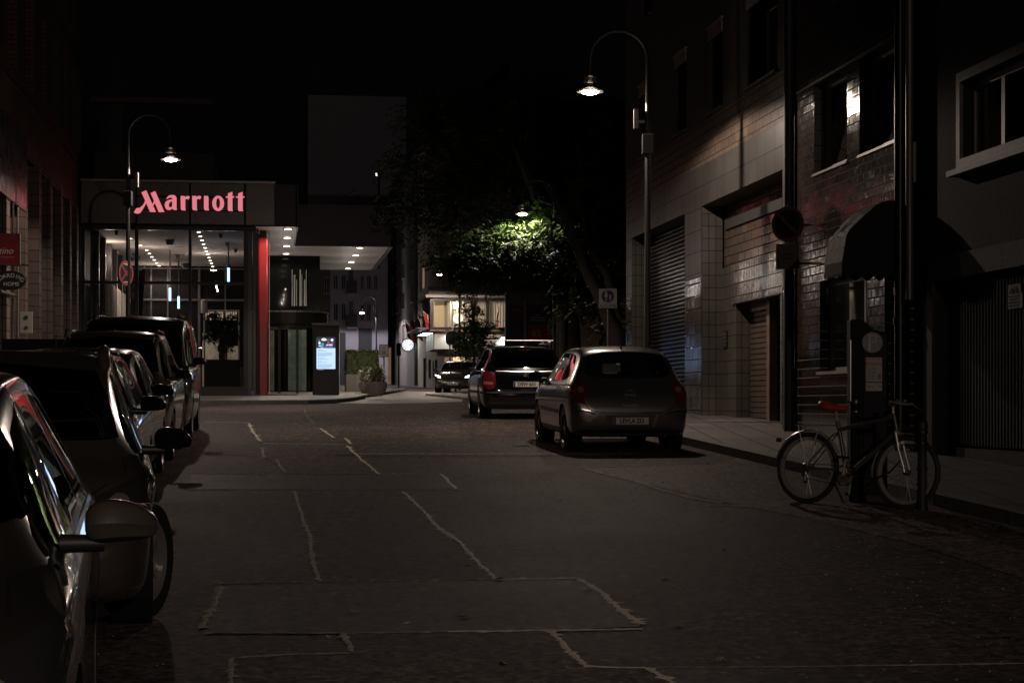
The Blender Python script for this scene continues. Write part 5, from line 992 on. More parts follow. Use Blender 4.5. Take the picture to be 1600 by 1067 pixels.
# floodlight on the roof and pale roof edge
yq, zq = 100, fz(592, 272, 100); xq = fx(592, 100)
TFl = Thing('roof_floodlight', 'small floodlight head on the dark roof below the blank tower wall', 'floodlight', (xq, yq, fz(592, 318, 100)), TH)
TFl.part('mast', MB().tube([(xq, yq, fz(592, 330, 100)-3), (xq, yq, zq)], .05, 8), black); h_ = TFl.part('head', MB().ell((xq+.05, yq, zq), .2, .16, .16, 2.6), black, sm=50); TFl.part('lens', MB().ell((xq-.13, yq-.08, zq-.04), .06, .06, .08), E('flood_lens', (.85, .9, 1), 2.2), h_)
lightat('SPOT', (*S2W(xq-.4, yq+2), zq-4), 900, (.95, .88, .92), r=.5, ang=62, rot=(math.radians(100), 0, TH+.12), blend=1)
# ================================================================ sign posts along the middle distance
def post_thing(name, label, cat, px, pytop, Y, rad, group=None):
    X = (px-800)/F*Y; z = zg(Y)+.1; t = Thing(name, label, cat, (X, Y, z), 0, group, frame=False); t.part('post', MB().tube([(0, 0, -.1), (0, 0, EYE+(HZ-pytop)/F*Y-z)], rad, 10), galv if rad < .05 else black, sm=40); return t
# pedestrian zone sign
Yz = 52.0; t = post_thing('pedestrian_zone_sign', 'square white pedestrian zone sign with a blue disc before the leaning tree', 'sign', 950, 450, Yz, .03); k = Yz/F; z0 = t.e.location.z
a, b = EYE+(HZ-481.5)*k-z0, EYE+(HZ-451)*k-z0; hw = 14.4*k
t.part('sign_plate', MB().box(-hw-.01, hw-.01, -.05, -.035, a, b), M('sign_white', (.42, .39, .35), .45), bev=.004); t.part('plate_rim', bars(MB(), 'y', -.056, -.034, -hw-.02, hw, a-.01, b+.01, .012), black)
cz = a+(b-a)*.6; m = MB(); m.lathe([(0, 0), (hw*.68, 0), (hw*.68, .006), (0, .006)], (-.01, -.058, cz), 'y', 28); d_ = t.part('blue_disc', m, M('sign_blue', (.012, .022, .075), .45))
m = MB(); y_ = -.0605
m.lathe([(0, 0), (.026, 0)], (-.05, y_, cz+.125), 'y', 12).prism([(-.068, cz+.1), (-.032, cz+.1), (-.005, cz+.01), (-.022, cz-.02), (-.02, cz-.03), (-.08, cz-.03), (-.078, cz-.02), (-.1, cz+.01)], y_, y_+.002, 'y').box(-.066, -.054, y_, y_+.002, cz-.13, cz-.031).box(-.046, -.034, y_, y_+.002, cz-.13, cz-.031)
m.lathe([(0, 0), (.02, 0)], (.06, y_, cz+.03), 'y', 12).prism([(.045, cz+.01), (.075, cz+.01), (.09, cz-.06), (.03, cz-.06)], y_, y_+.002, 'y').box(.044, .054, y_, y_+.002, cz-.125, cz-.061).box(.064, .074, y_, y_+.002, cz-.125, cz-.061).prism([(-.012, cz+.03), (-.002, cz+.035), (.05, cz-.005), (.045, cz-.02)], y_+.0025, y_+.004, 'y')
t.part('pictogram', m, M('sign_white'), d_); text_obj('ZONE', .125, .002, M('clock_black'), t.e, loc=(.03, -.055, a+.062), sx=1.15); t.part('small_print', MB().lathe([(0, 0), (.022, 0)], (-hw*.78, -.055, a+.06), 'y', 10), M('clock_black'))
# round no-stopping sign on the left lamp post
Yn_ = 46.1; p = at(197, 427, Yn_); TNs = Thing('no_stopping_sign', 'round red and blue no-stopping sign fixed to the left lamp post', 'sign', tuple(p), math.radians(66), frame=False)
r_ = .30
TNs.part('disc', MB().lathe([(0, 0), (r_, 0), (r_, .012), (0, .012)], ax='y', n=32), M('sign_blue2', (.02, .02, .03), .4))
def flat_ring(m, r0, r1, y, n=32):
    for i in range(n):
        t0, t1 = 2*math.pi*i/n, 2*math.pi*(i+1)/n; m.quad((r0*math.cos(t0), y, r0*math.sin(t0)), (r1*math.cos(t0), y, r1*math.sin(t0)), (r1*math.cos(t1), y, r1*math.sin(t1)), (r0*math.cos(t1), y, r0*math.sin(t1)))
m = MB(); flat_ring(m, r_*.8, r_, -.004); 
m.add([(-r_*.62, -.0045, -r_*.5), (-r_*.5, -.0045, -r_*.62), (r_*.62, -.0045, r_*.5), (r_*.5, -.0045, r_*.62)], [(0, 1, 2, 3)]); m.add([(-r_*.62, -.005, r_*.5), (-r_*.5, -.005, r_*.62), (r_*.62, -.005, -r_*.5), (r_*.5, -.005, -r_*.62)], [(0, 1, 2, 3)])
TNs.part('red_cross_ring', m, M('sign_red_reflective', (.22, .05, .05), .4)); m = MB()
for s_ in (1, -1): m.box(-.1, .05, -.0055, -.005, s_*.215-.012, s_*.215+.012); m.prism([(.03, s_*.215-.035), (.03, s_*.215+.035), (.1, s_*.215)], -.0055, -.005, 'y')
TNs.part('arrow', m, M('sign_white')); TNs.part('clamp', MB().box(-.03, .03, .012, .07, -.1, -.07).box(-.03, .03, .012, .07, .07, .1), galv)
# no parking sign with small plate on the right wall post, seen from the back light
ysn = sy(1233, XR-.35); zc_ = sz(1235, 350, XR-.35); TPk = Thing('no_parking_sign', 'dark round no-parking sign above a small square plate beside the black downpipe', 'sign', (XR-.35, ysn, zc_), TH)
TPk.part('bracket', MB().tube([(XR-.35, ysn+.03, zc_-.7), (XR-.35, ysn+.03, zc_+.32)], .025, 8).tube([(XR-.35, ysn+.03, zc_), (XR, ysn+.03, zc_)], .02, 8).tube([(XR-.35, ysn+.03, zc_-.6), (XR, ysn+.03, zc_-.6)], .02, 8), black)
e2 = bpy.data.objects.new('sign_disc', bpy.data.meshes.new('sign_disc')); 
rs = .275; q = bpy.data.meshes
md = MB().lathe([(0, -.012), (rs, -.012), (rs, 0), (0, 0)], ax='y', n=32); dd = mk('sign_disc', md, M('sign_blue_dim', (.012, .014, .03), .4), TPk.e); dd.rotation_euler = (0, 0, math.radians(-42)); dd.location = (-.03, -.04, 0)
m = MB(); flat_ring(m, rs*.8, rs, -.016); m.add([(-rs*.62, -.0165, rs*.5), (-rs*.5, -.0165, rs*.62), (rs*.62, -.0165, -rs*.5), (rs*.5, -.0165, -rs*.62)], [(0, 1, 2, 3)]); mk('red_ring', m, M('dim_red', (.10, .05, .045), .45), dd)
pl = mk('lower_plate', MB().box(-.2, .2, -.015, 0, -.2, .2), M('plate_grey', (.11, .10, .09), .5), TPk.e, bev=.01); pl.rotation_euler = (0, 0, math.radians(-42)); pl.location = (-.03, -.04, -.5)
m = MB(); 
for j, w_ in enumerate((.13, .09)): m.box(-w_, w_, -.019, -.0155, .03-j*.06-.012, .03-j*.06+.012)
mk('plate_print', m, M('dim_print', (.05, .045, .042), .5), pl)
bpy.data.objects.remove(e2)
# far signs
t = post_thing('traffic_signal', 'dark traffic signal seen from behind beside the far lamp post', 'traffic signal', 712, 520, 92, .05); z0 = t.e.location.z; k = 92/F
h_ = t.part('signal_head', MB().box(-.17, .17, -.15, .12, EYE+(HZ-545)*k-z0, EYE+(HZ-520)*k-z0), black, bev=.04)
t = post_thing('traffic_signal', 'small round-backed pedestrian signal on a short pole left of the lamp post', 'traffic signal', 703, 533, 88, .04); z0 = t.e.location.z; k = 88/F
t.part('signal_head', MB().ell((0, 0, EYE+(HZ-529)*k-z0), .2, .12, .3, 2.6), black, sm=50); t.part('signal_head', MB().ell((.18, 0, EYE+(HZ-521)*k-z0), .13, .1, .13), black, sm=50)
t = post_thing('sign_post', 'thin dark post with a narrow black box before the corner building', 'sign post', 623, 536, 118, .05); z0 = t.e.location.z; k = 118/F; t.part('box', MB().box(-.13, .13, -.1, .1, EYE+(HZ-556)*k-z0, EYE+(HZ-536)*k-z0), black)
t = post_thing('menu_board', 'pale framed notice board standing above the pots', 'sign', 600, 558, 84, .03); z0 = t.e.location.z; k = 84/F
t.part('board', MB().box(-6.8*k, 6.8*k, -.06, -.02, EYE+(HZ-557.5)*k-z0, EYE+(HZ-539)*k-z0), M('board_pale', (.25, .26, .25), .4)); t.part('print', MB().box(-.08, .08, -.066, -.061, EYE+(HZ-554)*k-z0, EYE+(HZ-548)*k-z0).lathe([(0, 0), (.05, 0)], (0, -.063, EYE+(HZ-544)*k-z0), 'y', 12), M('board_red', (.15, .08, .08), .5)); t.part('board_frame', bars(MB(), 'y', -.08, -.02, -7.2*k, 7.2*k, EYE+(HZ-558)*k-z0, EYE+(HZ-538.5)*k-z0, .03), black)
t = post_thing('information_post', 'narrow dark box on a post before the right pane of the lit bay', 'sign post', 793, 505, 90, .05); z0 = t.e.location.z; k = 90/F; t.part('box', MB().box(-2.6*k, 2.6*k, -.1, .1, EYE+(HZ-512)*k-z0, EYE+(HZ-490)*k-z0), black)
# ================================================================ trees
barkm = M('tree_bark', (.05, .04, .034), .85, noise=.3, nscale=4, bump=.8, bscale=14)
def leafm(name, c): 
    m_ = M(name, c, .6, noise=.45, nscale=1.6, spec=.15); b_ = m_.node_tree.nodes['Principled BSDF']; b_.inputs['Subsurface Weight'].default_value = 0; return m_
def pinnate(m, q, d, L_, n=5, s=.055):
    """a small feathery leaf: paired leaflets along a stalk"""
    side = d.cross(Vector((random.uniform(-.3, .3), random.uniform(-.3, .3), 1)))
    if side.length < .01: side = Vector((1, 0, 0))
    side.normalize(); nrm = side.cross(d).normalized()
    for i in range(n):
        t = (i+.6)/n; c = q+d*L_*t-Vector((0, 0, L_*.3*t*t)); ll = s*(1.5-abs(t-.45))
        for sg in (1, -1):
            e = c+side*sg*ll*1.5+d*ll*.5-Vector((0, 0, ll*random.uniform(.1, .9))); w_ = (d*.42+nrm*random.uniform(-.2, .2))*ll
            m.quad(c-w_*.3, (c+e)/2-w_, e, (c+e)/2+w_)
def tree(name, label, base, limbs, crowns, n, s, mat, L_=.38, group=None, nl=5):
    t = Thing(name, label, 'tree', (base[0], base[1], base[2]), 0, group, frame=False); m = MB(); b = Vector(base)
    for pts, r in limbs: m.tube([Vector(p)-b for p in pts], r, 10)
    t.part('trunk', m, barkm, sm=50, fix=False); m = MB(); tot = sum(c[1][0]*c[1][1]*c[1][2] for c in crowns)
    for c, rad in crowns:
        c = Vector(c)-b; k = int(n*rad[0]*rad[1]*rad[2]/tot)
        # clumps of sprays, so the crown has gaps
        ncl = max(6, int(k/26)); cl = []
        for _ in range(ncl):
            while True:
                u = Vector((random.uniform(-1, 1), random.uniform(-1, 1), random.uniform(-1, 1)))
                if .35 < u.length < 1: break
            cl.append(Vector((c.x+u.x*rad[0], c.y+u.y*rad[1], c.z+u.z*rad[2])))
        for i in range(k):
            o_ = random.choice(cl); sp_ = .42*min(rad)**.5; q = o_+Vector((random.gauss(0, sp_), random.gauss(0, sp_), random.gauss(0, sp_*.55))); d = Vector((random.uniform(-1, 1), random.uniform(-1, 1), random.uniform(-.7, .35))).normalized()
            pinnate(m, q, d, L_*random.uniform(.7, 1.3), nl, s)
    t.part('crown', m, mat, fix=False); return t
def P(px, py, Y): v = at(px, py, Y); return (v.x, v.y, v.z)
gnd = lambda px, Y: ((px-800)/F*Y, Y, zg(Y)+.05)
lf1 = leafm('locust_leaf', (.058, .098, .028)); lf2 = leafm('shaded_leaf', (.06, .072, .035))
Yt = 63
tree('locust_tree', 'large feathery tree whose green crown surrounds the lit lamp head', gnd(892, Yt), [([gnd(892, Yt), P(890, 520, Yt), P(886, 440, Yt), P(868, 370, Yt), P(835, 300, Yt-.5), P(800, 220, Yt)], [.42, .36, .3, .24, .16, .06]), ([P(886, 440, Yt), P(850, 400, Yt), P(800, 370, Yt), P(755, 365, Yt)], [.2, .14, .1, .04]), ([P(886, 430, Yt), P(905, 370, Yt+.5), P(915, 300, Yt), P(900, 210, Yt)], [.2, .16, .12, .05])],
     [(P(800, 400, Yt-.2), (1.6, 1.5, .9)), (P(768, 418, Yt-.6), (1.3, 1.2, .6)), (P(758, 378, Yt+.4), (.8, 1, .6)), (P(718, 405, Yt-.4), (.7, .9, .55)), (P(905, 395, Yt), (1.2, 1.3, 1.1)), (P(872, 345, Yt-.5), (.8, .9, .8)), (P(940, 360, Yt), (.9, 1.2, .9)), (P(862, 395, Yt+.3), (1.1, 1.3, 1.0)), (P(850, 350, Yt+.6), (.9, 1.0, .55)), (P(790, 345, Yt+1.3), (1, .8, .45)), (P(918, 455, Yt-.5), (.9, 1, .7))], 5200, .068, lf1, L_=.42)
tree('plane_tree', 'tall dark crowned tree filling the night sky above the lamp-lit leaves', gnd(878, 70), [([gnd(878, 70), P(880, 480, 70), P(862, 340, 70), P(800, 240, 70), P(740, 200, 70)], [.35, .3, .25, .15, .05]), ([P(862, 340, 70), P(850, 250, 70), P(830, 160, 70)], [.2, .12, .05])],
     [(P(700, 285, 71), (2.0, 2.0, 1.6)), (P(760, 215, 70), (2.6, 2.5, 1.9)), (P(850, 200, 71), (2.7, 2.5, 1.9)), (P(680, 340, 71), (1.1, 1.3, .9)), (P(900, 290, 70), (1.8, 2, 1.8)), (P(700, 190, 71), (1.4, 1.5, 1)), (P(745, 305, 68), (1.4, 1, 1.0))], 5200, .085, lf2, L_=.5, nl=4)
Yl = 54
tree('leaning_tree', 'leaning tree with bare curved trunk behind the pedestrian zone sign', gnd(972, Yl), [([gnd(972, Yl), P(962, 520, Yl), P(942, 470, Yl), P(915, 420, Yl), P(900, 380, Yl), P(880, 330, Yl), P(850, 285, Yl)], [.3, .27, .2, .17, .15, .12, .05]), ([P(966, 500, Yl), P(950, 430, Yl), P(925, 390, Yl), P(910, 330, Yl)], [.16, .14, .11, .05])],
     [(P(945, 300, Yl+1.5), (.6, 1.5, 1.2)), (P(925, 400, Yl+1), (.8, 1.2, .9)), (P(950, 500, Yl+1.6), (.55, .8, .5)), (P(890, 470, Yl+2), (.5, .6, .4)), (P(960, 230, Yl+3), (.5, 2, 1.2))], 1100, .065, lf2)
Yy = 88
tree('young_tree', 'small young tree standing dark in front of the lit bay window', gnd(741, Yy), [([gnd(741, Yy), P(741, 560, Yy), P(740, 500, Yy), P(738, 475, Yy)], [.07, .06, .05, .02])],
     [(P(739, 482, Yy), (.32, .4, .5)), (P(738, 508, Yy), (.6, .6, .45)), (P(742, 535, Yy), (.95, .9, .5)), (P(722, 528, Yy), (.35, .4, .3)), (P(756, 510, Yy), (.35, .4, .25))], 620, .075, lf2, L_=.3, nl=4)
# ================================================================ cars
#          x    zb   w    zs   wr   zr   zt      (x forward from the tail; heights above the road)
HATCH = [(0.00,.36,.58,.54,.48,.57,.59),(0.02,.29,.73,.62,.60,.66,.68),(0.06,.23,.80,.76,.68,.79,.81),(0.12,.21,.835,.86,.70,.90,.92),(0.19,.20,.85,.91,.71,1.00,1.03),(0.28,.2,.86,.935,.69,1.12,1.16),(0.38,.2,.865,.94,.665,1.24,1.28),(0.50,.2,.868,.94,.635,1.345,1.385),(0.66,.2,.87,.94,.615,1.405,1.44),
 (1.2,.18,.87,.93,.605,1.45,1.487),(1.9,.18,.87,.92,.60,1.44,1.485),(2.4,.18,.87,.91,.60,1.37,1.42),(2.8,.18,.87,.90,.625,1.19,1.24),(3.12,.18,.865,.88,.68,.98,1.03),(3.3,.18,.86,.86,.70,.92,.96),(3.6,.18,.83,.78,.66,.85,.89),(3.8,.2,.78,.68,.6,.76,.79),(3.93,.24,.70,.55,.5,.64,.66),(4.0,.32,.5,.45,.4,.5,.52)]
H_REAR = [(-.56,1.055),(-.3,1.035),(0,1.03),(.3,1.035),(.56,1.055),(.615,1.11),(.585,1.24),(.53,1.36),(.3,1.395),(0,1.405),(-.3,1.395),(-.53,1.36),(-.585,1.24),(-.615,1.11)]
H_SIDES = [[(.62,1.06),(.72,1.27),(.86,1.345),(1.30,1.375),(1.28,.985),(.85,1.0)],[(1.38,.98),(1.40,1.378),(1.95,1.365),(2.35,1.285),(2.85,1.01),(2.9,.955)]]
H_WS = [(-.66,1.06),(0,1.055),(.66,1.06),(.60,1.27),(.54,1.38),(0,1.415),(-.54,1.38),(-.60,1.27)]
WAGON = [(0.00,.36,.62,.55,.52,.58,.60),(0.02,.28,.76,.64,.64,.68,.70),(0.06,.23,.82,.78,.70,.82,.84),(0.12,.21,.855,.90,.72,.96,.98),(0.2,.20,.87,.95,.70,1.10,1.14),(0.30,.2,.875,.96,.67,1.22,1.27),(0.42,.2,.88,.96,.65,1.33,1.38),(0.60,.2,.885,.96,.63,1.40,1.44),
 (1.2,.18,.885,.95,.62,1.43,1.468),(2.0,.18,.885,.94,.61,1.44,1.478),(2.6,.18,.885,.93,.61,1.40,1.44),(3.0,.18,.885,.92,.62,1.25,1.29),(3.4,.18,.88,.90,.68,1.02,1.07),(3.6,.18,.87,.88,.70,.94,.99),(4.0,.18,.85,.82,.68,.88,.92),(4.3,.2,.80,.70,.6,.78,.81),(4.5,.24,.70,.55,.5,.62,.64),(4.57,.32,.5,.45,.4,.5,.52)]
W_REAR = [(-.60,1.04),(0,1.02),(.60,1.04),(.63,1.10),(.59,1.24),(.53,1.36),(0,1.385),(-.53,1.36),(-.59,1.24),(-.63,1.10)]
W_SIDES = [[(.55,1.10),(.70,1.33),(.9,1.36),(1.28,1.375),(1.28,1.0),(.62,1.03)],[(1.34,1.0),(1.34,1.378),(2.15,1.385),(2.15,.985)],[(2.22,.985),(2.22,1.385),(2.55,1.35),(3.15,1.03),(3.2,.965)]]
W_WS = [(-.66,1.07),(0,1.065),(.66,1.07),(.60,1.26),(.54,1.37),(0,1.405),(-.54,1.37),(-.60,1.26)]
def scale_spec(T, polys, sx, sy_, sz_, dz=0):
    S = [(a*sx, b*sz_, c*sy_, d*sz_, e*sy_, f*sz_, g*sz_) for a, b, c, d, e, f, g in T]; r, s, w_ = polys
    return S, ([(y*sy_, z*sz_) for y, z in r], [[(x*sx, z*sz_) for x, z in p] for p in s], [(y*sy_, z*sz_) for y, z in w_])
VAN = [(0.00,.40,.70,.6,.62,.66,.68),(0.02,.30,.86,.9,.80,1.0,1.05),(0.05,.26,.90,1.08,.86,1.3,1.36),(0.10,.24,.93,1.12,.85,1.62,1.68),(0.2,.22,.945,1.14,.81,1.84,1.90),(.5,.2,.95,1.14,.78,1.90,1.955),
 (2.0,.2,.95,1.13,.775,1.92,1.98),(3.0,.2,.95,1.12,.77,1.91,1.97),(3.4,.2,.95,1.11,.765,1.86,1.925),(3.7,.2,.95,1.10,.765,1.72,1.79),(4.0,.2,.95,1.09,.78,1.47,1.53),(4.25,.2,.945,1.07,.80,1.22,1.28),(4.42,.2,.93,1.03,.80,1.10,1.15),(4.65,.21,.90,.92,.74,1.0,1.04),(4.8,.24,.84,.72,.66,.82,.85),(4.87,.3,.72,.52,.55,.58,.60)]
V_SIDES = [[(.3,1.22),(.35,1.74),(1.4,1.78),(1.4,1.2)],[(1.5,1.2),(1.5,1.78),(2.6,1.79),(2.6,1.19)],[(2.72,1.19),(2.72,1.79),(3.25,1.78),(3.6,1.62),(4.05,1.24),(4.1,1.17)]]
V_WS = [(-.78,1.25),(0,1.24),(.78,1.25),(.745,1.5),(.70,1.77),(0,1.82),(-.70,1.77),(-.745,1.5)]; V_REAR = [(-.74,1.2),(.74,1.2),(.72,1.7),(-.72,1.7)]
MPV = [(0.00,.36,.60,.55,.50,.58,.60),(0.02,.29,.76,.70,.66,.75,.77),(0.06,.23,.84,.92,.72,1.0,1.04),(0.14,.2,.87,.98,.70,1.22,1.28),(0.3,.2,.885,1.0,.67,1.45,1.51),(0.5,.2,.89,1.0,.65,1.55,1.60),(1.2,.18,.895,.99,.64,1.61,1.65),(2.2,.18,.895,.98,.63,1.61,1.655),(2.7,.18,.895,.97,.63,1.52,1.57),(3.1,.18,.895,.96,.64,1.34,1.39),(3.5,.18,.89,.95,.68,1.12,1.17),(3.75,.18,.87,.93,.70,1.0,1.05),(4.0,.18,.85,.86,.68,.92,.96),(4.2,.2,.79,.74,.6,.82,.85),(4.33,.24,.70,.56,.5,.64,.66),(4.4,.32,.5,.45,.4,.5,.52)]
M_POL = ([(-.6,1.1),(.6,1.1),(.55,1.45),(-.55,1.45)],[[(.45,1.12),(.55,1.45),(1.3,1.52),(1.3,1.06)],[(1.37,1.06),(1.37,1.525),(2.15,1.53),(2.15,1.04)],[(2.22,1.04),(2.22,1.53),(2.6,1.49),(3.3,1.10),(3.4,1.02)]],[(-.68,1.12),(0,1.11),(.68,1.12),(.62,1.36),(.55,1.52),(0,1.57),(-.55,1.52),(-.62,1.36)])
def catmull(T, x):
    for i in range(len(T)-1):
        if T[i][0] <= x <= T[i+1][0]+1e-9: break
    a, b = T[i], T[i+1]; h = b[0]-a[0]; t = (x-a[0])/h; out = [x]
    for j in range(1, 7):
        d = (b[j]-a[j])/h
        def slope(k):
            if k <= 0 or k >= len(T)-1: return (T[min(k+1, len(T)-1)][j]-T[max(k-1, 0)][j])/(T[min(k+1, len(T)-1)][0]-T[max(k-1, 0)][0])
            d0 = (T[k][j]-T[k-1][j])/(T[k][0]-T[k-1][0]); d1 = (T[k+1][j]-T[k][j])/(T[k+1][0]-T[k][0])
            return 0 if d0*d1 <= 0 else 2*d0*d1/(d0+d1)
        m0, m1 = slope(i), slope(i+1)
        out.append((2*t**3-3*t*t+1)*a[j]+(t**3-2*t*t+t)*h*m0+(-2*t**3+3*t*t)*b[j]+(t**3-t*t)*h*m1)
    return out
def section(r):
    x, zb, w_, zs, wr, zr, zt = r; mid = (zb+zs)/2
    P_ = [(0, zb), (w_-.14, zb), (w_-.03, zb+.05), (w_-.004, mid-.02), (w_, zs-.12), (w_-.018, zs-.035), (w_-.05, zs), (wr+.012, zr-.045*min(1, max(.2, (zr-zs)/.2))), (wr-.03, zr), (wr*.62, zr+(zt-zr)*.72), (0, zt)]
    for _ in range(2):                       # corner cutting keeps straights and rounds the edges
        Q = [P_[0]]
        for a, b in zip(P_[:-1], P_[1:]): Q += [(a[0]*.75+b[0]*.25, a[1]*.75+b[1]*.25), (a[0]*.25+b[0]*.75, a[1]*.25+b[1]*.75)]
        Q = Q[:1]+Q[2:-2]+Q[-2:-1]+[P_[-1]] if 0 else [P_[0]]+Q[1:]+[P_[-1]]
        P_ = Q
    return [(x, y, z) for y, z in P_]
def loft(T, n=64, inset=0, x0=None, x1=None):
    lo, hi = x0 if x0 is not None else T[0][0], x1 if x1 is not None else T[-1][0]; L_ = T[-1][0]; xs = []
    if inset: xs = [lo+(hi-lo)*i/24 for i in range(25)]
    else: xs = sorted({*[r[0] for r in T], *[lo+(hi-lo)*i/n for i in range(n+1)], *[.01, .04, .09, .155, .235, .33, .44, .58], *[L_-v for v in (.01, .03, .05, .1, .15)]})
    rings = []
    for x in xs:
        r = catmull(T, x)
        if inset: r = [x, r[1]+.12, r[2]-inset, r[3]-.0, r[4]-inset, r[5]-inset, r[6]-inset]
        s = section(r); rings.append(s+[(x, -y, z) for _, y, z in reversed(s[1:-1])])
    k = len(rings[0]); vs = [v for g_ in rings for v in g_]; fs = []
    for i in range(len(rings)-1):
        for j in range(k): fs.append((i*k+j, i*k+(j+1) % k, (i+1)*k+(j+1) % k, (i+1)*k+j))
    fs += [tuple(range(k-1, -1, -1)), tuple(range((len(rings)-1)*k, len(rings)*k))]
    bm = bmesh.new(); bv = [bm.verts.new(v) for v in vs]
    for f_ in fs:
        try: bm.faces.new([bv[i] for i in f_])
        except ValueError: pass
    bmesh.ops.remove_doubles(bm, verts=bm.verts, dist=1e-5); bmesh.ops.recalc_face_normals(bm, faces=bm.faces); return bm
def tmpobj(bm, name='tmp'):
    me = bpy.data.meshes.new(name); bm.to_mesh(me); bm.free(); o = bpy.data.objects.new(name, me); C.objects.link(o); return o
def cutter(build):
    mb = MB(); build(mb); me = bpy.data.meshes.new('cut'); me.from_pydata(mb.v, [], mb.f); fixmesh(me); o = bpy.data.objects.new('cut', me); C.objects.link(o); return o
def project(bvh, poly, ax, off=.004, step=.06, dirn=1, x_from=None):
    """lay an outline onto the car body: ax 'r' rear, 'f' front, 's' side (dirn = +1 left), 't' top"""
    bm = poly_grid(poly, (step, step)); dead = []
    for v in bm.verts:
        a, b = v.co.x, v.co.y
        if ax == 'r': o_, d = Vector((-1, a, b)), Vector((1, 0, 0))
        elif ax == 'f': o_, d = Vector((9, a, b)), Vector((-1, 0, 0))
        elif ax == 's': o_, d = Vector((a, 2*dirn, b)), Vector((0, -dirn, 0))
        else: o_, d = Vector((a, b, 3)), Vector((0, 0, -1))
        hit = bvh.ray_cast(o_, d)
        if hit[0] is None: hit = bvh.find_nearest(o_+d*2)
        nrm = hit[1]; 
        if nrm.dot(d) > 0: nrm = -nrm
        v.co = hit[0]+nrm*off
    r = bmesh.ops.solidify(bm, geom=bm.faces[:], thickness=.006) if 0 else None
    bmesh.ops.recalc_face_normals(bm, faces=bm.faces); return bm
def strip(path, w_):
    """polyline -> closed outline of a thin ribbon"""
    L_, R_ = [], []
    for i, p in enumerate(path):
        a = Vector(path[max(i-1, 0)]); b = Vector(path[min(i+1, len(path)-1)]); d = (b-a).normalized(); n = Vector((-d.y, d.x))*w_/2; p = Vector(p); L_.append(tuple(p+n)); R_.append(tuple(p-n))
    return L_+R_[::-1]
cglass = glass('car_glass', .22, 1.5, .01); cglass_d = glass('tinted_car_glass', .10, 1.6, .01); seam_m = M('panel_gap', (.004, .004, .004), .8); plast = M('black_trim_plastic', (.018, .018, .018), .45)
tyre_m = M('tyre', (.02, .019, .018), .7, bump=.15, bscale=50); rim_m = M('alloy_rim', (.42, .40, .38), .35, .6); seat_m = M('seat_cloth', (.03, .028, .026), .9); lamp_r = M('tail_lamp_red', (.16, .008, .012), .12, coat=1); lamp_c = M('lamp_clear', (.30, .26, .24), .1, .3, coat=1); lamp_d = M('headlamp_cover', (.05, .05, .05), .06, .2, coat=1); plate_m = M('number_plate', (.75, .70, .62), .45); ink = M('plate_ink', (.01, .01, .01), .5); eu = M('plate_blue', (.02, .05, .25), .5)
def paint(name, c, metal=.6, rough=.28): return M(name, c, rough, metal, coat=1, noise=.04, nscale=2)
def wheel_mesh(R_, wd, nsp):
    t = MB().lathe([(R_*.66, -wd/2+.02), (R_*.94, -wd/2), (R_, -wd/2+.03), (R_, wd/2-.03), (R_*.94, wd/2), (R_*.66, wd/2-.02)], ax='y', n=40)
    r = MB().lathe([(R_*.70, wd/2-.015), (R_*.68, wd/2-.005), (R_*.62, wd/2-.02), (R_*.60, 0), (R_*.66, -wd/2+.02)], ax='y', n=40).lathe([(0, wd/2-.02), (R_*.15, wd/2-.025), (R_*.17, wd/2-.06), (R_*.17, 0)], ax='y', n=20)
    for k in range(nsp):
        a = 2*math.pi*k/nsp; 
        for da in (-.12, .12):
            c0, c1 = a+da*1.3, a+da*.8; p0 = Vector((math.cos(a+da)*R_*.14, 0, math.sin(a+da)*R_*.14)); p1 = Vector((math.cos(a+da*.9)*R_*.63, 0, math.sin(a+da*.9)*R_*.63)); s = Vector((-math.sin(a), 0, math.cos(a)))*R_*.04
            y0, y1 = wd/2-.03, wd/2-.045; r.add([p0-s+Vector((0, y0, 0)), p0+s+Vector((0, y0, 0)), p1+s*1.2+Vector((0, y1, 0)), p1-s*1.2+Vector((0, y1, 0)), p0-s+Vector((0, y0-.04, 0)), p0+s+Vector((0, y0-.04, 0)), p1+s*1.2+Vector((0, y1-.04, 0)), p1-s*1.2+Vector((0, y1-.04, 0))], [(0, 1, 2, 3), (0, 4, 5, 1), (1, 5, 6, 2), (3, 2, 6, 7), (0, 3, 7, 4)])
    r.lathe([(R_*.58, wd/2-.09), (0, wd/2-.09)], ax='y', n=24)
    return t, r
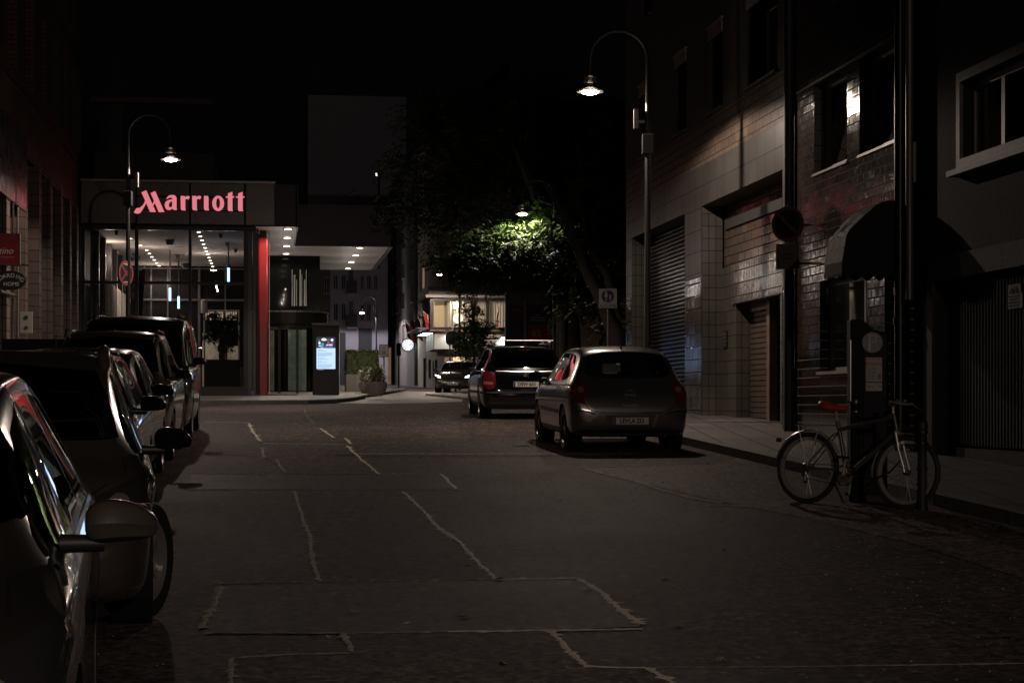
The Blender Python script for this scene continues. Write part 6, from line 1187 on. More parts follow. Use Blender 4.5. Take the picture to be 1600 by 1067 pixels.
def car(name, label, cat, pos, fwd, T, polys, pm, wb, R_=.31, trim='rear', group=None, steer=0, nsp=5, glassm=None, detail=True, gap=True, mirror=(None, None), mir_m=None, rails=None, light=None, seats=True):
    fw = Vector((fwd[0], fwd[1], (zg(pos[1]+fwd[1])-zg(pos[1])))).normalized(); lf = Vector((0, 0, 1)).cross(fw).normalized(); up = fw.cross(lf)
    e = bpy.data.objects.new(name, None); C.objects.link(e); e.empty_display_size = .3
    e.matrix_world = Matrix(((fw.x, lf.x, up.x, pos[0]), (fw.y, lf.y, up.y, pos[1]), (fw.z, lf.z, up.z, zg(pos[1])), (0, 0, 0, 1))); tag(e, label, cat, group)
    rear, sides, ws = polys; L_ = T[-1][0]; W_ = max(r[2] for r in T); H_ = max(r[6] for r in T); g = glassm or cglass
    hull = loft(T); bvh = BVHTree.FromBMesh(hull); body = tmpobj(hull, 'body')
    for attempt in range(5):
      cuts = []; jt = .0007+.0013*attempt; J = lambda pl: [(a*(1+jt)+jt*.7, b*(1+jt*.6)+jt*.31) for a, b in pl]
      cav = loft(T, inset=.045, x0=T[0][0]+.13, x1=wb[1]-.45); cuts.append(tmpobj(cav, 'cav'))
      for s in sides:
        for sg in (1, -1): cuts.append(cutter(lambda m: m.prism(J(s), sg*(.3+jt), sg*1.5, 'y')))
      cuts.append(cutter(lambda m: m.prism(J(rear), -1, .75+jt, 'x'))); cuts.append(cutter(lambda m: m.prism(J(ws), L_*.55+jt, L_+1, 'x')))
      for x in wb:
        for sg in (1, -1): cuts.append(cutter(lambda m: m.lathe([(0, sg*(W_-.26-jt)), (R_+.045+jt, sg*(W_-.26-jt)), (R_+.045+jt, sg*1.3), (0, sg*1.3)], (x+jt, 0, R_+jt), 'y', 36)))
      for c_ in cuts:
        md = body.modifiers.new('b', 'BOOLEAN'); md.object = c_; md.operation = 'DIFFERENCE'; md.solver = 'EXACT'
      bpy.context.view_layer.update(); me = bpy.data.meshes.new_from_object(body.evaluated_get(bpy.context.evaluated_depsgraph_get()))
      body.modifiers.clear()
      for c_ in cuts: m_ = c_.data; bpy.data.objects.remove(c_); bpy.data.meshes.remove(m_)
      ok = max(abs(v.co.y) for v in me.vertices) < W_+.02 and min(v.co.x for v in me.vertices) > -.02 and max(v.co.x for v in me.vertices) < L_+.02 and len(me.polygons) > 500
      if ok: break
      print('retry body cut', name, attempt)
    m_ = body.data; bpy.data.objects.remove(body); bpy.data.meshes.remove(m_)
    me.materials.clear(); me.materials.append(pm); 
    if len(me.polygons) < 200: print('BOOLEAN PROBLEM', name, len(me.polygons))
    me.materials.append(dark_in)
    for p in me.polygons:                   # everything inside the shell is dark lining
        c_ = p.center; h = bvh.find_nearest(c_)
        p.material_index = 1 if h[3] > .02 else 0
    smooth(me, 32); o = bpy.data.objects.new('body', me); C.objects.link(o); o.parent = e
    def lay(nm, poly, ax, mt, off=.004, par=None, dirn=1, step=.05, label=None):
        bm = project(bvh, poly, ax, off, step, dirn); q = mk(nm, bm, mt, par or e); smooth(q.data, 60)
        if label: q['label'] = label
        return q
    def grow(p, k):
        cx = sum(a for a, b in p)/len(p); cy = sum(b for a, b in p)/len(p); return [(cx+(a-cx)*k, cy+(b-cy)*k) for a, b in p]
    lay('rear_window', grow(rear, 1.015), 'r', g, .002); lay('windscreen', grow(ws, 1.01), 'f', g, .002)
    for s in sides:
        for sg in (1, -1): lay('side_window', grow(s, 1.01), 's', glassm or cglass_d, .002, dirn=sg)
    for sg in (1, -1):
        zl = lambda x: [b for s in sides for a, b in s][0]
        lo = min(b for s in sides for a, b in s); x0_ = min(a for s in sides for a, b in s); x1_ = max(a for s in sides for a, b in s)
        lay('waist_trim', strip([(x0_+.02, max(b for a, b in sides[0] if a < x0_+.2)*.0+[b for a, b in sides[0] if a == min(q[0] for q in sides[0])][0]-.02 if 0 else lo+.02*(1)-.035), ((x0_+x1_)/2, lo-.022), (x1_, lo-.03)], .016), 's', mirror[1] or plast, .006, dirn=sg)
        if gap:
            for k, s in enumerate(sides):
                if len(sides) > 2 and k == 0: continue
                xr = min(a for a, b in s)-.035; zt_ = max(b for a, b in s)
                lay('door_gap', strip([(xr, lo-.03), (xr+.01, .55), (xr+.02, .30)], .008), 's', seam_m, .002, dirn=sg)
                lay('door_handle', [(xr+.06, lo-.12), (xr+.24, lo-.11), (xr+.24, lo-.145), (xr+.06, lo-.15)], 's', pm, .022, dirn=sg)
            xf = x1_-.05; lay('door_gap', strip([(xf+.03, lo-.05), (xf+.02, .7), (xf-.12, .30)], .008), 's', seam_m, .002, dirn=sg)
        lay('sill_strip', strip([(wb[0]+R_+.1, .26), (wb[1]-R_-.1, .26)], .09), 's', plast, .003, dirn=sg)
    t_, r_ = wheel_mesh(R_, .20, nsp); wm = None
    for x in wb:
        for sg in (1, -1):
            if wm is None:
                ty = mk('wheel', t_, tyre_m, e, 35); ri = mk('rim', r_, rim_m, ty, 30); wm = (ty.data, ri.data)
            else: ty = bpy.data.objects.new('wheel', wm[0]); C.objects.link(ty); ty.parent = e; ri = bpy.data.objects.new('rim', wm[1]); C.objects.link(ri); ri.parent = ty
            ty.location = (x, sg*(W_-.115), R_); ty.rotation_euler = (0, 0, (0 if sg > 0 else math.pi)+(steer if x == wb[1] else 0))
            mk('wheel_arch', MB().lathe([(R_+.05, sg*(W_-.25)), (R_+.05, sg*(W_-.03))], (x, 0, R_), 'y', 30), seam_m, e)
    # interior
    if seats:
        m = MB(); fs = wb[1]-1.25
        for x in (wb[0]+.35, fs):
            for y in (-.36, .36): m.ell((x, y, .78), .12, .25, .34, 3.2).ell((x-.06, y, 1.17*H_/1.49), .05, .14, .10, 2.8).ell((x+.25, y, .5), .28, .25, .1, 3)
        mk('seat', m, seat_m, e, 50); mk('dashboard', MB().box(wb[1]-.62, wb[1]-.47, -.66, .66, .6, .93*H_/1.49), dark_in, e, bev=.03)
        mk('steering_wheel', MB().lathe([(.18, -.012), (.19, 0), (.18, .012), (.165, 0)], (0, 0, 0), 'x', 24, True), black, e, 40); bpy.data.objects
        sw = [c_ for c_ in e.children if c_.name.startswith('steering_wheel')][0]; sw.location = (wb[1]-.72, .36, .90*H_/1.49); sw.rotation_euler = (0, -.35, 0)
        ws_top = max(b for a, b in ws); mk('inside_mirror', MB().ell((wb[1]-.85, 0, ws_top-.08), .02, .12, .035, 3), black, e, 50)
    # door mirrors
    mx = mirror[0] or (max(a for a, b in sides[-1])-.22); mz = min(b for a, b in sides[-1])+.07
    for sg in (1, -1):
        m = MB().ell((0, 0, 0), .075, .108, .075, 3.1, 28, 16); lo_ = MB().ell((0, 0, 0), .073, .106, .073, 3.1, 28, 16); c0 = (mx+.02, sg*(W_+.10), mz)
        def shp(v, k):                       # tall at the door, tapering and swept back towards the tip, with a crease
            x, y, z = v; o_ = (y/.108+1)/2; hz = .92-.34*o_*o_; zc = z*hz+(.012*math.sin(o_*3.14))-.012*o_; x2 = x*(1-.25*o_)-.035*o_*o_
            if x > 0: x2 += .014*max(0, 1-abs(z-.005)/.03)
            return (c0[0]+x2, c0[1]+sg*y, c0[2]+zc)
        up_v = [shp(v, 0) for v in m.v]; dn_v = [shp(v, 1) for v in lo_.v]; m.v, lo_.v = up_v, dn_v
        m.f = [f_ for f_ in m.f if sum(up_v[i][2] for i in f_)/4 > mz-.04-.0*sg]; m.mi = m.mi[:len(m.f)]; lo_.f = [f_ for f_ in lo_.f if sum(dn_v[i][2] for i in f_)/4 < mz-.035]; lo_.mi = lo_.mi[:len(lo_.f)]
        mi = mk('door_mirror', m, mir_m or pm, e, 40); mk('mirror_base', lo_, plast, mi, 60)
        mk('mirror_glass', MB().box(mx-.075, mx-.068, sg*(W_+.10)-.085, sg*(W_+.10)+.085, mz-.05, mz+.05), M('mirror_silver', (.12, .12, .12), .05, 1), mi); mk('mirror_foot', MB().tube([(mx+.02, sg*(W_-.08), mz-.06), (mx+.02, sg*(W_+.05), mz-.06)], [.03, .025], 10), plast, mi, 40)
    return e, lay, T, W_, L_, H_
def plate(e, txt, x, z, rear=True, y=0, tilt=0, gapx=1.0):
    """number plate: white board, blue band, black characters"""
    p = bpy.data.objects.new('number_plate', bpy.data.meshes.new('number_plate')); 
    p = mk('number_plate', MB().box(-.26, .26, -.006, .004, -.055, .055), plate_m, e, bev=.003); p.location = (x, y, z); p.rotation_euler = (tilt if 0 else 0, 0, -math.pi/2 if rear else math.pi/2)
    mk('plate_edge', bars(MB(), 'y', -.0075, -.0062, -.257, .257, -.052, .052, .005), ink, p); mk('blue_band', MB().box(-.25, -.215, -.0078, -.0062, -.048, .048), eu, p)
    text_obj(txt, .092, .0006, ink, p, 'lettering', loc=(.015, -.0078, 0), sx=gapx*.92, bold=.0035); return p
def heading(px, Y): return None
SV = (-math.sin(TH), math.cos(TH))
def rotv(v, deg): a = math.radians(deg); return (v[0]*math.cos(a)-v[1]*math.sin(a), v[0]*math.sin(a)+v[1]*math.cos(a))
# --- grey hatchback, back to us
hp = (HATCH, (H_REAR, H_SIDES, H_WS)); silver = paint('grey_metallic_paint', (.13, .123, .117), .5, .24)
fwd = rotv(SV, .4); cxy = ((985-800)/F*27.1, 27.1)
e, lay, T, W_, L_, H_ = car('hatchback_car', 'grey three-door hatchback parked with its back to us under the nearest street lamp', 'car', cxy, fwd, HATCH, hp[1], silver, (.72, 3.21), .305, mir_m=blackg, group=None, glassm=glass('clear_car_glass', .75, 1.3, .01))
tl = [(.585,.925),(.66,.965),(.745,.955),(.80,.90),(.83,.80),(.80,.735),(.73,.69),(.64,.665),(.66,.75),(.63,.84)]
for sg in (1, -1):
    q = lay('tail_lamp', [(sg*a, b) for a, b in tl], 'r', lamp_r, .012, step=.03)
    lay('lamp_lens', [(sg*(.70+.045*math.cos(t*.6283)), .865+.045*math.sin(t*.6283)) for t in range(10)], 'r', lamp_c, .02, q, step=.03)
    lay('bumper_crease', strip([(sg*.83, .56), (sg*.70, .575), (sg*.58, .555), (sg*.50, .53)], .016), 'r', seam_m, .003)
    lay('bumper_crease', strip([(sg*.83, .585), (sg*.70, .60), (sg*.57, .575)], .014), 'r', M('bright_edge', (.3, .29, .28), .2, .7), .006)
lay('tailgate_gap', strip([(-.64, .67), (-.60, .60), (-.45, .555), (0, .535), (.45, .555), (.60, .60), (.64, .67)], .009), 'r', seam_m, .003)
lay('tailgate_gap', strip([(-.655, 1.0), (-.69, 1.08), (-.65, 1.25), (-.57, 1.40)], .007), 'r', seam_m, .003); lay('tailgate_gap', strip([(.655, 1.0), (.69, 1.08), (.65, 1.25), (.57, 1.40)], .007), 'r', seam_m, .003)
lay('plate_recess', [(-.36, .515), (.36, .515), (.29, .34), (-.29, .34)], 'r', M('recess_shadow_plastic', (.03, .028, .027), .5), .002)
lay('bumper_lower', [(-.74, .31), (.74, .31), (.70, .22), (-.70, .22)], 'r', plast, .003); lay('recess_edge', [(-.40, .53), (-.365, .52), (-.30, .345), (-.345, .345)], 'r', M('bright_edge'), .006)
m = MB(); m.tube([(0, .07*math.cos(a*.5236), .07*math.sin(a*.5236)) for a in range(13)], .008, 6, False); bd = mk('badge', m, chrome, e, 50); bd.location = (.055, 0, .80); mk('badge_bar', MB().box(-.012, -.002, -.065, .065, -.008, .008), chrome, bd)
lay('tailgate_handle', [(-.13, .665), (.13, .665), (.10, .62), (-.10, .62)], 'r', M('bright_edge'), .018); lay('model_lettering', [(.42, .805), (.56, .808), (.56, .79), (.42, .787)], 'r', ink, .006)
plate(e, 'LEV:LA 233', .012-.035, .435, gapx=.86); mk('rear_wiper', MB().tube([(.16, 0, 1.045), (.17, -.25, 1.065), (.17, -.42, 1.075)], .008, 6), plast, e)
mk('aerial', MB().tube([(.75, 0, 1.45), (.62, 0, 1.62)], [.008, .004], 6).lathe([(.02, 1.44), (.012, 1.48)], (.75, 0, 0)), black, e); lay('side_strip', strip([(1.15, .53), (2.2, .53), (2.75, .54)], .05), 's', plast, .012, dirn=1); lay('side_strip', strip([(1.15, .53), (2.75, .54)], .05), 's', plast, .012, dirn=-1)
mk('exhaust', MB().tube([(.05, -.5, .22), (.3, -.5, .22)], .025, 10), black, e); mk('sticker', MB().box(.5, .505, .06, .12, 1.22, 1.29), M('green_sticker', (.2, .4, .25), .5, emit=(.4, .8, .6), es=.12), e)
# --- dark estate in front of it
wp = (W_REAR, W_SIDES, W_WS); navy = paint('dark_blue_paint', (.004, .004, .005), 0, .06)
fwd = rotv(SV, -1.6); cxy = ((822-800)/F*38.3, 38.3)
e, lay, T, W_, L_, H_ = car('estate_car', 'dark estate car with silver roof bars parked ahead of the grey hatchback', 'car', cxy, fwd, WAGON, wp, navy, (.95, 3.53), .32, mir_m=navy)
for sg in (1, -1):
    q = lay('tail_lamp', [(sg*a, b) for a, b in [(.62,.93),(.70,.955),(.82,.93),(.87,.86),(.86,.66),(.76,.60),(.64,.62),(.60,.72)]], 'r', M('tail_lamp_bright', (.13, .010, .014), .15, coat=1), .012, step=.03)
    lay('lamp_lens', [(sg*.66, .74), (sg*.83, .76), (sg*.84, .70), (sg*.66, .69)], 'r', M('lamp_pink', (.35, .12, .11), .2), .018, q)
    lay('rear_quarter_reflector', strip([(.18, .97), (.30, 1.02)], .02), 's', lamp_r, .01, dirn=sg)
    mk('roof_rail', MB().tube([(.75, sg*.56, 1.43), (.85, sg*.56, 1.50), (2.6, sg*.56, 1.50), (2.7, sg*.56, 1.44)], .016, 8), steel, e, 40)
for x in (.95, 2.1): mk('roof_bar', MB().box(x-.03, x+.03, -.66, .66, 1.56, 1.585).box(x-.03, x+.03, -.6, -.54, 1.50, 1.558).box(x-.03, x+.03, .54, .6, 1.50, 1.558), steel, e, bev=.008)
lay('tailgate_gap', strip([(-.60, .64), (-.50, .58), (0, .565), (.50, .58), (.60, .64)], .01), 'r', seam_m, .003); lay('bumper_strip', strip([(-.8, .54), (0, .545), (.8, .54)], .03), 'r', M('bumper_sheen', (.05, .05, .05), .25), .008); lay('waist_line', strip([(-.6, .965), (0, .95), (.6, .965)], .012), 'r', M('bright_edge'), .006)
lay('bumper_lower', [(-.78, .36), (.78, .36), (.72, .22), (-.72, .22)], 'r', plast, .003)
m = MB().lathe([(0, -.01), (.045, -.008), (.05, 0)], ax='x', n=24); bd = mk('badge', m, chrome, e, 50); bd.location = (.075, 0, .86); plate(e, 'DSW·631', .045-.03, .70, gapx=1.1); mk('aerial', MB().tube([(.8, 0, 1.44), (.62, 0, 1.72)], [.007, .004], 6), black, e); mk('plate_lip', MB().box(.02, .06, -.33, .33, .625, .64), steel, e)
mk('high_brake_lamp', MB().box(.36, .4, -.12, .12, 1.385, 1.40), lamp_r, e)
# --- cars on the left, facing us
def facing(px, Y, yaw): v = (-SV[0], -SV[1]); return rotv(v, yaw)
def place(px, Y, yaw, xm, W_): # world point on the body side at the mirror -> rear centre
    f = facing(px, Y, yaw); l = (-f[1], f[0]); X = (px-800)/F*Y; return (X-f[0]*xm-l[0]*W_, Y-f[1]*xm-l[1]*W_), f
def front_kit(e, lay, T, L_, W_, H_, pm, txt, lampz=.68, dw=.0, hl=None, fog=True, k=1.0):
    for sg in (1, -1):
        q = lay('headlamp', [(sg*a*W_/.87, b*k) for a, b in (hl or [(.42,.62),(.50,.72),(.66,.79),(.80,.84),(.85,.80),(.83,.70),(.74,.63),(.58,.60)])], 'f', lamp_d, .010, step=.03)
        lay('lamp_reflector', [(sg*(.66+.055*math.cos(t*.6283))*W_/.87, (.70+.05*math.sin(t*.6283))*k) for t in range(10)], 'f', lamp_c, .016, q, step=.03)
        if fog: lay('fog_lamp', [(sg*(.66+.05*math.cos(t*.6283))*W_/.87, .36+.045*math.sin(t*.6283)) for t in range(10)], 'f', lamp_c, .012, step=.03)
        lay('wing_gap', strip([(sg*.70*W_/.87, .86*k), (sg*.68*W_/.87, .93*k)], .006), 'f', seam_m, .003)
    lay('grille', [(-.38, .62*k), (.38, .62*k), (.34, .54*k), (-.34, .54*k)], 'f', plast, .006); lay('lower_grille', [(-.5, .42), (.5, .42), (.44, .28), (-.44, .28)], 'f', plast, .005)
    lay('bonnet_gap', strip([(-.62, .80*k), (-.45, .70*k), (0, .665*k), (.45, .70*k), (.62, .80*k)], .007), 'f', seam_m, .003)
    lay('grille_bar', strip([(-.36, .585*k), (.36, .585*k)], .012), 'f', chrome, .012)
    plate(e, txt, L_+.022, .46, rear=False) if txt else None
    for sg in (.15, -.35): lay('wiper', strip([(sg, 1.075*H_/1.49), (sg+.25, 1.095*H_/1.49), (sg+.48, 1.10*H_/1.49)], .014), 'f', plast, .014)
c1T, c1P = scale_spec(HATCH, (H_REAR, H_SIDES, H_WS), 1.05, 1.03, .99); sil1 = paint('silver_beige_paint', (.06, .054, .047), .4, .16)
c1P = (c1P[0], c1P[1], [(y*(1.12 if z < 1.2 else 1.04), z) for y, z in c1P[2]]); pos, f = place(139, 5.75, 3.8, 2.80, .90); e, lay, T, W_, L_, H_ = car('hatchback_car', 'nearest silver car at the left picture edge with a painted door mirror', 'car', pos, f, c1T, c1P, sil1, (.76, 3.36), .32, mir_m=paint('mirror_lit_paint', (.12, .105, .09), .4, .28), mirror=(2.78, chrome)); front_kit(e, lay, T, L_, W_, H_, sil1, None)  # mirror shell coloured lighter than the body to carry a lamp's glow
wedge = ([(0, 0)]); c2T, c2P = scale_spec(MPV, M_POL, .95, 1.0, .905); brn = paint('dark_brown_paint', (.10, .083, .072), .3, .2)
pos, f = place(243, 11.1, 4.6, 3.0, .895); e, lay, T, W_, L_, H_ = car('crossover_car', 'dark brown crossover with roof rails and a black mirror, second in the left row', 'car', pos, f, c2T, c2P, brn, (.75, 3.32), .335, glassm=glass('clear_car_glass'), mir_m=blackg, steer=-.40, mirror=(2.98, None), nsp=7); front_kit(e, lay, T, L_, W_, H_, brn, None, fog=False)
for sg in (1, -1): mk('roof_rail', MB().tube([(.7, sg*.60, 1.40), (.85, sg*.60, 1.47), (1.9, sg*.60, 1.50), (2.28, sg*.60, 1.485), (2.42, sg*.605, 1.42), (2.46, sg*.61, 1.38)], [.022, .03, .034, .04, .035, .02], 10), brn, e, 50)
pos, f = place(222, 16.2, 1.0, 2.85, .885); drk = paint('black_grey_paint', (.018, .017, .016), .3, .15); e, lay, T, W_, L_, H_ = car('estate_car', 'dark low estate car with a round black mirror, third in the left row', 'car', pos, f, WAGON, wp, drk, (.95, 3.53), .32, mir_m=blackg, mirror=(3.0, chrome)); front_kit(e, lay, T, L_, W_, H_, drk, None)
mk('aerial', MB().tube([(.9, 0, 1.45), (.75, 0, 1.66)], [.007, .003], 6), black, e); 
for sg in (1, -1): mk('roof_rail', MB().tube([(.75, sg*.57, 1.42), (.85, sg*.57, 1.47), (2.5, sg*.57, 1.48), (2.6, sg*.57, 1.43)], .016, 8), chrome, e, 40)
c4T, c4P = scale_spec(HATCH, (H_REAR, H_SIDES, H_WS), 1.03, 1.01, 1.0); pos, f = place(242, 20.9, 0, 2.75, .88); sil4 = paint('silver_paint', (.14, .133, .126), .6, .2); e, lay, T, W_, L_, H_ = car('hatchback_car', 'silver hatchback half hidden between the dark low estate and the gold people carrier', 'car', pos, f, c4T, c4P, sil4, (.74, 3.3), .31, mir_m=blackg); front_kit(e, lay, T, L_, W_, H_, sil4, None)
pos, f = place(277, 25.9, 0, 2.95, .895); gold = paint('gold_beige_paint', (.17, .14, .10), .6, .2); e, lay, T, W_, L_, H_ = car('people_carrier', 'gold beige people carrier parked in front of the black van', 'car', pos, f, *scale_spec(MPV, M_POL, 1.03, 1.0, 1.03), gold, (.85, 3.55), .32, mir_m=blackg); front_kit(e, lay, T, L_, W_, H_, gold, None, k=1.05)
for sg in (1, -1): mk('roof_rail', MB().tube([(.7, sg*.60, 1.62), (.85, sg*.60, 1.70), (2.6, sg*.60, 1.70), (2.75, sg*.60, 1.62)], .016, 8), drk, e, 40)
pos, f = place(303, 30.9, 0, 3.75, .95); vblk = paint('black_van_paint', (.012, .012, .013), .2, .15); e, lay, T, W_, L_, H_ = car('black_van', 'tall black van at the far end of the left row', 'van', pos, f, VAN, (V_REAR, V_SIDES, V_WS), vblk, (.85, 3.85), .34, mir_m=blackg, seats=True); front_kit(e, lay, T, L_, W_, H_, vblk, None, k=1.12, hl=[(.50,.70),(.56,.86),(.80,.90),(.87,.84),(.84,.68),(.60,.64)])
for sg in (.5, -.5): mk('roof_rail', MB().tube([(.6, sg*1.35, 1.93), (.7, sg*1.35, 1.99), (3.0, sg*1.35, 2.0), (3.1, sg*1.35, 1.94)], .014, 6), vblk, e, 40)
# --- taxi coming out of the side street
SED, SP = scale_spec(WAGON, wp, 1.03, 1.03, .99); txp = paint('taxi_beige_paint', (.09, .08, .066), .3, .22)
f = (-.10, -1.0); n_ = math.hypot(*f); f = (f[0]/n_, f[1]/n_); Yx = 86.5; fc = ((707-800)/F*Yx, Yx); pos = (fc[0]-f[0]*4.7, fc[1]-f[1]*4.7)
e, lay, T, W_, L_, H_ = car('taxi', 'taxi with a lit roof sign and bright daytime lamps waiting by the corner building', 'taxi', pos, f, SED, SP, txp, (.95, 3.75), .33, mir_m=blackg); front_kit(e, lay, T, L_, W_, H_, txp, None, k=1.0)
lay('star_grille', [(-.45, .70), (.45, .70), (.40, .50), (-.40, .50)], 'f', plast, .016); lay('grille_bar', strip([(-.42, .61), (.42, .61)], .02), 'f', chrome, .02)
drl = E('running_light', (.75, .9, 1), 24)
for sg in (1, -1): lay('running_lamp', strip([(sg*.84, .79), (sg*.74, .755), (sg*.63, .73), (sg*.56, .67)], .03), 'f', drl, .02, step=.04); lay('running_lamp', strip([(sg*.70, .74), (sg*.66, .68)], .025), 'f', drl, .022, step=.04)
rs_ = mk('roof_sign', MB().ell((2.2, 0, 1.55), .09, .30, .085, 4), M('taxi_sign_glow', (.6, .5, .2), .5, emit=(1, .75, .42), es=1.2), e, 50); tx = text_obj('TAXI', .17, .004, ink, rs_, loc=(2.2+.094, 0, 1.55), rot=(math.pi/2, 0, math.pi/2), sx=1.25); plate(e, 'K·TX 401', L_+.02, .40, rear=False)
# ================================================================ bicycle (local x from rear hub to front hub)
R1 = .345; pr = ((1259-800)/F*18.5, 18.5); pf = ((1414-800)/F*17.8, 17.8); dx_, dy_ = pf[0]-pr[0], pf[1]-pr[1]; ang = math.atan2(dy_, dx_); WB = math.hypot(dx_, dy_)
TBi = Thing('bicycle', 'silver and black bicycle with a red saddle and rear rack at the ticket machine', 'bicycle', (pr[0], pr[1], zg(18.2)+.005), ang, frame=False); TBi.e.rotation_euler = (math.radians(-4), -math.asin((zg(17.8)-zg(18.5))/1.08), ang)
alu = M('bike_silver', (.75, .72, .68), .3, .7); fr_m = M('bike_frame_paint', (.20, .19, .18), .28, .7, coat=1)
def wheel(x):
    w0 = TBi.part('wheel', MB().lathe([(R1+.026*math.cos(a)-.026, .026*math.sin(a)) for a in [k*math.pi/5 for k in range(10)]], (x, 0, R1), 'y', 56, True), M('tyre'), sm=60)
    TBi.part('rim', MB().lathe([(R1-.048, -.015), (R1-.048, .015), (R1-.078, .012), (R1-.078, -.012)], (x, 0, R1), 'y', 56, True), alu, w0, sm=40); m = MB()
    for k in range(28): a = 2*math.pi*k/28; b = a+(.35 if k % 2 else -.35); m.tube([(x+.022*math.cos(b), .025*(1 if k % 2 else -1), R1+.022*math.sin(b)), (x+(R1-.06)*math.cos(a), 0, R1+(R1-.06)*math.sin(a))], .0013, 4, False)
    TBi.part('spoke', m, steel, w0); TBi.part('hub', MB().lathe([(.0, -.05), (.018, -.05), (.018, -.03), (.028, -.028), (.028, -.024), (.014, -.02), (.014, .02), (.028, .024), (.028, .028), (.018, .03), (.018, .05), (0, .05)], (x, 0, R1), 'y', 14), steel, w0, sm=30)
wheel(0); wheel(WB)
bb = (.44, 0, .285); st = (.325, 0, .72); ht = (WB-.165, 0, .86); hb_ = (WB-.125, 0, .72)
T_ = lambda *p, r=.016, n=10: MB().tube(p, r, n)
TBi.part('frame', MB().tube([bb, st, (.30, 0, .80)], .02, 12).tube([st, ht], .021, 12).tube([bb, hb_], .025, 12).tube([ht, hb_], .021, 12).tube([(ht[0]-.01, 0, ht[2]+.03), ht], .021, 12).tube([(0, .06, R1), (.3, .025, .34), bb], .011, 8).tube([(0, -.06, R1), (.3, -.025, .34), bb], .011, 8).tube([(0, .06, R1), (.27, .03, .66), (st[0], .01, .70)], .009, 8).tube([(0, -.06, R1), (.27, -.03, .66), (st[0], -.01, .70)], .009, 8), fr_m, sm=50)
TBi.part('fork', MB().tube([hb_, (WB-.11, 0, .70)], .02, 10).tube([(WB-.11, -.055, .71), (WB-.11, .055, .71)], .02, 10).tube([(WB-.11, .055, .71), (WB-.07, .055, .55), (WB-.01, .05, .39), (WB, .05, R1)], [.016, .015, .011, .009], 10).tube([(WB-.11, -.055, .71), (WB-.07, -.055, .55), (WB-.01, -.05, .39), (WB, -.05, R1)], [.016, .015, .011, .009], 10), alu, sm=50)
TBi.part('seat_post', MB().tube([(.30, 0, .80), (.275, 0, .90)], .013, 10), alu)
sad = [(.17, .075, .93), (.15, .06, .945)]; m = MB(); prof = [(.10, .045), (.125, .085), (.18, .10), (.25, .08), (.31, .045), (.37, .028), (.40, .015)]; vs = []; 
for x, hw_ in prof: vs += [(x, hw_*math.cos(t), .925+(.045 if x < .27 else .03)*math.sin(t)+(.02 if x < .2 else 0)) for t in [2*math.pi*k/12 for k in range(12)]]
fs = [(i*12+k, i*12+(k+1) % 12, (i+1)*12+(k+1) % 12, (i+1)*12+k) for i in range(len(prof)-1) for k in range(12)]+[tuple(range(12)), tuple(range(len(prof)*12-1, len(prof)*12-13, -1))]; m.add(vs, fs)
TBi.part('saddle', m, M('red_saddle', (.42, .05, .055), .4), sm=60, label='red saddle')
TBi.part('handlebar', MB().tube([(ht[0]-.012, 0, .88), (ht[0]-.02, 0, .97), (ht[0]+.06, 0, .985)], .014, 10).tube([(ht[0]+.06, -.30, 1.0), (ht[0]+.05, -.15, .985), (ht[0]+.06, 0, .985), (ht[0]+.05, .15, .985), (ht[0]+.02, .30, 1.0)], .012, 10), alu, sm=50)
TBi.part('grip', MB().tube([(ht[0]+.03, .22, .995), (ht[0]-.01, .33, 1.0)], .017, 10).tube([(ht[0]+.05, -.22, .995), (ht[0]+.06, -.33, 1.0)], .017, 10), black); TBi.part('brake_lever', MB().tube([(ht[0]+.07, .2, .98), (ht[0]+.13, .25, .95), (ht[0]+.12, .33, .94)], .007, 6).tube([(ht[0]+.08, -.2, .98), (ht[0]+.14, -.25, .95), (ht[0]+.13, -.33, .94)], .007, 6).ell((ht[0]+.02, 0, 1.01), .03, .03, .02), steel)
TBi.part('bell', MB().ell((ht[0]+.05, .1, 1.02), .028, .028, .02), chrome, sm=50)
TBi.part('brake_cable', MB().tube([(ht[0]+.1, .2, .98), (ht[0]+.2, .1, .93), (ht[0]+.14, .02, .8), (WB-.08, .05, .72)], .003, 6).tube([(ht[0]+.1, -.2, .98), (ht[0]+.22, -.1, .9), (ht[0]+.1, -.02, .82), (ht[0]-.05, 0, .80)], .003, 6), black)
def guard(x, a0, a1, rr, nm='mudguard'):
    m = MB(); n = 22
    for i in range(n):
        t0, t1 = math.radians(a0+(a1-a0)*i/n), math.radians(a0+(a1-a0)*(i+1)/n)
        for (y0, y1, d0, d1) in ((-.03, -.012, -.012, 0), (-.012, .012, 0, 0), (.012, .03, 0, -.012)): m.quad((x+(rr+d0)*math.cos(t0), y0, R1+(rr+d0)*math.sin(t0)), (x+(rr+d1)*math.cos(t0), y1, R1+(rr+d1)*math.sin(t0)), (x+(rr+d1)*math.cos(t1), y1, R1+(rr+d1)*math.sin(t1)), (x+(rr+d0)*math.cos(t1), y0, R1+(rr+d0)*math.sin(t1)))
    return TBi.part(nm, m, alu, sm=50)
guard(0, 25, 168, R1+.022); guard(WB, 60, 192, R1+.022)
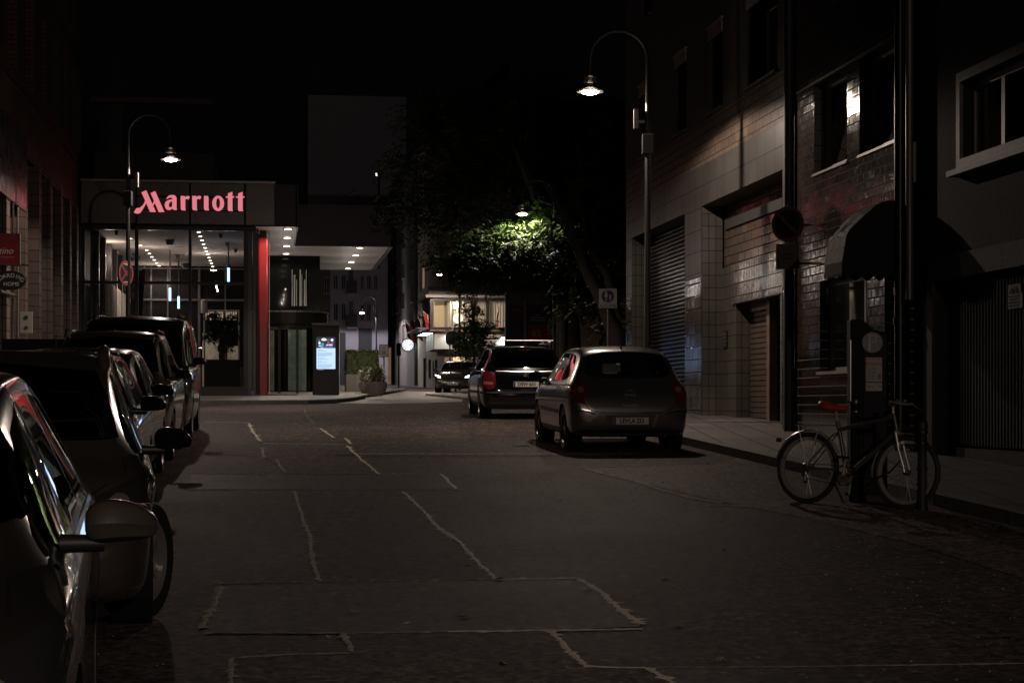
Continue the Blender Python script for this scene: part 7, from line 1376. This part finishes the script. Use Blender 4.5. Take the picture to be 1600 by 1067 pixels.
TBi.part('rack', MB().tube([(-.13, -.055, .75), (.20, -.055, .76), (.28, -.02, .76)], .006, 6).tube([(-.13, .055, .75), (.20, .055, .76), (.28, .02, .76)], .006, 6).tube([(-.13, -.055, .75), (-.13, .055, .75)], .006, 6).tube([(-.05, -.055, .752), (-.05, .055, .752)], .005, 6).tube([(.06, -.055, .755), (.06, .055, .755)], .005, 6).tube([(.16, -.055, .758), (.16, .055, .758)], .005, 6)
   .tube([(.02, .06, R1+.02), (.04, .058, .755)], .006, 6).tube([(.0, .06, R1+.02), (-.12, .058, .60), (-.10, .056, .75)], .006, 6).tube([(.03, -.06, R1+.02), (.14, -.058, .757)], .006, 6).tube([(.02, -.06, R1+.02), (-.1, -.056, .75)], .006, 6), alu, sm=50)
TBi.part('mudguard_stay', MB().tube([(0, .06, R1), (-.33, .03, .46)], .003, 5).tube([(0, -.06, R1), (-.33, -.03, .46)], .003, 5).tube([(WB, .05, R1), (WB-.3, .03, .5)], .003, 5), steel)
TBi.part('rear_lamp', MB().box(-.36, -.33, -.025, .025, .58, .62), M('tail_lamp_red'))
cr = TBi.part('chainring', MB().lathe([(.088, -.004), (.1, -.004), (.1, .004), (.088, .004)], (bb[0], -.05, bb[2]), 'y', 36, True).lathe([(.0, -.006), (.022, -.006), (.022, .006), (0, .006)], (bb[0], -.05, bb[2]), 'y', 14), steel)
m = MB()
for k in range(5): a = .3+k*2*math.pi/5; m.tube([(bb[0], -.05, bb[2]), (bb[0]+.09*math.cos(a), -.05, bb[2]+.09*math.sin(a))], [.011, .006], 6)
TBi.part('chainring_arm', m, steel, cr); TBi.part('chain', MB().tube([(0, -.045, R1+.035), (bb[0], -.05, bb[2]+.095)], .004, 6).tube([(0, -.045, R1-.1), (bb[0], -.05, bb[2]-.095)], .004, 6), black)
TBi.part('crank', MB().tube([(bb[0], -.075, bb[2]), (bb[0]+.02, -.085, bb[2]+.17)], [.013, .01], 8).tube([(bb[0], .075, bb[2]), (bb[0]-.02, .085, bb[2]-.17)], [.013, .01], 8), alu); TBi.part('pedal', MB().box(bb[0]-.03, bb[0]+.07, -.17, -.095, bb[2]+.16, bb[2]+.182).box(bb[0]-.07, bb[0]+.03, .095, .17, bb[2]-.182, bb[2]-.16), black)
TBi.part('derailleur', MB().ell((.0, -.06, R1-.06), .025, .012, .04).tube([(0, -.06, R1-.03), (.02, -.06, R1-.13)], .008, 6).lathe([(0, -.004), (.025, -.004), (.025, .004), (0, .004)], (.02, -.06, R1-.13), 'y', 12), steel); TBi.part('kickstand', MB().tube([(.2, .07, .32), (.30, .2, .02)], .009, 8), black)
TBi.part('cable_lock', MB().tube([(bb[0]+.05, -.05, .42), (bb[0]+.15, -.08, .30), (bb[0]+.35, -.09, .27), (bb[0]+.5, -.08, .34), (bb[0]+.6, -.04, .47), (bb[0]+.55, .03, .5)], .009, 8), black, sm=50); TBi.part('front_lamp', MB().box(WB-.06, WB-.01, -.03, .03, .73, .79), black)
TBi.part('cassette', MB().lathe([(0, -.03), (.05, -.03), (.035, -.055), (0, -.055)], (0, 0, R1), 'y', 20), steel)
# ================================================================ parking ticket machine
Ym = 18.75; Xm = (1355-800)/F*Ym; zm = zg(Ym)
TM = Thing('parking_ticket_machine', 'dark parking ticket machine with a white P and a paper notice behind the bicycle', 'ticket machine', (Xm, Ym, zm), math.radians(-3), frame=False)
s_ = 3000/Ym; hw = 28.5/s_; top = 1.55+(534-500)/s_; 
bdk = M('machine_shell', (.008, .008, .008), .6, noise=.2, spec=.1)
TM.part('body', MB().prism([(-hw, 0), (hw, 0), (hw, top-.13), (hw*.25, top-.10), (-hw*.35, top-.0), (-hw, top)], -.14, .14, 'y'), bdk, bev=.012)
TM.part('front_panel', MB().box(-hw*.30, hw*.92, -.155, -.142, .12, top-.16), M('machine_front', (.007, .007, .008), .5, spec=.1)); TM.part('side_edge', MB().box(-hw-.004, -hw+.004, -.15, -.142, .1, top-.2), steel)
zq = top-(536-500)/s_; xq = (1358-1355)/s_; disc = TM.part('emblem_disc', MB().lathe([(0, -.004), (.10, -.004), (.10, 0), (0, 0)], (xq+.01, -.156, zq), 'y', 24), M('machine_disc', (.015, .016, .018), .4))
TM.part('letter', MB().box(xq-.03, xq-.008, -.166, -.161, zq-.075, zq+.07), M('machine_letter', (.38, .35, .33), .45), disc); m = MB(); 
for i in range(20):
    t0, t1 = 2*math.pi*i/20, 2*math.pi*(i+1)/20; c_ = (xq+.012, zq+.036); m.quad((c_[0]+.026*math.cos(t0), -.168, c_[1]+.026*math.sin(t0)), (c_[0]+.042*math.cos(t0), -.168, c_[1]+.042*math.sin(t0)), (c_[0]+.042*math.cos(t1), -.168, c_[1]+.042*math.sin(t1)), (c_[0]+.026*math.cos(t1), -.168, c_[1]+.026*math.sin(t1)))
TM.part('letter', m, M('machine_letter_red', (.33, .20, .20), .45), disc); TM.part('coin_slot', MB().box(xq, xq+.025, -.1705, -.169, zq+.033, zq+.039), M('machine_letter'), disc)
z1 = top-(559-500)/s_; z0 = top-(611-500)/s_; x0, x1 = (1349.5-1355)/s_, (1374.5-1355)/s_
nt_ = TM.part('notice', MB().box(x0, x1, -.160, -.1555, z0+.09, z1).box(x0, x1, -.160, -.1555, z0, z0+.082), M('notice_paper', (.30, .26, .225), .5)); h = z1-z0
TM.part('notice_print', MB().box(x0, x1, -.1612, -.1602, z1-.075, z1-.05).box(x0, x1, -.1612, -.1602, z1-.02, z1-.012), M('notice_pink', (.30, .12, .12), .5), nt_); m = MB().box(x1-.04, x1-.012, -.1612, -.1602, z1-.21, z1-.16)
for k in range(9): m.box(x0+.012, x1-.055-.02*(k % 3 == 2), -.1612, -.1602, z1-.10-k*.014, z1-.095-k*.014)
m.box(x1-.045, x1-.01, -.1612, -.1602, z0+.04, z0+.05).box(x0+.02, x0+.04, -.1612, -.1602, z0+.03, z0+.05).box(x0+.06, x0+.07, -.1612, -.1602, z0+.03, z0+.05)
TM.part('notice_text', m, M('notice_ink', (.10, .085, .08), .5), nt_); TM.part('plinth', MB().box(-hw-.02, hw+.02, -.17, .17, -.1, .06), concL)
# post standing left of the machine, holding the bicycle lock
Yp_ = 18.7; Xp = (1331-800)/F*Yp_; TQ = Thing('steel_post', 'thin dark steel post with clamps at the left side of the ticket machine', 'post', (Xp, Yp_-.22, zg(Yp_)), 0, frame=False)
TQ.part('tube', MB().tube([(0, 0, -.1), (0, 0, .98)], .026, 12), M('black_gloss'), sm=40); TQ.part('clamp', MB().lathe([(.034, .95), (.034, .98)]).lathe([(.034, .86), (.034, .88)]).lathe([(.034, .74), (.034, .76)]).tube([(-.1, 0, .965), (0, 0, .965)], .008, 6), steel)
# ================================================================ bollard at the kerb
Yb = 1.55*F/(797-534); Xb = (1441-800)/F*Yb; TO = Thing('bollard', 'dark cast iron bollard with rings at the bicycle front wheel', 'bollard', (Xb, Yb, zg(Yb)), 0, frame=False)
TO.part('shaft', MB().lathe([(.052, -.05), (.052, .04), (.045, .05), (.042, .72), (.048, .73)], n=24), black, sm=40); m = MB()
for z in (.04, .24, .38, .62, .72): TO.part('ring', MB().lathe([(.044, z-.012), (.054, z-.008), (.054, z+.008), (.044, z+.012)], n=24), M('bollard_ring', (.03, .028, .026), .35, .3), sm=40)
TO.part('cap', MB().lathe([(.046, .73), (.052, .76), (.05, .80), (.035, .83), (.0, .842)], n=24), black, sm=50)
# light coloured litter at the foot of the machine
lt_ = M('paper_litter', (.5, .46, .42), .6); litter = [(1271, 799, .1, .03), (1353, 804, .09, .03), (1320, 786, .07, .02), (1410, 768, .08, .02), (1462, 790, .12, .03)]
for i, (px, py, a, b) in enumerate(litter):
    X, Y = G(px, py); n_ = MB().add([(-a/2, -b, 0), (a/2, -b*.8, .006), (a/2, b, 0), (-a/2, b*.8, .01)], [(0, 1, 2, 3)]); o = mk('paper_scrap', n_, lt_); o.location = (X, Y, zg(Y)+.012); o.rotation_euler = (0, 0, .4+i); tag(o, 'pale paper scrap lying near the foot of the parking machine', 'litter', 'paper scraps by the parking machine')
